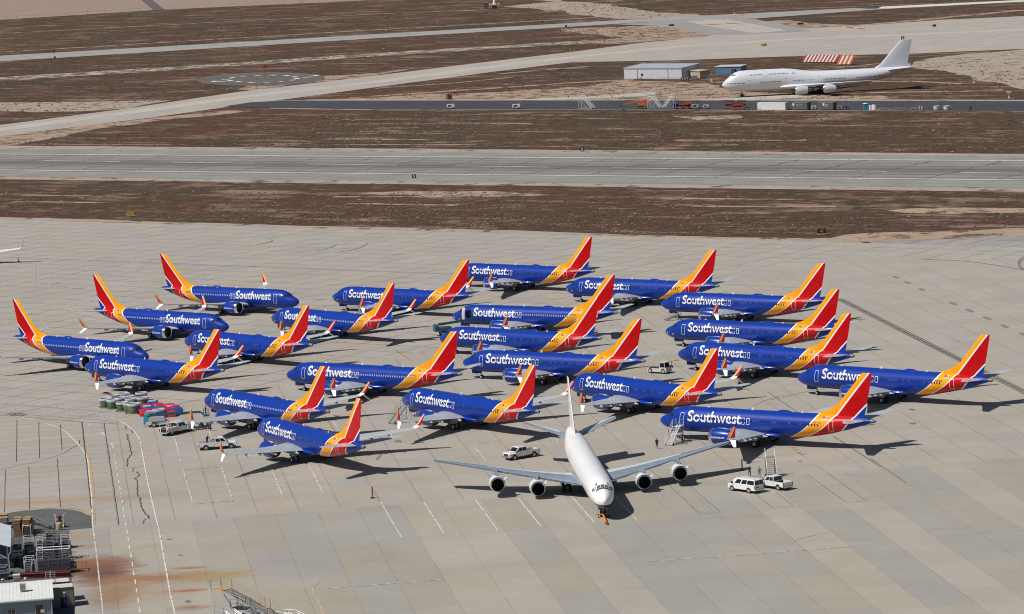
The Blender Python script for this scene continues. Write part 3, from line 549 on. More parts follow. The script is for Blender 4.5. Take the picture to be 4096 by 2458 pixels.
def surf_y(T, x, z, off=0.0):
    top, bot, hw = lerp_sta(T, x); zc, h = (top + bot) / 2, (top - bot) / 2; q = max(-0.999, min(0.999, (z - zc) / h)); return hw * math.sqrt(1 - q * q) + off
def surf_pt(T, x, z, side, off):
    top, bot, hw = lerp_sta(T, x); zc, h = (top + bot) / 2, (top - bot) / 2; q = max(-0.97, min(0.97, (z - zc) / h)); c = math.sqrt(1 - q * q); n = Vector((0, side * c / hw, q / h)).normalized()
    return Vector((-x, side * hw * c, zc + q * h)) + n * off
def body_mesh(T, n=36, x0=None, x1=None):
    mb = MB(); rs = []
    for (x, top, bot, hw) in T:
        if (x0 is not None and x < x0 - 1e-6) or (x1 is not None and x > x1 + 1e-6): continue
        zc, h = (top + bot) / 2, (top - bot) / 2; rs.append([(-x, hw * math.cos(2 * math.pi * i / n), zc + h * math.sin(2 * math.pi * i / n)) for i in range(n)])
    mb.rings(rs, (True, True)); return mb
def livery():
    t = NT('jet_livery', 0.35, 0.22); t.b.inputs['Coat Weight'].default_value = 0.22; t.b.inputs['Coat Roughness'].default_value = 0.05
    X, Y, Z = t.xyz(); u = t.M('MULTIPLY', X, -1.0)
    b1 = t.curve(Z, [(1.2, 23.9), (2.45, 26.7), (3.5, 28.3), (4.8, 29.5), (5.6, 29.9)], 1.2, 5.6, 20, 42); b1 = t.M('SUBTRACT', b1, t.M('MULTIPLY', t.ramp(Z, 5.45, 5.75), 12.0))
    b2 = t.curve(Z, [(1.3, 26.5), (2.8, 30.0), (4.1, 31.8), (5.4, 32.9), (12.4, 38.9)], 1.3, 12.4, 20, 45)
    b3 = t.curve(Z, [(1.5, 30.4), (1.95, 31.6), (3.0, 33.9), (3.95, 35.0), (5.0, 35.85), (7.4, 38.3), (12.4, 43.3)], 1.5, 12.4, 20, 45)
    gt = lambda b: t.M('GREATER_THAN', u, b); near = lambda b, w: t.M('LESS_THAN', t.M('ABSOLUTE', t.M('SUBTRACT', u, b)), w)
    c = t.mix(gt(b1), BLUE, YEL); c = t.mix(gt(b2), c, RED); c = t.mix(gt(b3), c, BLUE)
    wide = t.ramp(Z, 5.0, 6.0, 0.13, 0.17); wm = t.M('MAXIMUM', t.M('MAXIMUM', near(b1, 0.12), near(b2, wide)), near(b3, wide)); c = t.mix(wm, c, WHT)
    # faint dirt and panel breaks along the skin
    c = t.scale(c, t.ramp(t.noise(0.6, 5, 0.6), 0.3, 0.7, 0.94, 1.05)); return t.col(c)
LIV = livery()
def winglet_mat():
    t = NT('winglet_paint', 0.3, 0.4); X, Y, Z = t.xyz(); u = t.M('MULTIPLY', X, -1.0); dz = t.M('SUBTRACT', Z, 4.25)
    f = t.M('DIVIDE', t.M('SUBTRACT', u, t.M('MULTIPLY_ADD', dz, 0.743, 23.45)), t.M('MULTIPLY_ADD', dz, -0.4, 1.23)); e = t.M('ADD', 0.18, t.M('MULTIPLY', dz, 0.22))
    c = t.mix(t.M('GREATER_THAN', f, t.M('ADD', e, 0.12)), YEL, RED); c = t.mix(t.M('GREATER_THAN', f, t.M('ADD', e, 0.72)), c, BLUE)
    c = t.mix(t.M('LESS_THAN', t.M('ABSOLUTE', t.M('SUBTRACT', f, t.M('ADD', e, 0.12))), 0.05), c, WHT); c = t.mix(t.M('LESS_THAN', Z, 4.1), c, WHT); return t.col(c)
WLM = winglet_mat()
def wing_mat():
    t = NT('wing_grey', 0.3, 0.5); X, Y, Z = t.xyz(); c = t.scale((0.40, 0.42, 0.44), t.ramp(t.noise(0.8, 4), 0.3, 0.7, 0.92, 1.08)); a = t.M('ABSOLUTE', Y); te = t.M('ADD', t.M('MULTIPLY', X, -1.0), t.M('MULTIPLY', a, -0.18)); 
    ln = t.M('LESS_THAN', t.M('ABSOLUTE', t.M('SUBTRACT', te, 19.0)), 0.04); c = t.mix(t.M('MULTIPLY', ln, 0.6), c, (0.12, 0.12, 0.13))
    ln = t.M('LESS_THAN', t.M('ABSOLUTE', t.M('SUBTRACT', t.M('FRACT', t.M('DIVIDE', a, 2.9)), 0.5)), 0.012); return t.col(t.mix(t.M('MULTIPLY', ln, 0.5), c, (0.14, 0.14, 0.15)))
WGM = wing_mat(); SILV = mat('polished_metal', (0.72, 0.72, 0.74), 0.16, 1.0); DKM = mat('dark_metal', (0.10, 0.10, 0.11), 0.45, 0.6); GLS = mat('dark_glass', (0.012, 0.015, 0.02), 0.05, spec=0.8)
TYR = mat('tyre_rubber', (0.018, 0.018, 0.02), 0.8); GEAR = mat('gear_grey', (0.32, 0.33, 0.34), 0.5); RIMG = mat('wheel_rim', (0.45, 0.46, 0.47), 0.4, 0.3); WPL = mat('white_letter', (0.78, 0.78, 0.78), 0.35, coat=0.4); BLK = mat('matt_black', (0.008, 0.008, 0.009), 0.9, spec=0.1)
BLU = mat('blue_enamel', BLUE, 0.3, spec=.3, coat=0.3); WENG = mat('window_glass', (0.02, 0.025, 0.05), 0.12); WMID = mat('window_dim', (0.07, 0.08, 0.14), 0.25); WSH = mat('window_shade', (0.30, 0.33, 0.42), 0.35); REGM = mat('registration_ink', (0.13, 0.05, 0.08), 0.5); GREYP = mat('grey_paint', (0.42, 0.44, 0.46), 0.35); YTAPE = mat('yellow_tape', (0.75, 0.60, 0.10), 0.6); TAILP = mat('tail_pipe_metal', (0.17, 0.165, 0.155), 0.5, 0.3)
def foil(y, xl, xt, z, th, side, ax='y', dz=0.0):
    """aerofoil section (in x-z) at span y"""
    c = xt - xl; pr = [(0, 0), (.02, .30), (.08, .62), (.25, .95), (.45, 1.0), (.7, .62), (1.0, .06), (1.0, -.06), (.7, -.30), (.45, -.62), (.25, -.72), (.08, -.48), (.02, -.25)]
    if ax == 'y': return [(-(xl + c * a), side * y, z + b * th / 2 + dz * a) for a, b in pr]
    return [(-(xl + c * a), b * th / 2, y) for a, b in pr]
def make_jet(side):
    """side: +1 shows its port side, -1 its starboard side, with the small fittings on that side"""
    t = thing('jetliner', 'blue jetliner', 'airplane')
    body_mesh(STA, 40, x1=38.95).build('fuselage', LIV, t, True)
    # wing-body fairing
    mb = MB(); rs = []
    for x, hw, h, zc in ((12.2, .5, .2, 1.75), (13.2, 1.5, .6, 1.75), (14.5, 2.0, .78, 1.78), (17, 2.1, .85, 1.80), (20, 2.1, .84, 1.80), (22, 1.9, .7, 1.82), (23.6, 1.2, .45, 1.85), (24.6, .4, .15, 1.85)):
        rs.append([(-x, hw * math.cos(2 * math.pi * i / 24), zc + h * math.sin(2 * math.pi * i / 24) * (1.0 if math.sin(2 * math.pi * i / 24) < 0 else 0.7)) for i in range(24)])
    mb.rings(rs); mb.build('belly_fairing', BLU, t, True)
    mb = MB(); mb.lathe([(0, .36), (-.25, .32), (-.62, .20), (-.72, .15)], (-38.9, 0, 4.685), 'x', 18, (False, False)); mb.use(1); mb.lathe([(-.60, .19), (-.61, 0.001)], (-38.9, 0, 4.685), 'x', 18); mb.build('tail_pipe', [TAILP, BLK], t, True)
    # fin with dorsal fillet
    mb = MB(); secs = [(5.0, 31.2, 37.5, .34), (5.6, 31.9, 37.75, .34), (6.3, 32.55, 37.95, .33), (7.3, 33.3, 38.18, .31), (9.0, 34.8, 38.6, .27), (11.0, 36.5, 39.03, .2), (12.1, 37.45, 39.25, .15), (12.24, 37.65, 39.28, .08)]
    mb.rings([foil(z, a, b, 0, th * 1.2, 1, 'z') for z, a, b, th in secs]); mb.build('fin', LIV, t, True)
    mb = MB(); mb.rings([[(-x, -w_, 5.15), (-x, w_, 5.15), (-x - .05, w_ * .45, h), (-x - .05, -w_ * .45, h)] for x, w_, h in ((28.4, .02, 5.42), (29.4, .16, 5.58), (30.4, .20, 5.82), (31.4, .22, 6.18), (32.2, .22, 6.62), (33.4, .18, 7.5))]); mb.build('dorsal_fin', LIV, t, False)
    for s in (1, -1):
        mb = MB(); mb.rings([foil(.5, 34.1, 37.9, 4.72, .42, s), foil(1.3, 34.6, 38.0, 4.78, .40, s), foil(6.9, 37.75, 39.1, 5.42, .14, s), foil(7.12, 38.1, 39.15, 5.45, .06, s)]); mb.build('tailplane', WGM, t, True)
    # wings
    for s in (1, -1):
        mb = MB(); W = [(1.3, 12.9, 20.8, 2.05, 1.05), (2.2, 13.7, 20.95, 2.15, .95), (5.6, 16.35, 21.5, 2.50, .62), (11, 19.55, 22.85, 3.10, .36), (16.7, 22.85, 24.25, 3.72, .2)]
        mb.rings([foil(y, a, b, z, th, s, dz=-.12) for y, a, b, z, th in W]); wing = mb.build('wing', WGM, t, True)
        mb = MB()
        for (y0, a0, z0, y1, a1, z1) in ((2.2, 13.7, 2.15, 5.6, 16.35, 2.5), (5.6, 16.35, 2.5, 11, 19.55, 3.1), (11, 19.55, 3.1, 16.7, 22.85, 3.72)): mb.tube((-a0 - .02, s * y0, z0), (-a1 - .02, s * y1, z1), .07 if y0 < 6 else .055, 8)
        mb.build('leading_edge', SILV, wing, True)
        mb = MB(); mb.rings([foil(16.66, 22.85, 24.25, 3.72, .2, s), foil(17.0, 23.1, 24.4, 3.86, .16, s), foil(17.35, 23.55, 24.65, 4.35, .12, s)] + [[(-(23.9 + c * (1.0)), s * (17.52 + d), 4.9) for c, d in ((-.1, 0), (.1, .05), (.6, .05), (.95, 0), (.6, -.05), (.1, -.05))]][0:0], (True, False))
        mb.hexa([(-23.45, s * 17.30, 4.25), (-24.68, s * 17.30, 4.25), (-24.68, s * 17.40, 4.25), (-23.45, s * 17.40, 4.25)], [(-24.75, s * 17.93, 6.0), (-25.28, s * 17.93, 6.0), (-25.28, s * 17.97, 6.0), (-24.75, s * 17.97, 6.0)])
        mb.build('winglet', WLM, wing, False)
        mb = MB(); mb.hexa([(-23.55, s * 16.98, 3.88), (-24.6, s * 16.98, 3.88), (-24.6, s * 17.1, 3.8), (-23.55, s * 17.1, 3.8)], [(-24.7, s * 17.92, 2.86), (-25.2, s * 17.92, 2.86), (-25.2, s * 17.96, 2.84), (-24.7, s * 17.96, 2.84)]); mb.build('winglet_strake', mat('strake_white', (0.78, 0.78, 0.8), 0.3), wing)
        for y, x0, z, L in ((3.3, 19.2, 1.95, 2.9), (7.3, 19.7, 2.32, 2.8), (9.9, 20.7, 2.62, 2.5), (12.6, 21.9, 2.95, 2.1)):
            mb = MB(); mb.rings([[(-(x0 + L * a), s * (y + .19 * q * math.cos(b)), z - .08 * a + .26 * q * math.sin(b)) for b in [i * math.pi / 4 for i in range(8)]] for a, q in ((0, .15), (.2, .8), (.5, 1.0), (.8, .75), (1.0, .1))]); mb.build('flap_fairing', WGM, wing, True)
        # engine
        c = (0, s * 4.83, 1.76); mb = MB(); mb.lathe([(-12.85, 1.17), (-13.3, 1.29), (-13.9, 1.33), (-14.9, 1.31), (-15.8, 1.20), (-16.45, 1.06), (-16.45, 1.00), (-15.6, 1.05)], c, 'x', 32); eng = mb.build('engine', BLU, t, True)
        mb = MB(); mb.lathe([(-13.35, .98), (-12.95, .97), (-12.72, 1.03), (-12.66, 1.10), (-12.74, 1.18), (-12.95, 1.25), (-13.3, 1.302)], c, 'x', 32); mb.build('inlet_lip', SILV, eng, True)
        mb = MB(); mb.lathe([(-12.92, .96), (-13.45, .94), (-13.5, .93)], c, 'x', 28); mb.lathe([(-13.45, .95), (-13.46, .02)], c, 'x', 28); mb.build('fan', mat('fan_dark', (0.028, 0.028, 0.032), 0.5, 0.3), eng, True)
        mb = MB(); mb.lathe([(-13.0, .02), (-13.15, .14), (-13.42, .28)], c, 'x', 16); mb.build('spinner', mat('spinner_grey', (0.08, 0.08, 0.09), 0.4), eng, True)
        mb = MB(); mb.lathe([(-15.7, .80), (-16.5, .74), (-17.15, .56), (-17.15, .48), (-16.6, .46)], c, 'x', 24); mb.lathe([(-16.6, .40), (-17.2, .3), (-17.85, .03)], c, 'x', 16); mb.lathe([(-16.3, 1.0), (-16.31, .7)], c, 'x', 24); mb.build('exhaust_nozzle', TAILP, eng, True)
        mb = MB(); mb.rings([[(-x, s * 4.83 - w_, a), (-x, s * 4.83 + w_, a), (-x, s * 4.83 + w_, b), (-x, s * 4.83 - w_, b)] for x, w_, a, b in ((13.7, .06, 2.9, 3.08), (15.0, .2, 2.85, 3.12), (16.6, .22, 2.35, 2.75), (18.2, .12, 2.2, 2.4))]); mb.build('pylon', GREYP, eng)
        fn = lambda q, z, s=s: Vector((-q, s * (4.83 + math.sqrt(max(0.01, 1.335 ** 2 - (z - 1.76) ** 2)) + .012), z)) - Vector((0, s * max(0.0, q - 14.9) * .08, 0))
        if s == side: text_obj('website_lettering', 'Southwest.com', (lambda q, z: fn(16.05 - (q - 13.35) if side < 0 else q, z)), WPL, eng, 0.012, 3, 1, (13.35, 15.75, 1.62, 2.02))
        # main gear
        mb = MB(); mb.tube((-19.6, s * 2.55, 2.2), (-19.6, s * 2.86, .6), .13, 8); mb.tube((-19.6, s * 1.2, 1.9), (-19.6, s * 2.8, 1.0), .07, 6); mb.tube((-19.0, s * 2.6, 1.8), (-19.6, s * 2.86, .8), .06, 6); mb.tube((-19.6, s * 2.3, .57), (-19.6, s * 3.4, .57), .1, 6); mg = mb.build('main_gear', GEAR, t, False)
        for y in (2.43, 3.29):
            mb = MB(); mb.wheel((-19.6, s * y, .565), .565, .4); wh = mb.build('wheel', TYR, mg, True)
            mb = MB(); mb.rim((-19.6, s * y, .565), .565, .4); mb.build('rim', RIMG, wh) if False else mb.build('wheel_hub', RIMG, mg)
        if s == side:
            mb = MB(); mb.hexa([(-18.9, s * 3.5, 1.1), (-20.2, s * 3.5, 1.1), (-20.2, s * 3.54, 1.1), (-18.9, s * 3.54, 1.1)], [(-18.7, s * 3.0, 2.2), (-20.4, s * 3.0, 2.2), (-20.4, s * 3.04, 2.2), (-18.7, s * 3.04, 2.2)]) ; mb.build('gear_door', WGM, t)
    mb = MB(); mb.tube((-4.0, 0, 1.6), (-4.0, 0, .35), .09, 8); mb.tube((-3.2, 0, 1.5), (-4.0, 0, .7), .05, 6); mb.tube((-4, -.3, .345), (-4, .3, .345), .06, 6); ng = mb.build('nose_gear', GEAR, t)
    for y in (.2, -.2):
        mb = MB(); mb.wheel((-4.0, y, .345), .345, .19); mb.build('wheel', TYR, ng, True); mb = MB(); mb.rim((-4.0, y, .345), .345, .19); mb.build('wheel_hub', RIMG, ng)
    for y in (.32, -.32):
        mb = MB(); mb.box(-3.75, -2.1, y - .02, y + .02, .98, 1.62); mb.build('nose_gear_door', BLU, t)
    # cockpit glazing: panes lie on the nose skin
    for s in (1, -1):
        for (pts) in ([(2.06, 4.24, .05), (2.06, 4.10, .62), (2.62, 4.58, .66), (2.62, 4.66, .05)], [(2.12, 4.05, .70), (2.40, 3.86, 1.06), (2.86, 4.42, 1.10), (2.66, 4.55, .74)], [(2.46, 3.84, None), (3.02, 3.86, None), (3.18, 4.34, None), (2.92, 4.42, None)], [(3.06, 3.9, None), (3.36, 3.98, None), (3.36, 4.28, None), (3.22, 4.32, None)]):
            q = []
            for x, z, y in pts:
                if y is None: q.append(surf_pt(STA, x, z, s, .02))
                else:
                    top, bot, hw = lerp_sta(STA, x); yy = min(y, hw * .99); zc, h = (top + bot) / 2, (top - bot) / 2; q.append(Vector((-x - .0, s * yy, zc + h * math.sqrt(max(0, 1 - (yy / hw) ** 2)) + .03)))
            mb = MB(); mb.add(q, [(0, 1, 2, 3)]); mb.build('cockpit_window', GLS, t)
    # lettering and fittings on the shown side
    fn = lambda q, z: surf_pt(STA, (22.65 - q) if side < 0 else q, z, side, .016)
    text_obj('airline_lettering', 'Southwest', fn, WPL, t, 0.020, 12, 1, (6.35, 16.3, 3.27, 4.97))
    def outline(name, x0, x1, z0, z1, lean, wd=.055, m=WPL):
        mb = MB(); P = lambda a, b: surf_pt(STA, x0 + (x1 - x0) * a + lean * b, z0 + (z1 - z0) * b, side, .02)
        nz = 5; L = []; Ri = []
        o = [(0.12, 0), (.88, 0), (1, .05)] + [(1, k / nz) for k in range(1, nz)] + [(1, .95), (.88, 1), (.12, 1), (0, .95)] + [(0, k / nz) for k in range(nz - 1, 0, -1)] + [(0, .05)]
        wa, wb = wd / (x1 - x0), wd / (z1 - z0); inn = [(.5 + (a - .5) * (1 - 2 * wa), .5 + (b - .5) * (1 - 2 * wb)) for a, b in o]; n = len(o)
        mb.add([P(*q) for q in o] + [P(*q) for q in inn], [(i, (i + 1) % n, n + (i + 1) % n, n + i) for i in range(n)]); return mb.build(name, m, t)
    d1 = outline('front_door', 4.75, 5.55, 2.60, 4.55, .12); outline('rear_door', 32.0, 32.8, 2.95, 4.62, .1)
    outline('overwing_exit', 16.42, 17.0, 3.28, 4.32, 0, .07); outline('overwing_exit', 17.32, 17.9, 3.28, 4.32, 0, .07)
    mb = MB(); top, bot, hw = lerp_sta(STA, 10); p = surf_pt(STA, 10, 3.92, side, 0); nrm = (surf_pt(STA, 10, 3.92, side, 1) - p).normalized(); up = Vector((0, -nrm.z * side, abs(nrm.y))).normalized()
    quad = []
    for a, b in ((-.1, -.17), (.1, -.17), (.125, -.08), (.125, .08), (.1, .17), (-.1, .17), (-.125, .08), (-.125, -.08)): quad.append(Vector((a, 0, 0)) + up * b + nrm * .03)
    mb.add(quad, [tuple(range(8))]); w0 = None; k = 0; x = 6.35
    while x < 30.6:
        hw_s = (surf_pt(STA, x, 3.92, side, 0)); hw_s.x = -x
        if w0 is None: w0 = mb.build('cabin_window', WENG, t); w0.location = hw_s
        else:
            c_ = w0.copy(); COL.objects.link(c_); c_.parent = t; c_.location = hw_s
        x += .508; k += 1
    # roof antennas and dome
    mb = MB(); rs = []
    for x, w_, h in ((22.0, .12, .03), (22.3, .45, .2), (22.9, .52, .36), (23.7, .5, .34), (24.4, .36, .16), (24.9, .08, .02)): rs.append([(-x, w_ * math.cos(a), 5.34 + h * max(0, math.sin(a)) + (0 if math.sin(a) > 0 else -.06)) for a in [i * math.pi / 6 for i in range(12)]])
    mb.rings(rs); mb.build('antenna_dome', BLU, t, True)
    for x, z, h in ((17.2, 5.38, .42), (26.3, 5.40, .25), (9.0, 5.39, .22)):
        mb = MB(); mb.hexa([(-x, -.02, z), (-x - .45, -.02, z), (-x - .45, .02, z), (-x, .02, z)], [(-x - .35, -.01, z + h), (-x - .5, -.01, z + h), (-x - .5, .01, z + h), (-x - .35, .01, z + h)]); mb.build('antenna', WPL, t)
    # flag on the dorsal fillet
    P = lambda a, b: Vector((-(31.35 + a * .85), side * (.235 + (.5 - b) * .0), 5.62 + b * .42)) if False else surf_pt(STA, 30.9 + a * .9, 4.78 + b * .38, side, .02)
    mb = MB(); mb.use(0); mb.add([P(a, b) for a, b in ((0, 0), (1, 0), (1, 1), (0, 1))], [(0, 1, 2, 3)]); mb.use(1)
    for j in range(3): mb.add([P(a, b) + Vector((0, side * .006, 0)) for a, b in ((0, .12 + j * .3), (1, .12 + j * .3), (1, .27 + j * .3), (0, .27 + j * .3))], [(0, 1, 2, 3)])
    mb.use(2); mb.add([P(a, b) + Vector((0, side * .012, 0)) for a, b in ((0, .45), (.42, .45), (.42, 1), (0, 1))], [(0, 1, 2, 3)]); mb.build('flag_emblem', [WPL, mat('flag_red', (0.5, 0.03, 0.03), 0.5), mat('flag_blue', (0.02, 0.03, 0.15), 0.5)], t)
    return t
def reg_fn(side): return lambda q, z: surf_pt(STA, (60.1 - q) if side < 0 else q, z, side, .018)
JETP = make_jet(1); JETS = make_jet(-1)
JD = [  # id, x, y, heading, side, registration, closed shades, label
 ('A1', -45.7, 711.3, -36.4, -1, 'N8729H', 1, 'blue jetliner facing right, farthest back of the three with noses to the right'),
 ('A2', -58.1, 675.7, -39.9, -1, 'N8706Z', 1, 'middle one of the three blue jetliners that face right'),
 ('A3', -70.6, 637.3, -41.8, -1, 'N8716B', 1, 'blue jetliner facing right whose wing tip meets the left edge, nearest of its three'),
 ('B4', -81.6, 628.1, 136.4, 1, 'N8725L', 0, 'blue jetliner numbered N8725L standing just behind the pile of engine cowlings'),
 ('B1', -38.7, 717.0, 140.4, 1, 'N8713M', 0, 'blue jetliner numbered N8713M, farthest in the left diagonal row'),
 ('B2', -49.9, 686.8, 133.1, 1, 'N8714Q', 1, 'blue jetliner numbered N8714Q with pale window shades, second in the left diagonal row'),
 ('B3', -65.3, 657.9, 133.0, 1, 'N8717M', 0, 'blue jetliner numbered N8717M between N8714Q and N8725L in the left diagonal row'),
 ('C1', -12.5, 749.1, 141.6, 1, 'N8721J', 0, 'blue jetliner numbered N8721J, farthest from the camera of the whole group'),
 ('C2', -12.2, 675.0, 146.8, 1, 'N8732S', 1, 'blue jetliner with its front door swung open above a teal boom lift'),
 ('C3', -14.3, 642.9, 141.1, 1, 'N8701Q', 0, 'blue jetliner numbered N8701Q in front of the one with the open door'),
 ('C4', -9.5, 608.5, 145.6, 1, 'N8730Q', 0, 'blue jetliner numbered N8730Q parked left of the white tow tractor'),
 ('C5', -41.8, 604.4, 144.9, 1, 'N8719Q', 1, 'blue jetliner numbered N8719Q with pale window shades in the centre of the group'),
 ('C6', -54.5, 578.6, 126.2, 1, 'N8735L', 1, 'blue jetliner numbered N8735L behind the service truck and the golf cart'),
 ('C7', -42.7, 544.6, 118.4, 1, 'N8715Q', 0, 'blue jetliner nearest the camera at left, beside the pickup with a man in its bed'),
 ('C8', -19.5, 567.8, 125.7, 1, 'N8702L', 0, 'blue jetliner numbered N8702L with silver boarding steps at its nose'),
 ('D1', 11.8, 711.7, 142.6, 1, 'N8710M', 0, 'blue jetliner numbered N8710M, farthest in the right diagonal row'),
 ('D2', 30.6, 678.0, 144.0, 1, 'N8709Q', 0, 'blue jetliner numbered N8709Q with folded steps lying at its nose wheel'),
 ('D3', 29.4, 636.9, 143.2, 1, 'N8734Q', 0, 'blue jetliner numbered N8734Q between N8709Q and N8720L'),
 ('D4', 30.1, 605.7, 138.2, 1, 'N8720L', 0, 'blue jetliner numbered N8720L parked right of the white tow tractor'),
 ('D5', 9.5, 575.3, 128.0, 1, 'N8722L', 0, 'blue jetliner numbered N8722L right behind the tail of the four-engined white jet'),
 ('D6', 48.8, 570.2, 139.2, 1, 'N8707P', 0, 'blue jetliner numbered N8707P, rightmost of the whole group'),
 ('D7', 23.1, 532.6, 144.5, 1, 'N8711Q', 0, 'blue jetliner with white boarding steps at its nose, right of the white jet')]
JET = {}
used = {1: False, -1: False}
grp = 'blue jetliners with red and yellow tails'
for (k, x, y, h, side, reg, shade, label) in JD:
    src = JETP if side > 0 else JETS
    if not used[side]: used[side] = True; o = None; JET[k] = ('src', side)
    else: JET[k] = copy_thing(src, label, (x, y, 0), R(h), grp)
for (k, x, y, h, side, reg, shade, label) in JD:
    if isinstance(JET[k], tuple):
        o = JETP if side > 0 else JETS; o.location = (x, y, 0); o.rotation_euler = (0, 0, R(h)); o['label'] = label; o['group'] = grp; JET[k] = o
    o = JET[k]; text_obj('registration_mark', reg, reg_fn(side), REGM, o, 0.02, 1, 1, (29.35, 30.75, 4.10, 4.42))
    for c_ in o.children:
        if c_.name.startswith('cabin_window'):
            c_.material_slots[0].link = 'OBJECT'; c_.material_slots[0].material = WSH if shade else (WMID if rnd.random() < .35 else WENG)
# white covers taped to the nose probes of some
for k in ('B4', 'B1', 'B2', 'D3', 'D1', 'C2', 'C7', 'D5'):
    for (x, z) in ((1.0, 2.75), (2.6, 2.6)):
        mb = MB(); s_ = 1; q = [surf_pt(STA, x + a, z + b, s_, .03) for a, b in ((-.14, -.12), (.14, -.14), (.16, .12), (-.12, .14))]; mb.add(q, [(0, 1, 2, 3)]); mb.build('probe_cover', YTAPE, JET[k])
# the open front door of C2
o = JET['C2']
for c_ in list(o.children):
    if c_.name.startswith('front_door'): bpy.data.objects.remove(c_)
mb = MB(); P = lambda a, b, f=.03: surf_pt(STA, 4.8 + a * .86, 2.62 + b * 1.9, 1, f); mb.add([P(0, k / 4) for k in range(5)] + [P(1, k / 4) for k in range(5)], [(i, i + 1, 6 + i, 5 + i) for i in range(4)]); mb.build('door_opening', BLK, o)
mb = MB(); mb.rings([[P(-.95, k / 4, .75) + Vector((0, f, 0)) for k in range(5)] + [P(-.1, k / 4, .75) + Vector((0, f, 0)) for k in range(4, -1, -1)] for f in (0, .16)]); mb.build('front_door', mat('door_liner', (0.55, 0.55, 0.53), 0.5), o)
# ---------------------------------------------------------------- the white four-engined jet in front
AWH = mat('aircraft_white', (0.80, 0.80, 0.78), 0.3, coat=0.3, var=0.03, vs=0.4); NAV = mat('dark_navy', (0.012, 0.018, 0.05), 0.3, coat=0.3)
def nosewhite():
    t = NT('white_over_navy', 0.3, 0.4); t.b.inputs['Coat Weight'].default_value = 0.3; X, Y, Z = t.xyz(); c = t.mix(t.M('LESS_THAN', Z, t.M('ADD', 2.25, t.M('MULTIPLY', t.ramp(X, -22.0, -3.0), 0.08))), t.scale((0.80, 0.80, 0.78), t.ramp(t.noise(0.5, 5), 0.3, 0.7, 0.95, 1.04)), (0.012, 0.018, 0.05)); return t.col(c)
DWM = NT('bare_wing', 0.32, 0.5); _X, _Y, _Z = DWM.xyz(); _c = DWM.scale((0.26, 0.31, 0.37), DWM.ramp(DWM.noise(0.7, 5), 0.3, 0.7, 0.85, 1.15)); DWM.b.inputs['Metallic'].default_value = 0.2; DWM = DWM.col(_c)
WPAN = mat('pale_wing_panel', (0.54, 0.57, 0.60), 0.45, var=0.05, vs=0.6); EWH = mat('nacelle_white', (0.66, 0.67, 0.67), 0.3, coat=0.3, var=0.05, vs=1.0)
DST = [(0.0, 2.98, 2.82, .06), (.15, 3.28, 2.38, .36), (.5, 3.55, 2.02, .66), (1.1, 3.85, 1.74, .98), (1.8, 4.15, 1.58, 1.24), (2.5, 4.55, 1.52, 1.45), (3.3, 5.02, 1.5, 1.64), (4.4, 5.34, 1.5, 1.80), (5.6, 5.50, 1.5, 1.90), (7.2, 5.57, 1.5, 1.97), (12, 5.57, 1.5, 2.0), (20, 5.57, 1.5, 2.0), (30, 5.57, 1.5, 2.0), (36, 5.57, 1.5, 2.0),
       (39, 5.57, 1.85, 1.95), (42, 5.57, 2.3, 1.82), (45, 5.56, 2.9, 1.52), (48, 5.5, 3.55, 1.18), (50.5, 5.38, 4.2, .78), (52.4, 5.22, 4.7, .38), (53.3, 5.05, 4.88, .1)]
dq = thing('four_engine_jet', 'white four-engined jet facing the camera with bare metal wings and open black intakes', 'airplane', (11.747, 464.13, 0), -1.50096501)
body_mesh(DST, 40).build('fuselage', nosewhite(), dq, True)
mb = MB(); mb.rings([foil(z, a, b, 0, th, 1, 'z') for z, a, b, th in ((5.2, 42.6, 51.8, .5), (5.9, 43.8, 51.9, .46), (8, 45.7, 52.2, .42), (13.0, 50.0, 52.95, .26), (13.2, 50.4, 53.0, .14))]); mb.build('fin', AWH, dq, True)
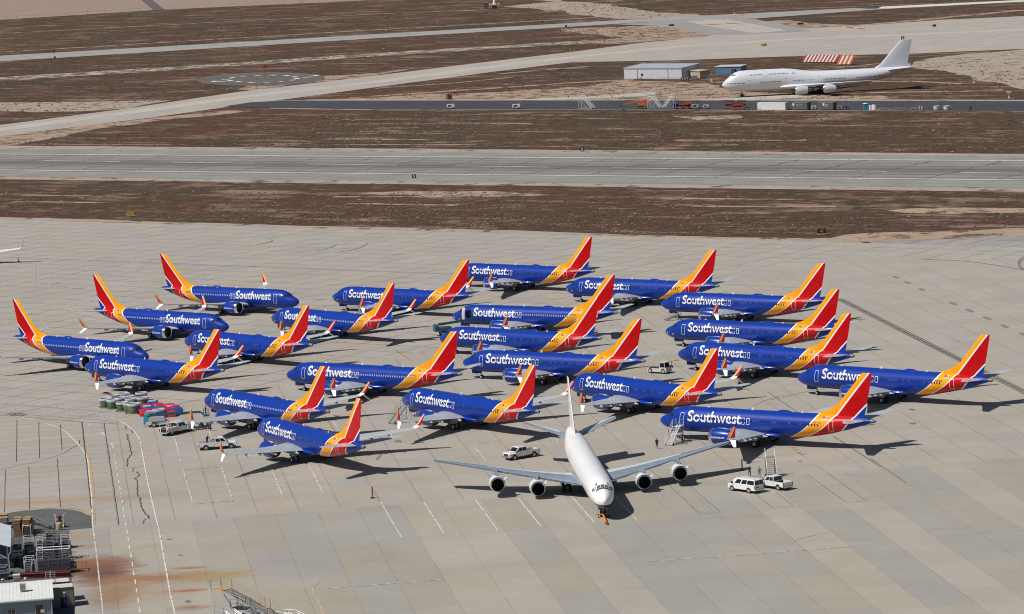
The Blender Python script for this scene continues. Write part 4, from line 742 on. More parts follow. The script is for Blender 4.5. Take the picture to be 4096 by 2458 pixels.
for s in (1, -1):
    mb = MB(); mb.rings([foil(.6, 45.6, 50.8, 4.55, .5, s), foil(2.0, 46.6, 51.0, 4.85, .44, s), foil(7.0, 50.0, 52.6, 6.35, .2, s), foil(7.22, 50.4, 52.7, 6.42, .1, s)]); tp = mb.build('tailplane', DWM, dq, True)
    mb = MB(); mb.hexa([(-48.6, s * 1.9, 5.03), (-50.9, s * 1.9, 4.93), (-52.55, s * 6.9, 6.38), (-51.5, s * 6.9, 6.44)], [(-48.6, s * 1.9, 5.06), (-50.9, s * 1.9, 4.96), (-52.55, s * 6.9, 6.41), (-51.5, s * 6.9, 6.47)]); mb.build('elevator', WPAN, tp)
    W = [(1.2, 17.8, 29.3, 2.05, 1.25), (1.9, 18.6, 29.2, 2.12, 1.15), (7.8, 22.9, 29.9, 2.75, .72), (13.6, 26.75, 31.4, 3.45, .5), (21.6, 31.95, 34.4, 4.42, .26), (22.35, 32.6, 34.5, 4.52, .2), (22.6, 33.3, 34.5, 4.56, .1)]
    mb = MB(); mb.rings([foil(y, a, b, z, th, s, dz=-.1) for y, a, b, z, th in W]); wg = mb.build('wing', DWM, dq, True)
    mb = MB()
    for a, b in zip(W[1:-2], W[2:-1]): mb.tube((-a[1] - .02, s * a[0], a[3]), (-b[1] - .02, s * b[0], b[3]), .12, 8)
    mb.build('leading_edge', SILV, wg, True)
    def wp(y, f):  # point on the top skin
        for a, b in zip(W[:-1], W[1:]):
            if y <= b[0]: break
        t_ = (y - a[0]) / (b[0] - a[0]); xl = a[1] + (b[1] - a[1]) * t_; xt = a[2] + (b[2] - a[2]) * t_; z = a[3] + (b[3] - a[3]) * t_; th = a[4] + (b[4] - a[4]) * t_
        prof = np.interp(f, [0, .02, .08, .25, .45, .7, 1], [0, .30, .62, .95, 1.0, .62, .06]); return Vector((-(xl + (xt - xl) * f), s * y, z + prof * th / 2 - .1 * f + .025))
    mb = MB(); n = 12; ys = [2.2 + (14.6 - 2.2) * k / n for k in range(n + 1)]; fs = [.42, .55, .68, .80]
    mb.add([wp(y, f) for y in ys for f in fs], [(i * 4 + j, i * 4 + j + 1, i * 4 + j + 5, i * 4 + j + 4) for i in range(n) for j in range(3)]); mb.build('wing_panel', WPAN, wg, True)
    mb = MB(); ys = [2.0 + (13.2 - 2.0) * k / n for k in range(n + 1)]; mb.add([wp(y, f) for y in ys for f in (.83, .99)], [(i * 2, i * 2 + 1, i * 2 + 3, i * 2 + 2) for i in range(n)]); mb.build('flap', GREYP, wg)
    mb = MB(); ys = [15.5 + (21.3 - 15.5) * k / 6 for k in range(7)]; mb.add([wp(y, f) for y in ys for f in (.78, .99)], [(i * 2, i * 2 + 1, i * 2 + 3, i * 2 + 2) for i in range(6)]); mb.build('aileron', WPAN, wg)
    for (y, xi, z) in ((7.88, 19.72, 1.62), (13.62, 22.74, 2.06)):
        c = (0, s * y, z); mb = MB(); mb.lathe([(-xi - .35, 1.10), (-xi - .9, 1.2), (-xi - 1.7, 1.22), (-xi - 2.8, 1.12), (-xi - 3.9, .92), (-xi - 5.0, .66), (-xi - 5.9, .44)], c, 'x', 32); eng = mb.build('engine', EWH, dq, True)
        mb = MB(); mb.lathe([(-xi - .5, .86), (-xi - .15, .90), (-xi - .02, .95), (-xi, 1.0), (-xi - .08, 1.06), (-xi - .36, 1.12)], c, 'x', 32); mb.build('inlet_lip', SILV, eng, True)
        mb = MB(); mb.lathe([(-xi - .2, .90), (-xi - 1.0, .88)], c, 'x', 28); mb.lathe([(-xi - 1.0, .89), (-xi - 1.01, .01)], c, 'x', 28); mb.build('intake_duct', BLK, eng, True)
        mb = MB(); mb.lathe([(-xi - 5.7, .42), (-xi - 6.2, .34), (-xi - 6.6, .22)], c, 'x', 20, (False, True)); mb.build('exhaust_nozzle', TAILP, eng, True)
        for k in (-1, 1):
            mb = MB(); mb.hexa([(-xi - 1.0, s * y + k * 1.1, z + .55), (-xi - 1.9, s * y + k * 1.08, z + .6), (-xi - 1.9, s * y + k * 1.12, z + .6), (-xi - 1.0, s * y + k * 1.14, z + .55)], [(-xi - 1.4, s * y + k * 1.4, z + .8), (-xi - 1.9, s * y + k * 1.4, z + .85), (-xi - 1.9, s * y + k * 1.44, z + .85), (-xi - 1.4, s * y + k * 1.44, z + .8)]); mb.build('strake', EWH, eng)
        xle = 22.9 if y < 10 else 26.7; mb = MB(); mb.rings([[(-x, s * y - w_, a), (-x, s * y + w_, a), (-x, s * y + w_, b), (-x, s * y - w_, b)] for x, w_, a, b in ((xi + .9, .08, z + .95, z + 1.25), (xi + 2.0, .28, z + 1.0, z + 1.5), (xle + .1, .25, z + .85, z + 1.75), (xle + 1.6, .14, z + .9, z + 1.2))]); mb.build('pylon', DWM, eng)
        for d_ in (-.2, .2):
            mb = MB(); mb.tube((-xi - 1.3, s * y + d_, z + 1.3), (-xi - 2.9, s * y + d_, z + 1.6), .06, 6); mb.build('pylon_strap', DKM, eng)
    mb = MB(); mb.tube((-25.7, s * 3.0, 2.4), (-25.7, s * 3.2, .7), .18, 8); mb.beam((-24.95, s * 3.2, .62), (-26.45, s * 3.2, .62), .22, .22); mb.tube((-24.9, s * 2.9, 2.2), (-25.7, s * 3.1, 1.1), .08, 6); g = mb.build('main_gear', GEAR, dq)
    for x in (-24.95, -26.45):
        for y in (2.75, 3.65):
            mb = MB(); mb.wheel((x, s * y, .56), .56, .42); mb.build('wheel', TYR, g, True); mb = MB(); mb.rim((x, s * y, .56), .56, .42); mb.build('wheel_hub', RIMG, g)
    mb = MB(); mb.box(-24.9, -26.6, s * 4.1 - .03, s * 4.1 + .03, 1.1, 2.3); mb.build('gear_door', AWH, dq)
mb = MB(); mb.tube((-3.95, 0, 1.8), (-3.95, 0, .4), .11, 8); mb.tube((-3.2, 0, 1.7), (-3.95, 0, .8), .06, 6); mb.tube((-3.95, -.35, .42), (-3.95, .35, .42), .07, 6); g = mb.build('nose_gear', GEAR, dq)
for y in (-.29, .29): mb = MB(); mb.wheel((-3.95, y, .42), .42, .24); mb.build('wheel', TYR, g, True)
for y in (-.62, .62): mb = MB(); mb.box(-4.7, -3.4, y - .02, y + .02, .95, 1.7); mb.build('nose_gear_door', NAV, dq)
# cockpit windows with the black anti-glare band under them
def on_d(x, y, off=.03):
    top, bot, hw = lerp_sta(DST, x); zc, h = (top + bot) / 2, (top - bot) / 2; yy = max(-hw * .98, min(hw * .98, y)); return Vector((-x, yy, zc + h * math.sqrt(1 - (yy / hw) ** 2))) + Vector((off * .4, off * yy / hw, off))
GL2 = mat('windscreen_glass', (0.10, 0.15, 0.16), 0.08, spec=0.8)
def dpane(name, c4, m, off=.03, sub=4):
    mb = MB(); a, b, c, d = c4; vs = []
    for i in range(sub + 1):
        for j in range(3):
            u, v = i / sub, j / 2; x = (a[0] * (1 - u) + b[0] * u) * (1 - v) + (d[0] * (1 - u) + c[0] * u) * v; y = (a[1] * (1 - u) + b[1] * u) * (1 - v) + (d[1] * (1 - u) + c[1] * u) * v; vs.append(on_d(x, y, off))
    mb.add(vs, [(i * 3 + j, i * 3 + j + 3, i * 3 + j + 4, i * 3 + j + 1) for i in range(sub) for j in range(2)]); return mb.build(name, m, dq)
BF = mat('window_frame_black', (0.03, 0.03, 0.032), 0.5)
dpane('windscreen_surround', ((2.42, -.86), (2.42, .86), (2.98, .86), (2.98, -.86)), mat('frame_white', (0.66, 0.66, 0.64), 0.4), .022, 10)
for (y0, y1) in ((-.82, -.34), (-.26, .26), (.34, .82)): dpane('windscreen', ((2.46, y0), (2.46, y1), (2.95, y1 * .96), (2.95, y0 * .96)), GL2, .035)
dpane('anti_glare_band', ((2.16, -.98), (2.16, .98), (2.38, .95), (2.38, -.95)), BF, .03, 10)
for s in (1, -1):
    dpane('cockpit_side_window', ((2.52, s * .93), (2.66, s * 1.22), (3.12, s * 1.15), (3.0, s * .9)), BF, .03); dpane('cockpit_side_window', ((2.56, s * .97), (2.68, s * 1.17), (3.05, s * 1.11), (2.97, s * .94)), GL2 if s > 0 else WPAN, .042)
    dpane('cockpit_rear_window', ((2.74, s * 1.3), (3.0, s * 1.44), (3.3, s * 1.38), (3.12, s * 1.22)), BF, .03); dpane('eyebrow_window', ((3.15, s * .78), (3.28, s * 1.02), (3.62, s * .8), (3.52, s * .66)), BF, .03)
for (x, y, l) in ((1.75, -.5, .25), (1.85, .4, .25), (1.7, .75, .2), (2.0, 1.1, .15)):
    mb = MB(); p = on_d(x, y, .02); mb.box(p.x - l / 2, p.x + l / 2, p.y - .02, p.y + .02, p.z, p.z + .07); mb.build('nose_probe', BF, dq)
for x, h in ((9.5, .3), (27, .25), (36, .25), (13, .1)):
    mb = MB(); mb.hexa([(-x, -.02, 5.55), (-x - .4, -.02, 5.55), (-x - .4, .02, 5.55), (-x, .02, 5.55)], [(-x - .3, -.01, 5.55 + h), (-x - .45, -.01, 5.55 + h), (-x - .45, .01, 5.55 + h), (-x - .3, .01, 5.55 + h)]); mb.build('antenna', AWH, dq)
mb = MB()
for s in (1, -1):
    mb.add([surf_pt(DST, x, 3.05, s, .012) for x in (8.5, 50)] + [surf_pt(DST, x, 3.11, s, .012) for x in (50, 8.5)], [(0, 1, 2, 3)])
mb.build('fuselage_seam', mat('seam_grey', (0.3, 0.3, 0.3), 0.6), dq)
for s in (1, -1): text_obj('faded_lettering', 'CARGO' if False else '', None, None, None) if False else None
# orange tow bar at its nose wheel
OR = mat('safety_orange', (0.62, 0.20, 0.02), 0.5, var=0.12, vs=3); ORD = mat('dark_orange', (0.40, 0.10, 0.01), 0.5)
CN = crop(2340, 1850, 400 / 2199.0); ta, tb = CN(405, 1205), CN(475, 1375)
tw = thing('tow_bar', 'orange tow bar lying at the nose wheel of the white four-engined jet', 'tow bar', ta, heading(ta, tb))
L = (Vector(tb[:2]) - Vector(ta[:2])).length; mb = MB(); mb.tube((0, 0, .32), (L, 0, .30), .15, 10); mb.build('shaft', OR, tw, True)
mb = MB(); mb.tube((L, 0, .3), (L + .25, 0, .3), .22, 10); mb.build('tow_eye', ORD, tw); mb = MB(); mb.beam((0, -1.1, .45), (0, 1.1, .45), .22, .14); mb.beam((-.35, -.5, .45), (.3, 0, .34), .12, .12); mb.beam((-.35, .5, .45), (.3, 0, .34), .12, .12); mb.build('yoke', OR, tw)
for y in (-.7, .7): mb = MB(); mb.wheel((.5, y, .2), .2, .12); mb.build('wheel', TYR, tw, True)

# ---------------------------------------------------------------- the big white double-deck jet by the far road
bx, by = 87.4, 1314.6
_n = GZ(2400 + 1508 * .3235, 100 + 750 * .3235, 4.9); _t = GZ(3000 + 1430 * .4432, 100 + 405 * .4432, 9.2)
BH = R(180.3); bq = thing('double_deck_jet', 'long all-white double-deck airliner parked beside the far blacktop strip', 'airplane', (_n.x, _n.y, 0), BH)
BST = [(0, 5.0, 4.8, .08), (.4, 5.8, 4.2, .7), (1.2, 6.7, 3.6, 1.35), (2.4, 7.7, 3.0, 2.0), (3.8, 8.8, 2.6, 2.5), (5.2, 9.75, 2.4, 2.85), (7, 10.25, 2.2, 3.1), (10, 10.4, 2.1, 3.25), (16, 10.45, 2.1, 3.25), (24, 10.4, 2.1, 3.25), (27, 10.2, 2.1, 3.25), (30, 9.75, 2.1, 3.25), (33, 9.2, 2.1, 3.25), (36, 8.9, 2.1, 3.25), (42, 8.75, 2.1, 3.25), (50, 8.75, 2.15, 3.25), (54, 8.75, 2.5, 3.2), (58, 8.75, 3.1, 3.0), (62, 8.75, 3.9, 2.65), (66, 8.8, 4.9, 2.1), (70, 8.85, 6.2, 1.4), (73, 8.85, 7.3, .8), (75.2, 8.7, 8.1, .25)]
BW = mat('big_jet_white', (0.60, 0.61, 0.64), 0.35, coat=0.2, var=0.02, vs=0.2); body_mesh(BST, 40).build('fuselage', BW, bq, True)
mb = MB(); mb.rings([foil(z, a, b, 0, th, 1, 'z') for z, a, b, th in ((8.5, 60.5, 74.4, .9), (9.6, 62.2, 74.2, .9), (10.4, 63.4, 74.0, .88), (18.8, 71.0, 75.9, .5), (19.3, 71.6, 76.1, .3))]); mb.build('fin', mat('fin_white', (0.50, 0.52, 0.56), 0.4), bq, True)
for s in (1, -1):
    mb = MB(); mb.rings([foil(1.2, 65, 73.2, 7.7, .9, s), foil(10.8, 74.0, 76.6, 9.0, .3, s)]); mb.build('tailplane', BW, bq, True)
    mb = MB(); BWG = [(2.6, 22.8, 39.5, 3.2, 2.3), (3.6, 24.4, 39.8, 3.3, 2.1), (13, 33.4, 42.8, 4.2, 1.1), (24, 43.8, 49.4, 5.2, .6), (32.5, 53.5, 56.2, 6.0, .25), (34.2, 57.5, 59.0, 6.1, .1)]
    mb.rings([foil(y, a, b, z, th, s, dz=-.2) for y, a, b, z, th in BWG]); wg = mb.build('wing', BW, bq, True)
    for (y, xi, z, r_) in ((11.7, 28.0, 2.2, 1.0), (20.8, 38.2, 3.0, 1.0)):
        c = (0, s * y, z); mb = MB(); mb.lathe([(-xi, 1.45), (-xi - .5, 1.62), (-xi - 1.6, 1.7), (-xi - 3.6, 1.6), (-xi - 4.8, 1.36)], c, 'x', 28); e = mb.build('engine', mat('big_nacelle', (0.46, 0.48, 0.50), 0.35), bq, True)
        mb = MB(); mb.lathe([(-xi - .6, 1.32), (-xi - .05, 1.36), (-xi, 1.45), (-xi - .3, 1.57)], c, 'x', 28); mb.build('inlet_lip', SILV, e, True); mb = MB(); mb.lathe([(-xi - .55, 1.34), (-xi - .56, .01)], c, 'x', 24); mb.lathe([(-xi - 4.7, 1.3), (-xi - 4.71, .9)], c, 'x', 24); mb.build('fan', BLK, e)
        mb = MB(); mb.lathe([(-xi - 4.4, 1.0), (-xi - 5.6, .75), (-xi - 6.6, .2)], c, 'x', 20); mb.build('exhaust_nozzle', TAILP, e, True)
        mb = MB(); mb.rings([[(-x, s * y - w_, a), (-x, s * y + w_, a), (-x, s * y + w_, b), (-x, s * y - w_, b)] for x, w_, a, b in ((xi + 1, .1, z + 1.4, z + 1.75), (xi + 4, .35, z + 1.2, z + 2.0), (xi + 8, .2, z + 1.0, z + 1.6))]); mb.build('pylon', BW, e)
    for y, x in ((5.5, 35.5), (1.9, 39)):
        mb = MB(); mb.tube((-x, s * y, 3), (-x, s * y, .7), .25, 8); mb.beam((-x - .8, s * y, .62), (-x + .8, s * y, .62), .3, .3); g = mb.build('main_gear', DKM, bq)
        for dx in (-.8, .8):
            for dy in (-.5, .5): mb = MB(); mb.wheel((-x + dx, s * y + dy, .62), .62, .45, 12); mb.build('wheel', TYR, g, True)
    # window rows and doors of this side, laid on the skin
def bq_pt(x, z, s, off=.02): return surf_pt(BST, x, z, s, off)
mb = MB(); s = 1
def row(mb, x0, x1, z, pitch=.51, skip=()):
    x = x0
    while x < x1: mb.add([bq_pt(x + a, z + b, 1, .03) for a, b in ((-.12, -.18), (.12, -.18), (.12, .18), (-.12, .18))], [(0, 1, 2, 3)]); x += pitch
for a, b in ((2.2, 9.2), (15, 23.2), (28, 32.5), (40.2, 49), (53.2, 64)): row(mb, a, b, 5.55)
for a, b in ((11.2, 16.2), (18.2, 26),): row(mb, a, b, 8.55)
row(mb, 33.4, 36.5, 5.55, .95); row(mb, 27.8, 28.9, 8.5); o_ = mb.build('cabin_window_band', mat('small_window', (0.05, 0.05, 0.06), 0.3), bq); o_['kind'] = 'stuff'
for x, z in ((10.6, 5.6), (25.3, 5.6), (38.2, 5.6), (51, 5.6), (65.3, 5.75), (17.0, 8.6)):
    mb = MB(); P = lambda a, b: bq_pt(x + a * .55, z + b * 1.0, 1, .03); q = [(-1, -1), (1, -1), (1, 1), (-1, 1)]; mb.add([P(*c) for c in q] + [P(c[0] * .84, c[1] * .9) for c in q], [(i, (i + 1) % 4, 4 + (i + 1) % 4, 4 + i) for i in range(4)]); mb.build('cabin_door', mat('door_line', (0.35, 0.36, 0.38), 0.5), bq)
for pts in (((3.6, 8.35), (4.3, 8.5), (4.6, 9.0), (4.2, 8.95)), ((4.5, 8.5), (5.1, 8.55), (5.2, 9.0), (4.8, 9.0)), ((5.3, 8.55), (5.6, 8.6), (5.6, 8.95), (5.4, 8.95))):
    mb = MB(); mb.add([bq_pt(x, z, 1, .04) for x, z in pts], [(0, 1, 2, 3)]); mb.build('cockpit_window', GLS, bq)
mb = MB(); mb.tube((-7.8, 0, 3), (-7.8, 0, .6), .2, 8); g = mb.build('nose_gear', GEAR, bq)
for y in (-.45, .45): mb = MB(); mb.wheel((-7.8, y, .62), .62, .4, 14); mb.build('wheel', TYR, g, True)
# ---------------------------------------------------------------- white jet whose wing tip reaches in at the left edge
def white_variant(o):
    for c_ in [o] + list(o.children_recursive):
        if c_.type == 'MESH':
            for sl in c_.material_slots:
                if sl.material in (LIV, BLU, WGM): sl.link = 'OBJECT'; sl.material = AWH
g0 = D(56, 601, 3.7); wj = dup(JETS)
for c_ in list(wj.children):
    if c_.name.split('.')[0] in ('airline_lettering', 'registration_mark', 'cabin_window', 'flag_emblem', 'overwing_exit'): bpy.data.objects.remove(c_)
white_variant(wj); wj['label'] = 'white jet of which only a wing tip with red winglet shows at the left edge'; wj['group'] = ''
del wj['group']
hd = R(96); wj.rotation_euler = (0, 0, hd); tip = Vector((-24.8, -17.6)); wj.location = (g0.x - (tip.x * math.cos(hd) - tip.y * math.sin(hd)), g0.y - (tip.x * math.sin(hd) + tip.y * math.cos(hd)), 0)
for c_ in list(wj.children_recursive):
    if c_.name.startswith('website_lettering'): bpy.data.objects.remove(c_)
# ---------------------------------------------------------------- vehicles
CARW = mat('car_white', (0.72, 0.72, 0.71), 0.28, coat=0.5, var=0.03, vs=1.5); CARG = mat('car_glass', (0.012, 0.014, 0.016), 0.08, spec=0.7); CHR = mat('chrome', (0.6, 0.6, 0.6), 0.2, 1.0); REDL = mat('tail_light_red', (0.35, 0.01, 0.01), 0.3); BEDM = mat('truck_bed_dark', (0.03, 0.03, 0.032), 0.7); LMP = mat('head_light', (0.6, 0.6, 0.58), 0.15); AMB = mat('amber_lamp', (0.6, 0.2, 0.02), 0.4)
def wheels(t, pts, r, w_):
    for (x, y) in pts:
        mb = MB(); mb.wheel((x, y, r), r, w_); wh = mb.build('wheel', TYR, t, True)
        mb = MB(); mb.rim((x, y, r), r * 1.12, w_); mb.build('rim', RIMG, wh, True)
def rbox(mb, x0, x1, hw, z0, z1, tx=0.0, ty=0.0, tx2=None): mb.frus(x0, x1, -hw, hw, z0, x0 + tx, x1 - (tx if tx2 is None else tx2), -hw + ty, hw - ty, z1)
def hx_panes(mb, x0, x1, hw, z0, z1, tx, ty, tx2, f0, f1, cuts, front=True, rear=True):
    """panes on a cab frustum between height fractions f0..f1; cuts: list of (a,b) along the side"""
    def P(a, side, f): xa = x0 + tx * f; xb = x1 - tx2 * f; return Vector((xa + (xb - xa) * a, side * (hw - ty * f), z0 + (z1 - z0) * f))
    out = []
    for s in (1, -1):
        for (a, b) in cuts:
            q = [P(a, s, f0), P(b, s, f0), P(b, s, f1), P(a, s, f1)]; out.append(('side', [v + Vector((0, s * .012, 0)) for v in q]))
    if front: out.append(('front', [v + Vector((.014, 0, .006)) for v in (P(1, -.9, f0), P(1, .9, f0), P(1, .88, f1), P(1, -.88, f1))]))
    if rear: out.append(('rear', [v + Vector((-.014, 0, .004)) for v in (P(0, -.9, f0), P(0, .9, f0), P(0, .88, f1), P(0, -.88, f1))]))
    return out
def pickup(name, label, loc, rz, group=None, crew=True, L=5.9, utility=False, cat='pickup truck'):
    t = thing(name, label, cat, loc, rz, group); hw = 1.0; f, b = L / 2, -L / 2; cab0, cab1 = (-.55, 1.5) if crew else (.1, 1.5)
    mb = MB(); mb.frus(cab1 - .05, f - .06, -hw, hw, .5, cab1 - .1, f - .1, -hw + .04, hw - .04, 1.0); mb.frus(cab1 - .12, f - .1, -hw + .03, hw - .03, 1.0, cab1 - .12, f - .22, -hw + .16, hw - .16, 1.18)
    mb.frus(cab0, cab1, -hw, hw, .5, cab0, cab1, -hw + .02, hw - .02, 1.2)
    mb.frus(cab0 + .02, cab1 + .22, -hw + .03, hw - .03, 1.2, cab0 + .12, cab1 - .55, -hw + .2, hw - .2, 1.9); body = mb.build('body', CARW, t)
    for k, q in hx_panes(mb, cab0 + .02, cab1 + .22, hw - .03, 1.2, 1.9, .1, .17, .77, .12, .86, [(.06, .44), (.48, .86)] if crew else [(.15, .8)]):
        m2 = MB(); m2.add(q, [(0, 1, 2, 3)]); m2.build({'side': 'side_window', 'front': 'windscreen', 'rear': 'rear_window'}[k], CARG, t)
    if not utility:
        mb = MB()
        for s in (1, -1): mb.frus(b + .05, cab0 - .04, *(sorted((s * hw, s * (hw - .1)))), .55, b + .05, cab0 - .04, *(sorted((s * (hw - .02), s * (hw - .1)))), 1.25)
        mb.box(b + .1, cab0 - .04, -hw + .1, hw - .1, .55, .7); mb.use(1); mb.box(b + .12, cab0 - .06, -hw + .11, hw - .11, .70, .72); mb.box(cab0 - .08, cab0 - .045, -hw + .1, hw - .1, .72, 1.2); mb.use(0); mb.build('bed', [CARW, BEDM], t)
        mb = MB(); mb.box(b, b + .08, -hw + .06, hw - .06, .6, 1.22); mb.build('tailgate', CARW, t)
        mb = MB(); mb.box(b - .004, b + .03, -.28, .28, .5, .6); mb.build('number_plate', WPAN, t)
    else:
        for s in (1, -1):
            mb = MB(); mb.box(b + .1, cab0 - .05, *sorted((s * (hw + .08), s * (hw - .36))), .62, 1.35); mb.use(1)
            for k in range(3): x = b + .35 + k * .82; mb.box(x, x + .015, *sorted((s * (hw + .085), s * (hw + .07))), .66, 1.3)
            mb.build('tool_locker', [mat('utility_white', (0.60, 0.59, 0.54), 0.45, var=.06), BEDM], t)
        mb = MB(); mb.box(b, cab0 - .05, -hw + .36, hw - .36, .6, .72); mb.build('bed_floor', BEDM, t)
        mb = MB()
        for s in (1, -1):
            for x in (b + .3, cab0 - .3): mb.beam((x, s * .98, 1.35), (x, s * .98, 2.15), .06, .06)
            mb.beam((b + .1, s * .98, 2.15), (1.4, s * .98, 2.15), .06, .06); mb.beam((1.2, s * .98, 2.15), (1.2, s * .9, 1.8), .05, .05)
        for k in range(6): x = b + .3 + k * .75; mb.beam((x, -.98, 2.16), (x, .98, 2.16), .05, .05)
        mb.build('ladder_rack', mat('rack_white', (0.55, 0.55, 0.53), 0.5), t)
        for k, cc in enumerate(((0.5, .15, .03), (.45, .45, .46), (.35, .12, .04))):
            mb = MB(); mb.box(b + .5 + k * .5, b + .95 + k * .5, -.5, .5, .73, 1.25 + .1 * k); mb.build('tool_box', mat('tool_%d' % k, cc, .5), t)
        mb = MB(); mb.tube((b + .5, -.6, 1.0), (b + .5, .6, 1.0), .3, 12); mb.build('hose_reel', BEDM, t)
    mb = MB(); mb.box(f - .1, f + .06, -hw + .04, hw - .04, .42, .66); mb.box(b - .14, b + .02, -hw + .08, hw - .08, .44, .6); mb.build('bumper', CHR if not utility else GREYP, t)
    mb = MB(); mb.box(f - .09, f - .04, -.62, .62, .68, 1.0); mb.build('grille', BEDM, t)
    for s in (1, -1):
        mb = MB(); mb.box(f - .12, f - .03, *sorted((s * .64, s * .95)), .74, .98); mb.build('headlight', LMP, t)
        mb = MB(); mb.box(b - .01, b + .06, *sorted((s * (hw + .005), s * (hw - .14))), .72, 1.15); mb.build('tail_light', REDL, t)
        mb = MB(); mb.box(cab1 - .1, cab1 + .1, *sorted((s * (hw + .02), s * (hw + .24))), 1.22, 1.42); mb.build('wing_mirror', BEDM, t)
        for x in (cab0 + .35, cab1 - .75): mb = MB(); mb.box(x, x + .16, *sorted((s * (hw + .015), s * (hw - .01))), 1.06, 1.1); mb.build('door_handle', BEDM, t)
    mb = MB(); mb.box(b + .2, f - .2, -.8, .8, .3, .55); mb.build('chassis', BEDM, t)
    wheels(t, [(f - 1.0, .88), (f - 1.0, -.88), (b + 1.15, .88), (b + 1.15, -.88)], .4, .27)
    mb = MB()
    for x in (f - 1.0, b + 1.15):
        for s in (1, -1): mb.lathe([(0, .5), (.012, .5)], (x, s * 1.0 + (-.012 if s < 0 else 0), .42), 'y', 16, (True, True))
    mb.build('wheel_arch', BEDM, t); return t
def at2(a, b): return (a[0] + b[0]) / 2, (a[1] + b[1]) / 2
def from_wheels(fr, rr, side, half=.97, off=0.1):
    """placing by the two wheel contacts one sees; side: +1 if they are the left wheels"""
    d = Vector((fr[0] - rr[0], fr[1] - rr[1])); h = math.atan2(d.y, d.x); n = Vector((-math.sin(h), math.cos(h))); c = Vector(((fr[0] + rr[0]) / 2, (fr[1] + rr[1]) / 2)) - n * side * half + Vector((math.cos(h), math.sin(h))) * off; return (c.x, c.y, 0), h
p, h = from_wheels(R7(1838, 1065), R7(2015, 1035), 1, .9, -.05); pk = pickup('pickup_truck', 'white pickup with an empty dark bed, facing left behind the four-engined jet', p, h)
mb = MB(); mb.box(.1, .4, -.12, .12, 1.9, 1.98); mb.build('roof_beacon', AMB, pk)
p, h = from_wheels(R6(1505, 832), R6(1275, 850), -1, .9, -.1); pk2 = pickup('pickup_truck', 'white crew-cab pickup facing right with a man standing in its bed', p, h, L=6.3)
mb = MB(); mb.box(-.3, 0, -.12, .12, 1.9, 2.0); mb.build('roof_beacon', mat('red_beacon', (0.4, 0.03, 0.02), 0.4), pk2)
p, h = from_wheels(R6(1112, 665), R6(942, 705), -1, .9, -.15); pk3 = pickup('service_truck', 'white utility truck with ladder rack and tool lockers and an open front door', p, h, utility=True, L=6.6, cat='service truck')
mb = MB(); mb.frus(.95, 1.6, -1.75, -1.68, .6, 1.0, 1.5, -1.75, -1.7, 1.75); mb.build('open_door', CARW, pk3)
h = heading(ZV(1310, 1265), ZV(1110, 1165)); c = GZ(2900 + 1375 * .1482, 1780 + 1175 * .1482); h = R(128); pk4 = pickup('pickup_truck', 'white compact pickup seen from behind with red tail lights, in front of the grey steps', (c.x, c.y, 0), h, L=5.3)
# van
def van(label, loc, rz):
    t = thing('van', label, 'van', loc, rz); hw = 1.0; mb = MB(); f, b = 2.9, -2.75
    mb.frus(f - 1.15, f - .05, -hw, hw, .45, f - 1.15, f - .2, -hw + .06, hw - .06, 1.05); mb.frus(f - 1.15, f - .2, -hw + .06, hw - .06, 1.05, f - 1.3, f - .75, -hw + .14, hw - .14, 1.28)
    mb.frus(b, f - 1.1, -hw, hw, .45, b, f - 1.1, -hw + .02, hw - .02, 1.25); mb.frus(b, f - .75, -hw + .02, hw - .02, 1.25, b + .1, f - 1.55, -hw + .16, hw - .16, 1.98); mb.frus(b + .1, f - 1.55, -hw + .16, hw - .16, 1.98, b + .3, f - 1.8, -hw + .3, hw - .3, 2.06); mb.build('body', CARW, t)
    for k, q in hx_panes(None, b, f - .75, hw - .02, 1.25, 1.98, .1, .14, .8, .06, .86, [(.03, .33), (.36, .58), (.63, .85)]):
        if k == 'rear': 
            a_, b_, c_, d_ = q; m_ = (a_ + b_) / 2; m2_ = (c_ + d_) / 2
            for qq in ([a_, m_ + Vector((0, -.04, 0)), m2_ + Vector((0, -.04, 0)), d_], [m_ + Vector((0, .04, 0)), b_, c_, m2_ + Vector((0, .04, 0))]): m2 = MB(); m2.add(qq, [(0, 1, 2, 3)]); m2.build('rear_window', CARG, t)
        else: m2 = MB(); m2.add(q, [(0, 1, 2, 3)]); m2.build({'side': 'side_window', 'front': 'windscreen'}[k], CARG, t)
    mb = MB(); mb.box(f - .1, f + .05, -hw + .04, hw - .04, .4, .62); mb.box(b - .12, b + .02, -hw + .04, hw - .04, .42, .6); mb.build('bumper', CHR, t); mb = MB(); mb.box(b - .015, b + .02, .15, .6, .8, 1.0); mb.build('number_plate', BEDM, t)
    for s in (1, -1):
        mb = MB(); mb.box(b - .02, b + .05, *sorted((s * (hw + .005), s * (hw - .14))), .75, 1.15); mb.build('tail_light', BEDM, t); mb = MB(); mb.box(f - .14, f - .03, *sorted((s * .62, s * .94)), .72, .95); mb.build('headlight', LMP, t)
        mb = MB(); mb.box(f - 1.2, f - 1.0, *sorted((s * (hw + .02), s * (hw + .25))), 1.22, 1.5); mb.build('wing_mirror', BEDM, t)
    mb = MB(); mb.box(b + .2, f - .2, -.8, .8, .28, .5); mb.build('chassis', BEDM, t); wheels(t, [(f - .95, .88), (f - .95, -.88), (b + 1.25, .88), (b + 1.25, -.88)], .38, .26)
    mb = MB()
    for x in (f - .95, b + 1.25):
        for s in (1, -1): mb.lathe([(0, .47), (.012, .47)], (x, s * 1.0 + (-.012 if s < 0 else 0), .4), 'y', 16, (True, True))
    mb.build('wheel_arch', BEDM, t); return t
p, h = from_wheels(ZV(215, 1245), ZV(670, 1312), 1, .9, -.1); van('white passenger van with dark windows parked beside the compact pickup', p, h)
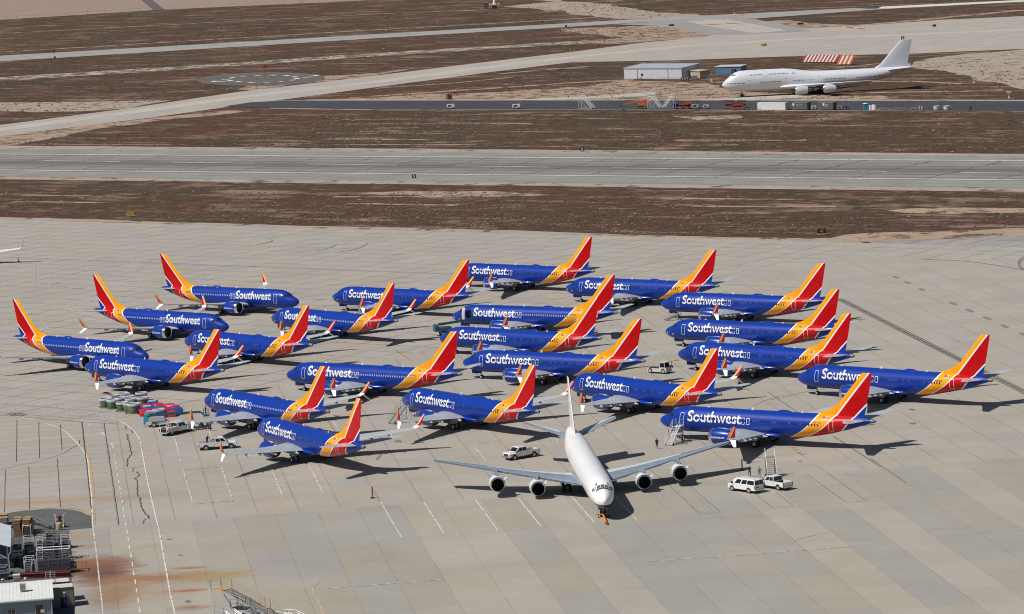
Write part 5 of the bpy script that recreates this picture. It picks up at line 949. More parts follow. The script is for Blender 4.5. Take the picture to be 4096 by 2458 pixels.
# tow tractor
p = R3(1545, 1440); t = thing('tow_tractor', 'white aircraft tow tractor with boxy cab between the rows of blue jets', 'tractor', (p.x, p.y + 1.2, 0), R(-72))
TRW = mat('tractor_white', (0.50, 0.49, 0.46), 0.45, var=.06, vs=2)
h = heading(R3(1480, 1400), R3(1590, 1455)); t.rotation_euler.z = R(-38); t.scale = (.82, .82, .88)
mb = MB(); mb.frus(-2.6, 2.6, -1.15, 1.15, .35, -2.5, 2.5, -1.1, 1.1, 1.05); mb.box(.5, 2.4, -1.0, 1.0, 1.05, 1.2); mb.build('body', TRW, t)
mb = MB(); mb.frus(.6, 2.2, -.95, .95, 1.2, .75, 2.0, -.85, .85, 2.3); mb.build('cab', TRW, t)
for k, q in hx_panes(None, .6, 2.2, .95, 1.2, 2.3, .15, .1, .2, .12, .88, [(.08, .92)]): m2 = MB(); m2.add(q, [(0, 1, 2, 3)]); m2.build('cab_window', CARG, t)
mb = MB(); mb.box(.6, 2.15, -.95, .95, 2.3, 2.4); mb.build('cab_roof', TRW, t); mb = MB(); mb.box(-2.2, .2, -.8, .8, 1.05, 1.18); mb.build('engine_deck', BEDM, t)
mb = MB(); mb.box(2.5, 2.72, -.25, .25, .45, .8); mb.build('hitch', OR, t); wheels(t, [(1.7, 1.0), (1.7, -1.0), (-1.7, 1.0), (-1.7, -1.0)], .55, .38)
p = R3(1640, 1380); t = thing('tow_bar', 'yellow tow bar sticking out behind the white tow tractor', 'tow bar', (p.x, p.y, 0), R(30)); mb = MB(); mb.tube((-1.2, 0, 1.0), (1.8, 0, 1.25), .09, 8); mb.build('shaft', mat('dull_yellow', (0.5, 0.38, 0.1), 0.6), t); mb = MB(); mb.beam((1.6, -.5, 1.2), (1.9, .5, 1.25), .14, .1); mb.build('yoke', DKM, t); mb = MB(); mb.wheel((.4, .3, .2), .2, .1); mb.wheel((.4, -.3, .2), .2, .1); mb.beam((.4, 0, .2), (.4, 0, 1.1), .06, .06); mb.build('wheel', TYR, t)
# golf cart
p = CL(2010, 765); t = thing('golf_cart', 'dark open golf cart with two seated people beside the service truck', 'golf cart', (p.x + .2, p.y + .9, 0), R(5))
DG_ = mat('cart_dark', (0.035, 0.035, 0.038), 0.45); mb = MB(); mb.frus(-1.35, 1.35, -.6, .6, .25, -1.3, 1.2, -.58, .58, .6); mb.frus(.7, 1.3, -.58, .58, .6, .75, 1.1, -.5, .5, .95); mb.build('body', DG_, t)
mb = MB(); mb.box(-.5, .0, -.55, .55, .6, .78); mb.box(-.62, -.5, -.55, .55, .7, 1.2); mb.build('seat', mat('cart_seat', (0.12, 0.12, 0.12), 0.7), t); mb = MB(); mb.box(-1.4, -.6, -.55, .55, .6, .66); mb.box(-1.4, -1.34, -.55, .55, .66, .86); mb.build('cargo_tray', GREYP, t)
mb = MB(); mb.tube((.55, -.28, .85), (.4, -.28, 1.05), .02, 6); mb.lathe([(0, .16), (.03, .16)], (.38, -.28, 1.05), 'z', 12); mb.build('steering_wheel', BLK, t); wheels(t, [(.9, .52), (.9, -.52), (-.85, .52), (-.85, -.52)], .23, .2)

# ---------------------------------------------------------------- boarding steps
ALU = mat('aluminium', (0.50, 0.51, 0.52), 0.4, 0.5); STW = mat('steps_white', (0.66, 0.66, 0.64), 0.45); STD = mat('steps_grey', (0.16, 0.165, 0.17), 0.55)
def steps(label, loc, rz, H=2.7, run=2.9, W=1.3, m=ALU, plat=1.3, rail=1.0, nst=11, mt=None, railm=None, group=None, name='boarding_steps', closed=True):
    """flight climbs towards +x, platform at its top"""
    t = thing(name, label, 'steps', loc, rz, group); mt = mt or m; railm = railm or m; x0 = -run
    for s in (1, -1):
        mb = MB(); mb.beam((x0, s * W / 2, .12), (0, s * W / 2, H), .07, .22); mb.build('stringer', m, t)
    mb = MB()
    for k in range(nst): a = (k + 1) / (nst + 1); mb.box(x0 + run * a - .12, x0 + run * a + .13, -W / 2 + .04, W / 2 - .04, .12 + (H - .12) * a - .03, .12 + (H - .12) * a)
    mb.build('tread', mt, t)
    mb = MB(); mb.box(0, plat, -W / 2, W / 2, H - .08, H); mb.build('platform', mt, t)
    for s in (1, -1):
        mb = MB(); y = s * (W / 2 + .02); r_ = .03; mb.path([(x0, y, .15), (x0 + .05, y, .15 + rail), (0, y, H + rail), (plat, y, H + rail), (plat, y, H)], r_); mb.path([(x0 + .03, y, .15 + rail * .5), (0, y, H + rail * .5), (plat, y, H + rail * .5)], r_ * .8)
        for k in range(1, 5): a = k / 5; mb.tube((x0 + run * a, y, .12 + H * a), (x0 + run * a, y, .15 + rail + (H - .12) * a), r_ * .8, 6)
        mb.tube((0, y, H), (0, y, H + rail), r_, 6); mb.build('handrail', railm, t)
    mb = MB()
    for s in (1, -1):
        y = s * W / 2; mb.beam((.05, y, .2), (.05, y, H), .07, .07); mb.beam((plat - .1, y, .2), (plat - .1, y, H), .07, .07); mb.beam((x0 + .2, y, .2), (plat - .1, y, .2), .07, .07); mb.beam((.05, y, .3), (plat - .1, y, H * .8), .04, .04); mb.beam((-run * .5, y, .22), (-run * .5, y, H * .5), .05, .05); mb.beam((-run * .5, y, .3), (.05, y, H * .7), .04, .04)
    for x in (x0 + .2, .05, plat - .1): mb.beam((x, -W / 2, .2), (x, W / 2, .2), .07, .07)
    mb.build('frame', m, t)
    wheels(t, [(plat - .1, W / 2 + .1), (plat - .1, -W / 2 - .1), (x0 + .4, W / 2 + .08), (x0 + .4, -W / 2 - .08)], .17, .1); return t
def nose_side(j, x, y):  # a point in a jet's own frame
    h = j.rotation_euler.z; return Vector((j.location.x + x * math.cos(h) - y * math.sin(h), j.location.y + x * math.sin(h) + y * math.cos(h), 0))
q = nose_side(JET['D7'], -5.1, 3.3); steps('white boarding steps at the front door of the nearest blue jet at right', (q.x, q.y, 0), R(144.5 - 90) + R(6), 2.55, 3.1, 1.25, STW, 1.25, 1.05, 10)
q = nose_side(JET['C8'], -5.1, 3.5); steps('silver lattice boarding steps at the nose of the blue jet left of the four-engined jet', (q.x, q.y, 0), R(125.7 - 90 + 12), 2.55, 3.2, 1.2, ALU, 1.3, 1.05, 11)
q = ZV(1290, 905); steps('tall grey steps standing behind the compact pickup, no airplane at them', (q.x - .15, q.y + 1.9, 0), R(92), 2.9, 2.0, 1.35, STD, .5, 1.3, 10, railm=STW)
q = R4(232, 800); t = thing('folded_steps', 'small grey folding steps lying at the nose wheel of N8709Q', 'steps', (q.x, q.y, 0), R(20)); FG = mat('folded_grey', (0.27, 0.26, 0.24), 0.6)
mb = MB()
for s in (1, -1): mb.beam((-1.9, s * .6, .15), (1.4, s * .6, 1.1), .08, .2)
mb.build('stringer', FG, t); mb = MB()
for k in range(8): mb.box(-1.7 + k * .42, -1.5 + k * .42, -.56, .56, .2 + k * .125, .24 + k * .125)
mb.build('tread', FG, t); mb = MB(); mb.path([(-1.9, .62, .2), (-1.6, .62, .9), (1.2, .62, 1.7), (1.4, .62, 1.1)], .03); mb.path([(-1.9, -.62, .2), (-1.6, -.62, .9), (1.2, -.62, 1.7), (1.4, -.62, 1.1)], .03); mb.build('handrail', FG, t); wheels(t, [(1.3, .7), (1.3, -.7)], .2, .1)

# ---------------------------------------------------------------- boom lifts
TEAL = mat('lift_teal', (0.015, 0.085, 0.13), 0.45, var=.1); CYAN = mat('lift_cyan', (0.03, 0.30, 0.45), 0.45); LGRY = mat('lift_grey', (0.38, 0.40, 0.43), 0.45, var=.08)
def basket(mb_m, t, bx0, by0, bz, W=.9, L=1.9, H=1.1, m=None):
    mb = MB(); mb.box(bx0 - W / 2, bx0 + W / 2, by0 - L / 2, by0 + L / 2, bz, bz + .08); n = 4
    for x in (-W / 2, W / 2):
        for z in (.4, .75, H): mb.tube((bx0 + x, by0 - L / 2, bz + z), (bx0 + x, by0 + L / 2, bz + z), .025, 6)
        for k in range(n + 1): y = -L / 2 + L * k / n; mb.tube((bx0 + x, by0 + y, bz), (bx0 + x, by0 + y, bz + H), .025, 6)
    for y in (-L / 2, L / 2):
        for z in (.4, .75, H): mb.tube((bx0 - W / 2, by0 + y, bz + z), (bx0 + W / 2, by0 + y, bz + z), .025, 6)
    return mb.build('basket', m, t)
def boom_lift(label, loc, rz, Lb=9.5, z0=1.9, z1=2.0, cb=CYAN, cm=LGRY, cboom=TEAL, cbk=None, scale=1.0, chh=None):
    t = thing('boom_lift', label, 'boom lift', loc, rz); t.scale = (scale,) * 3
    mb = MB(); mb.frus(-1.5, 1.5, -1.0, 1.0, .45, -1.4, 1.4, -.95, .95, .95); mb.build('chassis', chh or cm, t); wheels(t, [(1.1, 1.05), (1.1, -1.05), (-1.1, 1.05), (-1.1, -1.05)], .45, .36)
    mb = MB(); mb.frus(-2.2, .9, -1.1, 1.1, 1.0, -2.1, .7, -1.05, 1.05, 1.75); mb.build('turret', cm, t, True); mb = MB(); mb.frus(-2.75, -2.1, -1.12, 1.12, 1.0, -2.65, -2.1, -1.1, 1.1, 2.3); mb.build('counterweight', cb, t)
    mb = MB(); mb.beam((-1.9, 0, z0), (Lb * .55, 0, z0 + (z1 - z0) * .5), .42, .46); mb.beam((Lb * .5, 0, z0 + (z1 - z0) * .5), (Lb, 0, z1), .32, .34); mb.build('boom', cboom, t)
    mb = MB(); mb.beam((Lb, 0, z1), (Lb + .5, 0, z1 - .5), .2, .25); mb.build('jib', cboom, t); basket(None, t, Lb + 1.0, 0, z1 - .75, .95, 1.9, 1.15, cbk or cboom); return t
a, b = CL(1165, 640), CL(1880, 590); h = heading((a[0], a[1]), (CL(1870, 640)[0], CL(1870, 640)[1])); L_ = (Vector(CL(1870, 700)[:2]) - Vector(CL(1150, 700)[:2])).length
q = GZ(380 + 1330 * 520 / 2473, 1560 + 730 * 520 / 2473); BLa = boom_lift('grey and cyan boom lift with a man in its basket behind the service truck', (q.x - 1.0, q.y + 2.6, 0), R(4), 7.0, 2.05, 2.05, CYAN, LGRY, TEAL); LIFTA = BLa
mb = MB(); mb.tube((-2.9, .9, .3), (-2.9, .9, 1.6), .32, 12); mb.build('gas_bottle', mat('pale_blue', (0.30, 0.45, 0.55), 0.5), BLa)
q = R2(1880, 1070); BLb = boom_lift('teal boom lift raised to the open door of a blue jet', (q.x + .6, q.y + .4, 0), R(14), 5.6, 2.3, 3.0, TEAL, TEAL, TEAL)
# tail cones of the small markers
def post(label, loc, h=1.7, c=(0.22, 0.05, 0.03)):
    t = thing('marker_post', label, 'marker post', loc); mb = MB(); mb.tube((0, 0, 0.04), (0, 0, h), .1, 8); mb.build('post', mat('marker_red', c, .6), t); mb = MB(); mb.lathe([(0, .42), (.05, .42), (.08, .12)], (0, 0, 0), 'z', 12, (True, True)); mb.build('base', BLK, t)
post('red marker post by the tip of the right wing shadow', tuple(ZV(465, 690))); post('red marker post standing alone left of the four-engined jet', tuple(R7(460, 1432)))
post('small dark red cone near the wing tip at the left edge', tuple(R1(178, 235)), 1.0)
# ---------------------------------------------------------------- people
SKN = (0.36, 0.19, 0.12)
def person(label, loc, rz, pose, shirt, pants, hair, skin=SKN, shoes=(.02, .02, .02), sleeve=True, shorts=False, name='person', H=1.76, bald=None):
    """joints as connected edges with radii, grown by a skin modifier, then coloured by height"""
    t = thing(name, label, 'person', loc, rz); J = dict(pel=(0, 0, .95), wst=(0, 0, 1.08), chs=(0.01, 0, 1.32), nck=(0.01, 0, 1.49), hd1=(.03, 0, 1.58), hd2=(.02, 0, 1.70),
        shl=(0, .19, 1.42), ell=(-.03, .27, 1.16), wrl=(.06, .27, .93), hal=(.09, .26, .84), shr=(0, -.19, 1.42), elr=(-.03, -.27, 1.16), wrr=(.06, -.27, .93), har=(.09, -.26, .84),
        hpl=(0, .1, .9), knl=(.03, .11, .50), anl=(0, .11, .09), tol=(.16, .12, .04), hpr=(0, -.1, .9), knr=(.03, -.11, .50), anr=(0, -.11, .09), tor=(.16, -.12, .04)); J.update(pose)
    RD = dict(pel=(.15, .12), wst=(.14, .105), chs=(.17, .12), nck=(.06, .06), hd1=(.085, .085), hd2=(.09, .095), shl=(.07, .07), shr=(.07, .07), ell=(.048, .048), elr=(.048, .048), wrl=(.033, .033), wrr=(.033, .033), hal=(.042, .028), har=(.042, .028), hpl=(.1, .1), hpr=(.1, .1), knl=(.065, .065), knr=(.065, .065), anl=(.045, .045), anr=(.045, .045), tol=(.045, .035), tor=(.045, .035))
    E = [('pel', 'wst'), ('wst', 'chs'), ('chs', 'nck'), ('nck', 'hd1'), ('hd1', 'hd2'), ('chs', 'shl'), ('shl', 'ell'), ('ell', 'wrl'), ('wrl', 'hal'), ('chs', 'shr'), ('shr', 'elr'), ('elr', 'wrr'), ('wrr', 'har'), ('pel', 'hpl'), ('hpl', 'knl'), ('knl', 'anl'), ('anl', 'tol'), ('pel', 'hpr'), ('hpr', 'knr'), ('knr', 'anr'), ('anr', 'tor')]
    ks = list(J); me = bpy.data.meshes.new('p'); me.from_pydata([J[k] for k in ks], [(ks.index(a), ks.index(b)) for a, b in E], []); ob = bpy.data.objects.new('p', me); COL.objects.link(ob)
    sk = ob.modifiers.new('s', 'SKIN'); sk.use_smooth_shade = True; sv = me.skin_vertices[0].data
    for k in ks: sv[ks.index(k)].radius = RD[k]; sv[ks.index(k)].use_root = (k == 'pel')
    su = ob.modifiers.new('u', 'SUBSURF'); su.levels = 1; su.render_levels = 1; dg = bpy.context.evaluated_depsgraph_get(); dg.update(); m2 = bpy.data.meshes.new_from_object(ob.evaluated_get(dg)); bpy.data.objects.remove(ob)
    ms = [mat('skin_%.2f' % skin[0], skin, .6), mat('cloth_%.2f_%.2f_%.2f' % shirt, shirt, .85), mat('cloth_%.2f_%.2f_%.2f' % pants, pants, .85), mat('shoe', shoes, .6)]
    m2.materials.clear()
    for m in ms: m2.materials.append(m)
    pts = {k: Vector(J[k]) for k in ks}; zone = {}
    for (a, b) in E:
        if b in ('hd1', 'hd2') : z = 0
        elif b in ('hal', 'har'): z = 0
        elif b in ('wrl', 'wrr'): z = 1 if sleeve else 0
        elif a == 'pel' and b[:2] == 'hp': z = 2
        elif b[:2] == 'kn': z = 2
        elif b[:2] == 'an': z = 0 if shorts else 2
        elif b[:2] == 'to': z = 3
        else: z = 1
        zone[(a, b)] = z
    for p in m2.polygons:
        c = p.center; best = 9; bz = 1
        for (a, b), z in zone.items():
            A, B = pts[a], pts[b]; tt = max(0, min(1, (c - A).dot(B - A) / (B - A).length_squared)); d = (c - A.lerp(B, tt)).length - RD[a][0] * .6
            if d < best: best = d; bz = z
        p.material_index = bz; p.use_smooth = True
    m2.name = 'body'; o = bpy.data.objects.new('body', m2); COL.objects.link(o); o.parent = t; s_ = H / 1.79; o.scale = (s_, s_, s_)
    mb = MB(); c = pts['hd2'] + Vector((-.025, 0, .035)); rs = []
    for k in range(5): f = k / 4; rs.append([(c.x + .105 * math.cos(f * 1.35) * math.cos(a), c.y + .095 * math.cos(f * 1.35) * math.sin(a), c.z + .085 * math.sin(f * 1.5)) for a in [i * math.pi / 6 for i in range(12)]])
    mb.rings(rs); ho = mb.build('hair', mat('hair_%.2f' % hair[0], hair, .8), t, True); ho.scale = (s_, s_, s_)
    fc = pts['hd2'] + Vector((.1, 0, -.035)); mb = MB(); mb.hexa([fc + Vector((-.03, -.018, -.02)), fc + Vector((.015, -.014, -.02)), fc + Vector((.015, .014, -.02)), fc + Vector((-.03, .018, -.02))], [fc + Vector((-.03, -.01, .02)), fc + Vector((0, -.006, .02)), fc + Vector((0, .006, .02)), fc + Vector((-.03, .01, .02))]); no = mb.build('nose', ms[0], t); no.scale = (s_, s_, s_)
    for s in (1, -1): mb = MB(); mb.box(fc.x - .03, fc.x - .012, s * .035 - .012, s * .035 + .012, fc.z + .02, fc.z + .035); eo = mb.build('eye', BLK, t); eo.scale = (s_, s_, s_)
    # fingers
    for hnd, elb in (('hal', 'wrl'), ('har', 'wrr')):
        A = pts[hnd]; d = (A - pts[elb]).normalized(); sd = d.cross(Vector((1, 0, 0))).normalized() if abs(d.x) < .9 else Vector((0, 1, 0)); fw_ = sd.cross(d); mb = MB()
        for k, l in enumerate((.07, .08, .075, .06)): b0 = A + fw_ * (.028 - k * .018) + d * .02; mb.tube(b0, b0 + d * l * .55 + sd * .006, .0095, 5, .009); mb.tube(b0 + d * l * .55 + sd * .006, b0 + d * l + sd * .018, .009, 5, .007)
        mb.tube(A + fw_ * .03, A + fw_ * .07 + d * .04, .011, 5, .008); ho = mb.build('fingers', ms[0], t); ho.scale = (s_, s_, s_)
    return t
WALK = dict(knl=(.17, .1, .52), anl=(.2, .1, .1), tol=(.36, .1, .06), knr=(-.02, -.1, .50), anr=(-.28, -.1, .13), tor=(-.16, -.1, .04), wrl=(-.1, .26, .95), hal=(-.1, .25, .86), ell=(-.12, .26, 1.17), wrr=(.16, -.24, .98), har=(.2, -.23, .9), elr=(.0, -.27, 1.16))
BK = (.012, .012, .014)
person('man in black walking alone between the four-engined jet and the white steps', tuple(R8(1035, 836)), R(-75), WALK, BK, BK, BK, (.1, .06, .045))
person('grey-haired person in black standing behind the white van', tuple(ZV(668, 865)), R(80), dict(wrl=(.22, .1, 1.12), hal=(.28, .02, 1.13), ell=(.05, .27, 1.14), wrr=(.22, -.1, 1.12), har=(.28, -.03, 1.13), elr=(.05, -.27, 1.14)), BK, BK, (.35, .34, .32))
person('man in teal shirt and tan shorts, hand on hip, behind the van', tuple(ZV(935, 905)), R(100), dict(elr=(-.08, -.36, 1.2), wrr=(.02, -.2, 1.02), har=(.05, -.17, 1.0)), (.012, .19, .19), (.30, .24, .16), BK, sleeve=False, shorts=True)
person('man in black standing beside the golf cart', tuple(CL(2205, 780)), R(170), {}, BK, (.02, .022, .03), BK)
q = nose_side(JET['D7'], -6.7, 4.2); person('person in black bending over at the foot of the white steps, right side', (q.x, q.y - .5, 0), R(120), dict(wst=(.08, 0, 1.03), chs=(.26, 0, 1.15), nck=(.40, 0, 1.22), hd1=(.48, 0, 1.24), hd2=(.56, 0, 1.3), shl=(.3, .19, 1.18), shr=(.3, -.19, 1.18), ell=(.42, .24, .92), elr=(.42, -.24, .92), wrl=(.6, .2, .75), wrr=(.6, -.2, .75), hal=(.66, .18, .68), har=(.66, -.18, .68)), BK, BK, BK)
q = R8(1150, 748); person('person in dark clothes half hidden behind the foot of the white steps', (q.x, q.y + .6, 0), R(20), {}, (.03, .03, .05), BK, BK)
bq_ = pk2; hh = pk2.rotation_euler.z; bp = Vector((pk2.location.x - 1.7 * math.cos(hh) - .1 * math.sin(hh), pk2.location.y - 1.7 * math.sin(hh) + .1 * math.cos(hh), .72))
person('man in black leaning forward in the bed of the white pickup', tuple(bp), hh + R(-60), dict(wst=(.03, 0, 1.08), chs=(.14, 0, 1.29), nck=(.22, 0, 1.43), hd1=(.28, 0, 1.49), hd2=(.33, 0, 1.58), shl=(.15, .19, 1.36), shr=(.15, -.19, 1.36), ell=(.2, .33, 1.12), elr=(.2, -.3, 1.1), wrl=(.35, .35, .95), wrr=(.36, -.28, .92), hal=(.4, .35, .88), har=(.42, -.27, .86)), BK, BK, (.03, .025, .02))
h_ = LIFTA.rotation_euler.z; bp = Vector((LIFTA.location.x + 7.9 * math.cos(h_), LIFTA.location.y + 7.9 * math.sin(h_), 1.38)); person('man in dark blue standing in the basket of the grey boom lift', tuple(bp), R(20), dict(wrl=(.25, .2, 1.1), hal=(.3, .2, 1.1), wrr=(.25, -.2, 1.1), har=(.3, -.2, 1.1)), (.02, .03, .05), BK, BK)
SIT = dict(pel=(0, 0, .5), wst=(-.03, 0, .62), chs=(-.02, 0, .86), nck=(0, 0, 1.03), hd1=(.03, 0, 1.12), hd2=(.03, 0, 1.24), shl=(-.02, .19, .96), shr=(-.02, -.19, .96), ell=(.06, .26, .74), elr=(.06, -.26, .74), wrl=(.28, .2, .72), wrr=(.28, -.2, .72), hal=(.34, .18, .74), har=(.34, -.18, .74), hpl=(.04, .1, .48), hpr=(.04, -.1, .48), knl=(.42, .12, .5), knr=(.42, -.12, .5), anl=(.46, .12, .12), anr=(.46, -.12, .12), tol=(.6, .12, .06), tor=(.6, -.12, .06))
gc = [o for o in COL.objects if o.name == 'golf_cart'][0]; gh = gc.rotation_euler.z
for s, lb in ((.3, 'person in black sitting on the far side of the golf cart'), (-.3, 'person in black sitting at the wheel of the golf cart')):
    q = Vector((gc.location.x - .2 * math.cos(gh) - s * math.sin(gh), gc.location.y - .2 * math.sin(gh) + s * math.cos(gh), .32)); person(lb, tuple(q), gh, SIT, BK, (.025, .025, .03), BK)
# ---------------------------------------------------------------- stored engine parts on pallets
GRN = mat('cowl_green', (0.055, 0.15, 0.075), 0.6, var=.12, vs=1.5); GRNP = mat('cowl_pale_green', (0.13, 0.18, 0.105), 0.6, var=.12, vs=1.5); LIPM = mat('cowl_silver', (0.58, 0.58, 0.60), 0.35, 0.35); WOOD = mat('pallet_wood', (0.20, 0.13, 0.075), 0.85, var=.2, vs=2); WOODR = mat('pallet_brown', (0.15, 0.07, 0.045), 0.8, var=.15, vs=2)
RDC = mat('cowl_red', (0.52, 0.015, 0.015), 0.35, coat=.3, var=.06); BLC = mat('cowl_blue', (0.03, 0.06, 0.27), 0.35, coat=.3, var=.08); FILM = mat('plastic_film', (0.34, 0.38, 0.48), 0.25, coat=.4, var=.2, vs=3)
def pallet(t, hx, hy, m=WOOD):
    mb = MB()
    for y in (-hy, 0, hy): mb.box(-hx, hx, y - .05, y + .05, 0, .1)
    n = 7
    for k in range(n): x = -hx + 2 * hx * k / (n - 1); mb.box(x - .09, x + .09, -hy - .05, hy + .05, .1, .14)
    return mb.build('pallet', m, t)
def inlet(label, loc, m=GRN, s=1.0, tilt=0.0):
    t = thing('engine_inlet_cowl', label, 'engine cowl', loc, rnd.uniform(0, 6), 'silver-lipped engine inlets standing on pallets'); t.scale = (s, s, s); pallet(t, 1.1, 1.1)
    mb = MB(); mb.lathe([(.15, .92), (.5, 1.0), (.9, 1.06), (1.25, 1.08)], (0, 0, 0), 'z', 28, (True, False)); mb.lathe([(1.22, .93), (.5, .86), (.2, .84)], (0, 0, 0), 'z', 28); b = mb.build('barrel', m, t, True)
    mb = MB(); mb.lathe([(1.15, .92), (1.45, .93), (1.58, .98), (1.62, 1.07), (1.56, 1.16), (1.40, 1.19), (1.24, 1.16), (1.2, 1.08)], (0, 0, 0), 'z', 28); mb.build('lip', LIPM, t, True)
    mb = MB(); mb.lathe([(.3, .85), (.31, .02)], (0, 0, 0), 'z', 20); mb.build('duct_floor', DKM, t); return t
IN = [(295, 440, 250, GRN, 1.0, 'green inlet cowl with silver lip at the left end of the stack'), (365, 452, 262, GRN, 1.0, 'green inlet cowl second from the left in the front row'), (455, 474, 280, GRN, .98, 'bright green inlet cowl third from the left in the front row'), (520, 480, 0, GRNP, .95, 'pale green inlet cowl half hidden behind the front right one'), (570, 497, 0, GRNP, 1.08, 'pale green inlet cowl at the right end of the front row'),
      (365, 404, 0, GRN, .98, 'green inlet cowl in the second row by the small red trolley'), (440, 425, 0, GRN, .95, 'green inlet cowl in the middle of the second row'), (470, 388, 0, GRN, 1.0, 'green inlet cowl at the back left of the stack'), (522, 410, 0, GRN, .95, 'green inlet cowl at the back behind the bright green one'), (535, 432, 0, GRN, .9, 'green inlet cowl in the middle covered at the back'), (642, 380, 0, GRN, .98, 'dark green inlet cowl farthest back at the right'), (652, 425, 0, GRNP, .98, 'grey green inlet cowl behind the red cowling doors')]
for (x, y, _, m, s, lb) in IN: p = R6(x, y); inlet(lb, (p.x, p.y + .9, 0), m, s)
p = CL(1210, 545); inlet('blue inlet cowl with silver lip behind the grey boom lift', (p.x, p.y + 1.2, 0), BLC, .95)
for i, ch in enumerate([c for c in COL.objects if c.name.startswith('engine_inlet_cowl')]): pass
def cowl(label, loc, rz, m, L=2.2, r=1.0, film=False, arc=math.pi):
    t = thing('engine_cowl_door', label, 'engine cowl', loc, rz, 'red and blue cowling doors lying in rows'); mb = MB(); n = 12; st = [(-L / 2, r * .86), (-L / 4, r * .98), (0, r), (L / 4, r * .99), (L / 2, r * .9)]
    outer = [[(x, q * math.cos(a), q * math.sin(a)) for a in [i * arc / n for i in range(n + 1)]] for x, q in st]; inner = [[(x, (q - .07) * math.cos(a), (q - .07) * math.sin(a)) for a in [i * arc / n for i in range(n + 1)]] for x, q in st]
    mb.rings([o + i[::-1] for o, i in zip(outer, inner)], (True, True)); mb.build('shell', m, t, True)
    mb = MB(); mb.rings([[(x, (q - .075) * math.cos(a), (q - .075) * math.sin(a)) for a in [i * arc / n for i in range(n + 1)]] for x, q in st], (False, False), False); mb.build('lining', mat('cowl_lining', (0.03, 0.03, 0.03), .7), t)
    if film:
        mb = MB(); mb.rings([[(x, (r + .03 + .02 * rnd.random()) * math.cos(a), (r + .03 + .02 * rnd.random()) * math.sin(a)) for a in [.5 + i * .25 for i in range(8)]] for x in (-L * .35, -L * .1, L * .1, L * .3)], (False, False), False); mb.build('film_cover', FILM, t)
    return t
CW = [(650, 460, RDC, 2.0, .95, 0, 'red cowling door just right of the pale green inlets'), (742, 425, BLC, 2.1, .95, 1, 'blue cowling door at the back left of its pile'), (700, 470, BLC, 2.2, .9, 1, 'blue cowling door wrapped in clear film'), (690, 520, RDC, 2.7, 1.15, 0, 'large red cowling half open to the left at the front'), (645, 505, BLC, 1.4, .9, 0, 'small blue cowling with a black opening beside the large red one'), (800, 447, RDC, 2.0, .9, 0, 'red cowling door in the back row'), (810, 485, BLC, 2.2, 1.0, 0, 'blue cowling door in the middle of its pile'),
      (870, 485, RDC, 1.9, .85, 0, 'red cowling door in the middle of its pile'), (905, 455, RDC, 2.1, .95, 0, 'long red cowling door at the back right'), (920, 470, BLC, 1.9, .9, 1, 'blue cowling door behind the rightmost red one'), (970, 510, BLC, 2.3, 1.25, 0, 'blue cowling with red edge at the right end'), (915, 528, RDC, 2.1, 1.0, 0, 'red cowling with rivets at the front right'), (965, 470, RDC, 1.8, .9, 0, 'narrow red cowling door at the back right corner')]
for k, (x, y, m, L, r_, film, lb) in enumerate(CW): p = R6(x, y); cowl(lb, (p.x, p.y + r_ * .7, .05), R(12 + 9 * math.sin(k * 2.1)), m, L, r_, film)
p = CL(1080, 545); t = thing('metal_crate', 'silver ribbed metal crate in front of the red cowling', 'crate', (p.x, p.y + .6, 0), R(-8)); mb = MB(); mb.box(-.95, .95, -.55, .55, .08, 1.2)
for k in range(7): mb.box(-.9 + k * .29, -.86 + k * .29, -.58, .58, .1, 1.15)
mb.build('box', mat('crate_silver', (0.40, 0.40, 0.41), .45, .5), t); mb = MB(); mb.box(-1, 1, -.6, .6, 1.2, 1.27); mb.build('lid', GREYP, t)
p = CL(310, 175); t = thing('hand_trolley', 'small dark red trolley behind the green inlets', 'trolley', (p.x, p.y, 0), .3); mb = MB(); mb.path([(-.6, -.3, .25), (-.6, -.3, 1.3), (-.6, .3, 1.3), (-.6, .3, .25)], .045); mb.box(-.6, .9, -.35, .35, .3, .38); mb.build('frame', mat('trolley_red', (0.22, 0.03, 0.03), .6), t); mb = MB(); mb.tube((.2, 0, .4), (.2, 0, .9), .22, 10); mb.build('bottle', RDC, t); wheels(t, [(.7, .38), (.7, -.38), (-.5, .38), (-.5, -.38)], .16, .08)
p = CL(800, 290); t = thing('film_bundle', 'crumpled white plastic wrapping among the inlets', 'wrapping', (p.x, p.y, 0)); mb = MB(); rs = []
for k in range(5): rs.append([((.9 - .2 * k) * (1 + .25 * math.sin(3 * a + k)) * math.cos(a), (.7 - .15 * k) * (1 + .2 * math.sin(5 * a)) * math.sin(a), .3 * k + .1 * math.sin(4 * a + k)) for a in [i * math.pi / 8 for i in range(16)]])
mb.rings(rs); mb.build('wrapping', FILM, t, False)
p = R6(715, 408); t = thing('wood_pallet', 'empty wooden pallet behind the cowling pile', 'pallet', (p.x, p.y, 0), .4); pallet(t, 1.3, 1.1, WOODR)

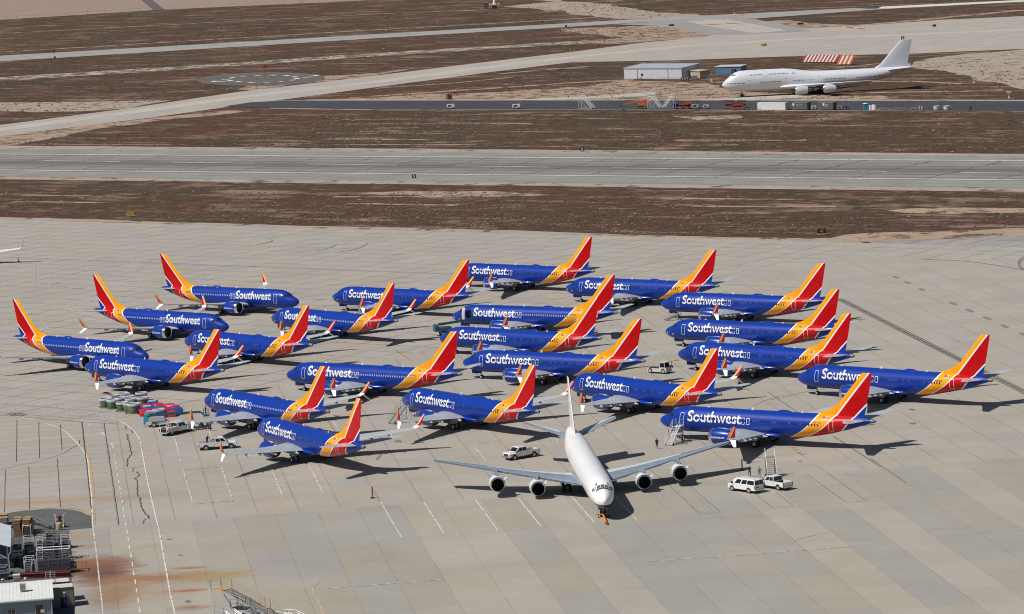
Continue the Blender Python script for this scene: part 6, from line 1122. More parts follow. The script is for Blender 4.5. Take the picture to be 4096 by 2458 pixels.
# ---------------------------------------------------------------- foreground yard at lower left
WCOR = NT('corrugated_white', 0.45, 0.4)
def corrug(name, c, per, axis=0, depth=.35, rough=.5, dirt=0.0):
    t = NT(name, rough, 0.4); q = t.xyz()[axis]; f = t.M('ABSOLUTE', t.M('SUBTRACT', t.M('FRACT', t.M('DIVIDE', q, per)), 0.5)); ln = t.ramp(f, 0.40, 0.5, 0, depth); cc = t.mix(ln, c, tuple(a * .35 for a in c)); cc = t.scale(cc, t.ramp(t.noise(.5, 5), .3, .7, .93, 1.05))
    if dirt: cc = t.mix(t.ramp(t.noise(1.2, 6, .7), .58, .7, 0, dirt), cc, (.2, .15, .1))
    return t.col(cc)
CROOF = corrug('roof_sheet_white', (0.68, 0.68, 0.66), .46, 0, .55); CROOF2 = corrug('container_roof_cream', (0.60, 0.58, 0.51), .32, 0, .5, dirt=.35); CWALL = corrug('wall_sheet_blue_grey', (0.17, 0.21, 0.25), .5, 0, .3); CCON = corrug('container_olive_grey', (0.20, 0.195, 0.175), .30, 0, .45, dirt=.25); CNAVY = mat('skip_navy', (0.03, 0.035, 0.055), .6, var=.2, vs=1); CANR = corrug('canopy_roof_blue_white', (0.43, 0.48, 0.52), .55, 1, .3)
def frame_at(o, ux): h = math.atan2(ux[1], ux[0]); return h
# container rows: near edge of the roof runs from the left to C2(930,1125)
def container(label, e_tr, z, L=12.2, W=2.45, roofm=CROOF2, wallm=CCON, rz=None):
    """placed by its near right top corner"""
    t = thing('shipping_container', label, 'container', (e_tr.x, e_tr.y, 0), rz); mb = MB(); mb.box(-L, 0, 0, W, .12, z - .02); mb.build('walls', wallm, t); mb = MB(); mb.box(-L - .03, .03, -.03, W + .03, z - .02, z + .04); mb.build('roof', roofm, t)
    mb = MB()
    for x in (-L, 0):
        for y in (0, W): mb.box(x - .08, x + .08, y - .08, y + .08, 0, z + .06)
    mb.box(-L, 0, -.06, .02, .02, .18); mb.box(-L, 0, -.06, .02, z - .12, z + .05); mb.build('corner_post', mat('post_dark', (.10, .10, .09), .6), t)
    mb = MB()
    for y in (.35, .9, 1.5, 2.05): mb.tube((.1, y, .2), (.1, y, z - .1), .03, 6)
    mb.build('lock_rod', GREYP, t); return t
ce1 = C2(942, 1122, 2.6); ce1b = C2(690, 1145, 2.6); CH = heading(ce1b, ce1)
container('long cream-roofed container with olive side, right next to the sheet roof', ce1, 2.6, rz=CH)
ce2 = C2(922, 1045, 2.6); container('cream-roofed container behind the other one with ladders on its roof', Vector((ce1.x, ce1.y, 0)) + Vector((-math.sin(CH), math.cos(CH), 0)) * 3.6 - Vector((math.cos(CH), math.sin(CH), 0)) * .2, 2.6, rz=CH)
# office shed: eave corner right
ev = C2(692, 1266, 3.3); sh = thing('office_shed', 'blue-grey sheet metal shed with white ribbed roof at the lower left corner', 'shed', (ev.x, ev.y, 0), heading(C2(0, 1322, 3.3), ev)); SL, SW = 26, max(3.0, ce1.y - ev.y - 0.4)
mb = MB(); mb.prism([(0, 0), (0, 0)], 0, 0) if False else None
mb.hexa([(-SL, .25, 0), (-.2, .25, 0), (-.2, SW, 0), (-SL, SW, 0)], [(-SL, .25, 3.25), (-.2, .25, 3.25), (-.2, SW, 3.7), (-SL, SW, 3.7)]); mb.build('wall', CWALL, sh)
mb = MB(); mb.hexa([(-SL - .2, 0, 3.28), (0, 0, 3.28), (0, SW + .1, 3.74), (-SL - .2, SW + .1, 3.74)], [(-SL - .2, 0, 3.36), (0, 0, 3.36), (0, SW + .1, 3.82), (-SL - .2, SW + .1, 3.82)]); mb.build('roof', CROOF, sh)
mb = MB(); mb.box(-SL, .0, -.12, 0.02, 3.16, 3.28); mb.tube((-.35, .12, 0), (-.35, .12, 3.2), .05, 8); mb.build('gutter', mat('gutter_grey', (.32, .36, .40), .5), sh)
def shed_x(px): 
    a = C2(px, 1400, 2.0); d = Vector((math.cos(sh.rotation_euler.z), math.sin(sh.rotation_euler.z))); return (Vector(a[:2]) - Vector(ev[:2])).dot(d)
for (x0, x1, z0, z1, nm) in ((shed_x(458), shed_x(560), .9, 2.55, 'window'), (shed_x(105), shed_x(196), .0, 2.2, 'door')):
    mb = MB(); mb.box(x0, x1, .19, .24, z0, z1); o = mb.build(nm, mat('dark_opening', (.02, .018, .022), .3), sh)
    mb = MB(); mb.box(x0 - .06, x0, .17, .25, z0, z1 + .06); mb.box(x1, x1 + .06, .17, .25, z0, z1 + .06); mb.box(x0, x1, .17, .25, z1, z1 + .06); mb.build('frame', mat('frame_bluegrey', (.30, .34, .38), .5), o)
mb = MB(); x0 = shed_x(520); mb.box(x0, x0 + .5, .14, .18, 1.5, 1.9); mb.build('notice', mat('notice_paper', (.5, .48, .42), .7), sh)
mb = MB(); x0 = shed_x(150); mb.box(x0 - .02, x0 + .02, .15, .185, 0, 2.2); mb.build('door_post', GREYP, sh)
# air conditioners standing on the roofs
ACM = corrug('ac_cream', (0.46, 0.45, 0.38), .2, 0, .3)
def ac(label, p, w_, d, h, z):
    t = thing('air_conditioner', label, 'air conditioner', (p.x, p.y, z), sh.rotation_euler.z); mb = MB(); mb.box(-w_ / 2, w_ / 2, -d / 2, d / 2, 0, h); mb.build('casing', ACM, t); mb = MB(); mb.box(-w_ / 2 - .04, w_ / 2 + .04, -d / 2 - .04, d / 2 + .04, h, h + .1); mb.build('cap', mat('ac_cap', (.58, .57, .48), .5), t)
    mb = MB(); mb.box(-w_ * .4, w_ * .4, -d / 2 - .02, -d / 2, .1, h * .85); 
    mb.build('grille', mat('ac_grille', (.20, .19, .16), .6), t)
ac('tall cream air conditioner standing behind the shed roof', C2(222, 1135, 2.7), .85, .8, 1.75, 2.64); ac('short cream air conditioner on the white shed roof', C2(296, 1170, 3.7), .75, .7, .95, 3.68)
for (x, y, lb) in ((40, 1040, 'round roof vent at the far left of the rear container'), (42, 1118, 'round roof vent at the far left of the front container'), (330, 1022, 'round roof vent behind the tall air conditioner'), (632, 1098, 'small dark roof vent near the middle container edge')):
    p = C2(x, y + 20, 2.7); t = thing('roof_vent', lb, 'roof vent', (p.x, p.y, 2.64), 0, None); mb = MB(); mb.lathe([(0, .12), (.2, .12), (.24, .24), (.4, .30), (.52, .2), (.58, .02)], (0, 0, 0), 'z', 14); mb.build('turbine', mat('vent_metal', (.35, .37, .42), .35, .7), t, True)
# ladders standing on the container roof
for (x, lb) in ((625, 'grey step ladder standing on the rear container roof, left one'), (690, 'grey step ladder standing on the rear container roof, right one')):
    p = C2(x, 1065, 2.7); t = thing('step_ladder', lb, 'ladder', (p.x, p.y - .3, 2.64), CH + R(90)); mb = MB()
    for s in (-.28, .28): mb.beam((-.35, s, 0), (0, s, 1.6), .06, .04); mb.beam((.45, s, 0), (0, s, 1.6), .05, .04)
    mb.build('rail', ALU, t); mb = MB()
    for k in range(5): mb.beam((-.35 + .07 * k, -.28, .28 + .3 * k), (-.35 + .07 * k, .28, .28 + .3 * k), .1, .03)
    mb.build('rung', ALU, t)
# canopy at the left edge
c1, c2, c3, c4 = C2(145, 345, 4.2), C2(138, 612, 3.8), C2(-400, 480, 3.8), C2(-400, 200, 4.2)
t = thing('canopy', 'open canopy with pale blue ribbed roof at the left edge', 'canopy', (c2.x, c2.y, 0)); o_ = Vector((c2.x, c2.y, 0)); mb = MB(); Pq = [c2 - o_, c1 - o_, c4 - o_, c3 - o_]; mb.hexa(Pq, [v + Vector((0, 0, .12)) for v in Pq]); mb.build('roof', CANR, t)
for k, (a, b) in enumerate(((c2, 'p'), (c1, 'p'))):
    q = a - o_; mb = MB(); mb.beam((q.x - .5, q.y + .2, 0), (q.x - .5, q.y + .2, q.z), .22, .22); mb.build('post', mat('canopy_post', (.12, .12, .12), .6), t)
mb = MB(); mb.beam((-.5, .2, 2.2), (-3.0, .0, 3.7), .12, .12); mb.path([(.02, -.05, 3.8), (.0, -.1, 3.2), (-.35, 0, 2.7), (-.35, 0, 0)], .06); mb.build('brace', GREYP, t)
# dark skips and trailer boxes under and beside it
for (x0, y0, x1, y1, z, lb) in ((-150, 900, 205, 880, 1.5, 'long dark blue skip with a pale rim under the canopy edge'), (-150, 985, 75, 975, 1.1, 'low dark blue skip left of the air conditioner'), (-100, 1050, 125, 1035, 1.0, 'navy skip behind the rear container at the left edge')):
    a, b = C2(x0, y0), C2(x1, y1); L = (Vector(b[:2]) - Vector(a[:2])).length; t = thing('skip', lb, 'skip', (a.x, a.y, 0), heading(a, b)); mb = MB(); mb.frus(.3, L - .3, 0, 1.9, .1, 0, L, 0, 2.0, z); mb.build('tub', CNAVY, t); mb = MB(); mb.box(-.05, L + .05, -.05, .05, z - .06, z + .05); mb.box(-.05, L + .05, 1.95, 2.05, z - .06, z + .05); mb.box(L - .05, L + .05, 0, 2, z - .06, z + .05); mb.build('rim', mat('rim_grey', (.22, .23, .26), .5), t)
    mb = MB()
    for k in range(5): x = .6 + (L - 1.2) * k / 4; mb.box(x - .05, x + .05, -.05, 0.0, .15, z - .1)
    mb.build('rib', CNAVY, t)
# cartons stacked on pallets
CART = mat('crate_ply', (0.34, 0.22, 0.11), .8, var=.1, vs=2); CARD = mat('crate_ply_dark', (0.17, 0.085, 0.045), .8, var=.15, vs=2); CARP = mat('crate_cream', (0.52, 0.47, 0.38), .8, var=.08)
def carton(label, loc, rz, w_, d, h, m): 
    t = thing('plywood_crate', label, 'crate', loc, rz, 'plywood crates stacked in the yard'); mb = MB(); mb.box(-w_ / 2, w_ / 2, -d / 2, d / 2, .08, h - .03); mb.build('box', m, t); mb = MB(); mb.box(-w_ / 2 - .03, w_ / 2 + .03, -d / 2 - .03, d / 2 + .03, h - .05, h); mb.build('lid', CART if m is not CARP else CARP, t); mb = MB()
    for y in (-d * .4, 0, d * .4): mb.box(-w_ / 2, w_ / 2, y - .06, y + .06, 0, .08)
    mb.build('skid', WOOD, t)
base = C2(225, 480); b2 = C2(352, 475); k = 0
where = ('front', 'second', 'rear')
for col, (bp, nm) in enumerate(((base, 'left'), (b2, 'right'))):
    for row_ in range(3):
        zz = 0
        for lv, hh_ in enumerate(((1.05, .9, .5)[: 3 if row_ < 2 else 2])):
            m = (CARD, CARD, CARD)[lv] if row_ < 2 else (CARD, CARD, CARP)[lv]
            lab = '%s plywood crate of the %s stack in the %s row of stacks' % (('bottom', 'middle', 'topmost')[lv], where[row_], nm); carton(lab, (bp.x + rnd.uniform(-.08, .08) + row_ * -.12, bp.y + .7 + row_ * 1.75, zz), R(-4) + rnd.uniform(-.05, .05), 1.08 - .04 * lv, 1.1, hh_, m); zz += hh_
p = C2(205, 330); q = C2(20, 330)
for k, (y, z) in enumerate(((250, 0), (262, .8), (300, 0), (310, .85))):
    p = C2(10, y + 60); carton('%s of the dark crates stacked at the left edge' % ('back bottom one', 'back top one', 'front bottom one', 'front top one')[k], (p.x, p.y, z), 0, 2.2, 1.3, .8, mat('crate_grey', (.20, .16, .14), .8))
p = BL(780, 775); t = thing('wire_cage', 'tall white-rimmed wire cage in front of the crate stacks', 'cage', (p.x, p.y + .4, 0), R(-5)); mb = MB()
for x in (-.6, .6):
    for y in (-.5, .5): mb.beam((x, y, 0), (x, y, 1.75), .06, .06)
mb.build('frame', STW, t); mb = MB(); mb.path([(-.6, -.5, 1.75), (.6, -.5, 1.75), (.6, .5, 1.75), (-.6, .5, 1.75), (-.6, -.5, 1.75)], .05); mb.build('rim', STW, t); mb = MB(); mb.box(-.56, .56, -.46, .46, .1, 1.4); mb.build('load', mat('cage_load', (.03, .03, .032), .7), t)
# conveyor boom and trolley with drum
a, b = BL(860, 400), BL(1450, 570); L = (Vector(b[:2]) - Vector(a[:2])).length; t = thing('conveyor', 'long grey conveyor boom lying low beside the crate stacks', 'conveyor', (a.x, a.y, 0), heading(a, b)); CVG = mat('conveyor_grey', (.22, .26, .27), .45, .3)
for y in (-.28, .28): mb = MB(); mb.beam((0, y, 1.15), (L, y, .55), .12, .2); mb.build('rail', CVG, t)
mb = MB()
for k in range(14): x = L * (k + .5) / 14; mb.tube((x, -.25, 1.12 - .6 * x / L), (x, .25, 1.12 - .6 * x / L), .05, 6)
mb.build('roller', DKM, t); mb = MB(); mb.beam((L * .2, 0, 0), (L * .2, 0, 1.0), .1, .5); mb.beam((L * .9, 0, 0), (L * .9, 0, .6), .3, .5); mb.build('leg', DKM, t)
p = BL(1670, 540); t = thing('hand_cart', 'upright hand cart with a dark red cylinder on the asphalt yard', 'hand cart', (p.x, p.y + 1.0, 0), R(90)); mb = MB()
for y in (-.55, .55): mb.path([(-.3, y, .1), (0, y, .3), (.1, y, 1.7), (.3, y * 1.4, 2.0)], .045)
mb.beam((0, -.55, .3), (0, .55, .3), .06, .06); mb.beam((.05, -.55, 1.2), (.05, .55, 1.2), .06, .06); mb.build('frame', STW, t); mb = MB(); mb.tube((.15, 0, .3), (.2, 0, 1.7), .3, 14); mb.build('cylinder', mat('cyl_red', (.12, .02, .03), .5), t); wheels(t, [(0, .75), (0, -.75)], .35, .12)
p = BL(1675, 580); t = thing('drum', 'tan wooden drum with a pale lid standing in front of the hand cart', 'drum', (p.x, p.y, 0)); mb = MB(); mb.lathe([(0, .40), (.02, .42), (.5, .43), (1.05, .42), (1.08, .40)], (0, 0, 0), 'z', 20, (True, True)); mb.build('barrel', mat('drum_tan', (.42, .28, .13), .7, var=.1), t, True); mb = MB()
for z in (.1, .4, .7, 1.0): mb.lathe([(z, .43), (z + .03, .445), (z + .06, .43)], (0, 0, 0), 'z', 20)
mb.build('hoop', mat('hoop_dark', (.2, .12, .06), .6), t); mb = MB(); mb.lathe([(1.08, .40), (1.10, .02)], (0, 0, 0), 'z', 20); mb.build('lid', CARP, t)
# work stands: crowded ladders and platforms
STB = mat('stand_blue_grey', (.13, .14, .16), .5, .3); STDK = mat('stand_dark', (.022, .022, .028), .7); STR = mat('stand_rail', (.42, .43, .44), .5)
def stand(label, p, rz, w_, d, h, body=STDK, railm=STW, ladder=True, lean=.5):
    t = thing('work_stand', label, 'work stand', (p.x, p.y, 0), rz, 'work stands crowded in the yard'); mb = MB(); r_ = .03
    for x in (-w_ / 2, w_ / 2):
        for y in (-d / 2, d / 2): mb.tube((x, y, .1), (x, y, h), r_, 6)
        mb.tube((x, -d / 2, .15), (x, d / 2, h * .5), r_ * .7, 6); mb.tube((x, d / 2, h * .5), (x, -d / 2, h), r_ * .7, 6)
    for z in (.15, h * .5, h):
        mb.path([(-w_ / 2, -d / 2, z), (w_ / 2, -d / 2, z), (w_ / 2, d / 2, z), (-w_ / 2, d / 2, z), (-w_ / 2, -d / 2, z)], r_)
    mb.build('frame', railm if railm is STB else STB, t); mb = MB(); mb.box(-w_ / 2, w_ / 2, -d / 2, d / 2, h - .05, h); mb.build('deck', body, t)
    mb = MB()
    for z in (h + .5, h + 1.0): mb.path([(-w_ / 2, -d / 2, z), (w_ / 2, -d / 2, z), (w_ / 2, d / 2, z), (-w_ / 2, d / 2, z), (-w_ / 2, -d / 2, z)], .035)
    for x in (-w_ / 2, w_ / 2):
        for y in (-d / 2, d / 2): mb.tube((x, y, h), (x, y, h + 1), .03, 6)
    mb.build('guard_rail', railm, t)
    if ladder:
        mb = MB(); y0 = -d / 2
        for s in (-1, 1): mb.beam((s * w_ * .4, y0 - lean * 1.6, .1), (s * w_ * .4, y0, h + .4), .06, .06)
        for k in range(int(h / .3)): a_ = (k + 1) / (h / .3 + 1); mb.beam((-w_ * .4, y0 - lean * 1.6 * (1 - a_), .1 + h * a_), (w_ * .4, y0 - lean * 1.6 * (1 - a_), .1 + h * a_), .09, .04)
        mb.build('ladder', STB if railm is STB else STR, t)
    mb = MB(); mb.box(-w_ * .46, w_ * .46, -d * .46, d * .46, .2, h * .9); mb.build('load', STDK, t); wheels(t, [(w_ / 2, d / 2), (w_ / 2, -d / 2), (-w_ / 2, d / 2), (-w_ / 2, -d / 2)], .14, .08); return t
SD = [(225, 720, 1.1, 1.3, 1.5, STW, 'work stand beside the canopy post with a dark blue load'), (385, 760, 1.3, 1.5, 2.2, mat('rail_cream', (.62, .60, .48), .5), 'work stand with a cream rail in the middle of the yard'), (545, 765, 1.1, 1.4, 2.4, STW, 'tall work stand with white rail and navy base'), (470, 690, 1.2, 1.2, .9, STB, 'low work stand with red clutter between two tall ones'), (600, 560, .8, .8, 1.1, STB, 'small grey stand at the back of the yard'), (655, 620, 1.4, 1.5, 2.0, STB, 'grey stair stand with curved handrails at the back'),
      (680, 765, 1.5, 1.8, 2.3, STB, 'wide lattice work stand at the centre of the cluster'), (830, 620, 1.6, 1.2, 1.6, STB, 'wide grey stand with upturned rail at the yard edge'), (860, 760, 1.3, 1.5, 2.3, STW, 'tall work stand nearest the rusty concrete edge'), (745, 700, 1.4, 1.6, 1.5, STB, 'grey stand with slanting braces behind the lattice stand'), (235, 860, 1.1, 1.0, 1.2, STW, 'small dark stand with white tray top near the canopy'), (385, 965, 1.2, 1.2, 1.5, STW, 'white tubular stand behind the rear container')]
for k, (x, y, w_, d, h_, rm, lb) in enumerate(SD): stand(lb, C2(x, y), R(-4 + 9 * math.sin(k * 1.7)), w_, d, h_, railm=rm, ladder=(k % 3 != 1))
p = C2(700, 955); t = thing('flatbed_trailer', 'dark flatbed trailer with a tall white-topped rack near the container ends', 'trailer', (p.x, p.y + .6, 0), R(2)); mb = MB(); mb.box(-2.2, 2.2, -.9, .9, .55, .8); mb.box(-2.1, 2.1, -.85, .85, .8, 1.9); mb.build('bed', mat('trailer_dark', (.045, .04, .05), .6), t)
mb = MB()
for x in (-2.1, -.7, .7, 2.1):
    for y in (-.85, .85): mb.beam((x, y, .8), (x, y, 3.4), .07, .07)
for z in (1.4, 2.0, 2.5, 3.0):
    for y in (-.85, .85): mb.beam((-2.1, y, z), (2.1, y, z + .1), .06, .06)
mb.build('rack', STB, t); mb = MB(); mb.path([(-2.2, -.9, 3.45), (2.2, -.9, 3.45), (2.2, .9, 3.45), (-2.2, .9, 3.45), (-2.2, -.9, 3.45)], .08); mb.build('rack_rim', STW, t); mb = MB(); mb.box(2.2, 3.0, -.3, .3, .5, 1.4); mb.box(2.3, 2.7, -.25, .25, 1.4, 1.9); mb.build('power_pack', mat('pack_grey', (.14, .14, .14), .6), t); wheels(t, [(1.6, .95), (1.6, -.95), (-1.6, .95), (-1.6, -.95)], .36, .22)
p = C2(960, 810); t = thing('wire_ramp', 'low tan frame ramp lying on the rusty concrete edge', 'ramp', (p.x, p.y, 0), R(-6)); mb = MB()
for y in (-.7, .7): mb.beam((-1.0, y, .9), (1.6, y, .5), .07, .07); mb.beam((1.6, y, 0), (1.6, y, .5), .07, .07); mb.beam((-1.0, y, 0), (-1.0, y, .9), .07, .07)
for x in (-.6, 0, .6, 1.2): mb.beam((x, -.7, .85 - .15 * (x + 1)), (x, .7, .85 - .15 * (x + 1)), .05, .05)
mb.build('frame', mat('ramp_tan', (.36, .30, .22), .6), t)
a, b = C2(270, 1000), C2(915, 975)
for k in range(2):
    L = (Vector(b[:2]) - Vector(a[:2])).length; t = thing('steel_beam', ('long dark red steel beam lying behind the rear container' if k else 'second dark red beam, just in front of the first'), 'beam', (a.x, a.y - .9 * (1 - k), .0), heading(a, b)); mb = MB(); mb.box(0, L, -.25, .25, 0.1, .16); mb.box(0, L, -.25, .25, .62, .68); mb.box(0, L, -.04, .04, .16, .62); mb.build('beam', mat('beam_red', (.13, .025, .022), .6, var=.2, vs=1), t)
p = C2(545, 940); t = thing('scrap_pile', 'small heap of bent grey tubes between stand and trailer', 'scrap', (p.x, p.y, 0)); mb = MB()
for k in range(16): a_ = rnd.uniform(0, 6.28); l_ = rnd.uniform(.4, 1.0); x, y = rnd.uniform(-.9, .9), rnd.uniform(-.5, .5); mb.tube((x, y, .05), (x + l_ * math.cos(a_), y + l_ * math.sin(a_), rnd.uniform(.2, .7)), .035, 5)
mb.build('tubes', STB, t)
p = C2(828, 1385); t = thing('blue_barrel', 'dark blue barrel with a white top beside the bicycle', 'barrel', (p.x, p.y, 0)); mb = MB(); mb.lathe([(0, .36), (.05, .40), (.7, .41), (1.3, .40), (1.35, .36)], (0, 0, 0), 'z', 18, (True, True)); mb.build('drum', mat('barrel_blue', (.012, .02, .14), .4), t, True); mb = MB(); mb.lathe([(1.35, .25), (1.75, .22), (1.95, .3), (2.0, .1)], (0, 0, 0), 'z', 14, (True, True)); mb.build('top', CARP, t, True)
p = C2(885, 1365); t = thing('bicycle', 'black bicycle leaning against the olive container side', 'bicycle', (p.x, p.y + .15, 0), CH); mb = MB()
for x in (-.5, .5):
    for i in range(20): a0, a1 = i * math.pi / 10, (i + 1) * math.pi / 10; mb.tube((x + .33 * math.cos(a0), 0, .35 + .33 * math.sin(a0)), (x + .33 * math.cos(a1), 0, .35 + .33 * math.sin(a1)), .022, 5)
mb.build('wheel', TYR, t); mb = MB(); mb.path([(-.5, 0, .35), (-.15, 0, .85), (.35, 0, .85), (.5, 0, .35)], .02); mb.path([(-.5, 0, .35), (-.02, 0, .35), (-.15, 0, .85)], .02); mb.tube((-.02, 0, .35), (.35, 0, .85), .02, 5); mb.build('frame', BLK, t); mb = MB(); mb.box(-.28, -.06, -.06, .06, .93, .98); mb.tube((-.17, 0, .85), (-.17, 0, .95), .02, 5); mb.build('saddle', BLK, t); mb = MB(); mb.tube((.33, 0, .85), (.3, 0, 1.02), .02, 5); mb.tube((.3, -.26, 1.02), (.3, .26, 1.02), .02, 5); mb.build('handlebar', BLK, t)

# ---------------------------------------------------------------- long passenger steps at the bottom edge
def long_steps(label, p0, p1, z0, z1, zm=None, W=1.7, rc=None, pm=None, mid=.57, first=0):
    """from the upper platform at p0 (height z0) down to p1"""
    h = heading(p0, p1); L = (Vector(p1[:2]) - Vector(p0[:2])).length; t = thing('passenger_steps', label, 'steps', (p0.x, p0.y, 0), h); rc = rc or ALU; zm = zm if zm is not None else z0 + (z1 - z0) * mid
    segs = [(0.0, z0, L * mid, zm), (L * mid + .9, zm, L, z1)]
    mb = MB()
    for (xa, za, xb, zb) in segs:
        for s in (-1, 1): mb.beam((xa, s * W / 2, za - .15), (xb, s * W / 2, zb - .15), .08, .3)
    mb.box(L * mid, L * mid + .9, -W / 2, W / 2, zm - .1, zm); mb.build('stringer', ALU, t); mb = MB()
    for (xa, za, xb, zb) in segs:
        n = max(3, int((xb - xa) / .33))
        for k in range(n): a = (k + .5) / n; mb.box(xa + (xb - xa) * a - .14, xa + (xb - xa) * a + .12, -W / 2 + .04, W / 2 - .04, za + (zb - za) * a - .03, za + (zb - za) * a)
    mb.build('tread', STB, t)
    for s in (-1, 1):
        mb = MB(); y = s * (W / 2 + .03)
        for hh2 in (.35, .62, .9, 1.15):
            mb.path([(-2.0 if hh2 in (.62, 1.15) else 0, y, z0 + hh2), (0, y, z0 + hh2), (L * mid, y, zm + hh2), (L * mid + .9, y, zm + hh2), (L, y, z1 + hh2)], .028)
        for x, z in ((-2.0, z0), (0, z0), (L * mid, zm), (L * mid + .9, zm), (L, z1)): mb.tube((x, y, z - .1), (x, y, z + 1.15), .045, 6)
        mb.build('handrail', rc, t)
    mb = MB(); mb.box(-2.0, 0, -W / 2, W / 2, z0 - .12, z0); mb.build('platform', pm or ALU, t); mb = MB(); mb.tube((-2.15, -W / 2 - .1, z0 - .06), (-2.15, W / 2 + .1, z0 - .06), .14, 10); mb.build('bumper_roll', mat('roll_white', (.55, .52, .50), .6), t)
    mb = MB()
    for s in (-1, 1):
        y = s * W / 2 * .9; mb.beam((L * .25, y, .3), (L * .25, y, z0 + (zm - z0) * .44), .1, .1); mb.beam((L * mid, y, .3), (L * mid, y, zm), .1, .1); mb.beam((L * .25, y, .35), (L * .95, y, .35), .12, .12); mb.beam((L * .25, y, .4), (L * mid, y, zm * .8), .07, .07); mb.beam((0.1, y, z0 - .4), (L * .25, y, 1.0), .08, .08)
    for x in (L * .25, L * mid, L * .95): mb.beam((x, -W / 2, .35), (x, W / 2, .35), .1, .1)
    mb.build('undercarriage', STB, t); wheels(t, [(L * .25, W / 2), (L * .25, -W / 2), (L * .9, W / 2), (L * .9, -W / 2)], .3, .2); return t
RUS = mat('rail_ochre', (.30, .20, .09), .6); PLO = mat('platform_ochre', (.48, .32, .14), .6)
z0 = 3.9; a = ST(470, 470, z0); b = ST(2000, 1330, 0.9); long_steps('long passenger steps with ochre handrails and a small mid landing', a, b, z0, .9, rc=RUS, pm=PLO, mid=.60)
a = ST(1020, 985, 3.1); b = ST(1950, 1620, .6); long_steps('dark grey passenger steps with arched top rail in front of the ochre ones', a, b, 3.1, .6, rc=mat('rail_dark', (.07, .075, .08), .5), pm=STDK, mid=.5, W=1.5)
a = ST(560, 1290, 2.9); b = ST(1500, 1950, .6); long_steps('silver passenger steps cut by the bottom edge, leftmost', a, b, 2.9, .6, pm=STDK, mid=.5, W=1.4)
a = ST(2290, 1330, 2.9); b = ST(3100, 1900, .6); long_steps('silver passenger steps cut by the bottom edge, rightmost', Vector((a.x, a.y, 0)), Vector((a.x + 5.5, a.y - 3.0, 0)), 2.9, .6, mid=.5, W=1.4)
# ---------------------------------------------------------------- buildings by the far taxiway
FE = crop(2900, 150, 900 / 2473.0)
def gd(p): return Vector((p[0], p[1], 0))
def scale_at(p): return FPX / (math.cos(PITCH) * p[1] + math.sin(PITCH) * CAMH)
def bld(name, label, a, b, h, depth, wallm, roofm, cat='building', over=.3, slope=.5):
    """box building whose near wall runs a->b on the ground"""
    L = (b - a).length; t = thing(name, label, cat, (a.x, a.y, 0), heading(a, b)); mb = MB(); mb.hexa([(0, 0, 0), (L, 0, 0), (L, depth, 0), (0, depth, 0)], [(0, 0, h), (L, 0, h), (L, depth, h + slope), (0, depth, h + slope)]); mb.build('wall', wallm, t)
    mb = MB(); mb.hexa([(-over, -over, h + .02), (L + over, -over, h + .02), (L + over, depth + over, h + slope + .02), (-over, depth + over, h + slope + .02)], [(-over, -over, h + .3), (L + over, -over, h + .3), (L + over, depth + over, h + slope + .3), (-over, depth + over, h + slope + .3)]); mb.build('roof', roofm, t); return t, L
HW = corrug('hangar_wall_pale', (0.50, 0.51, 0.53), 1.4, 0, .22); HR = mat('hangar_roof_grey', (0.34, 0.38, 0.42), .5)
a, b = gd(F4(300, 668)), gd(F4(1012, 668)); t, L = bld('storage_hangar', 'long low white sheet-metal hangar left of the double-deck airliner', a, b, 4.5, 13, HW, HR, slope=1.0)
mb = MB(); mb.box(L * .30, L * .33, -.08, -.02, 1.2, 2.3); mb.build('window', BLK, t); mb = MB(); mb.box(L * .26, L * .30, -.4, -.02, .1, .8); mb.build('utility_box', GREYP, t)
for f in (.235, .765): mb = MB(); mb.box(L * f - .12, L * f + .12, -.15, -.02, 0, 4.4); mb.build('downpipe', mat('pipe_dark', (.2, .21, .22), .6), t)
a, b = gd(F4(1042, 652)), gd(F4(1238, 664)); t, L = bld('block_shed', 'small beige shed with a pale door just right of the white hangar', a, b, 3.0, 5, mat('beige_block', (.38, .32, .25), .8, var=.06), mat('shed_roof', (.42, .38, .31), .7), slope=.1)
mb = MB(); mb.box(L * .3, L * .5, -.06, -.02, .1, 2.2); mb.build('door', mat('door_cream', (.55, .52, .45), .6), t)
a, b = gd(F4(1430, 619)), gd(F4(1745, 612)); t, L = bld('blue_cabin', 'blue sheet-metal cabin behind the nose of the double-deck airliner', a, b, 3.3, 7, corrug('cabin_blue', (.10, .18, .30), .8, 0, .2), mat('cabin_roof', (.42, .44, .42), .6), slope=.3)
mb = MB(); mb.box(L * .66, L * .8, -1.2, -.02, 0, 2.4); mb.build('porch', mat('porch_dark', (.03, .04, .06), .7), t)
for (x0, x1, y, lb) in ((1003, 1086, 690, 'dark green transformer cabinet, left one, inside the fence'), (1126, 1190, 680, 'dark green transformer cabinet, right one, inside the fence')):
    a, b = gd(F4(x0, y)), gd(F4(x1, y)); L = (b - a).length; t = thing('transformer', lb, 'transformer', (a.x, a.y, 0), 0); TG = mat('transformer_green', (.06, .075, .06), .6); mb = MB(); mb.box(0, L, 0, 1.6, .1, 1.5); mb.build('cabinet', TG, t); mb = MB()
    for k in range(3): mb.box(L * (.1 + .3 * k), L * (.25 + .3 * k), -.2, 0, .3, 1.3)
    mb.build('cooling_fin', GREYP, t)
pts = [F4(783, 705), F4(1003, 703), F4(1300, 678), F4(1405, 655), F4(1470, 645), F4(1660, 630)]; t = thing('chain_link_fence', 'grey chain-link fence round the beige shed and transformers', 'fence', (pts[0].x, pts[0].y, 0)); o_ = gd(pts[0]); mb = MB()
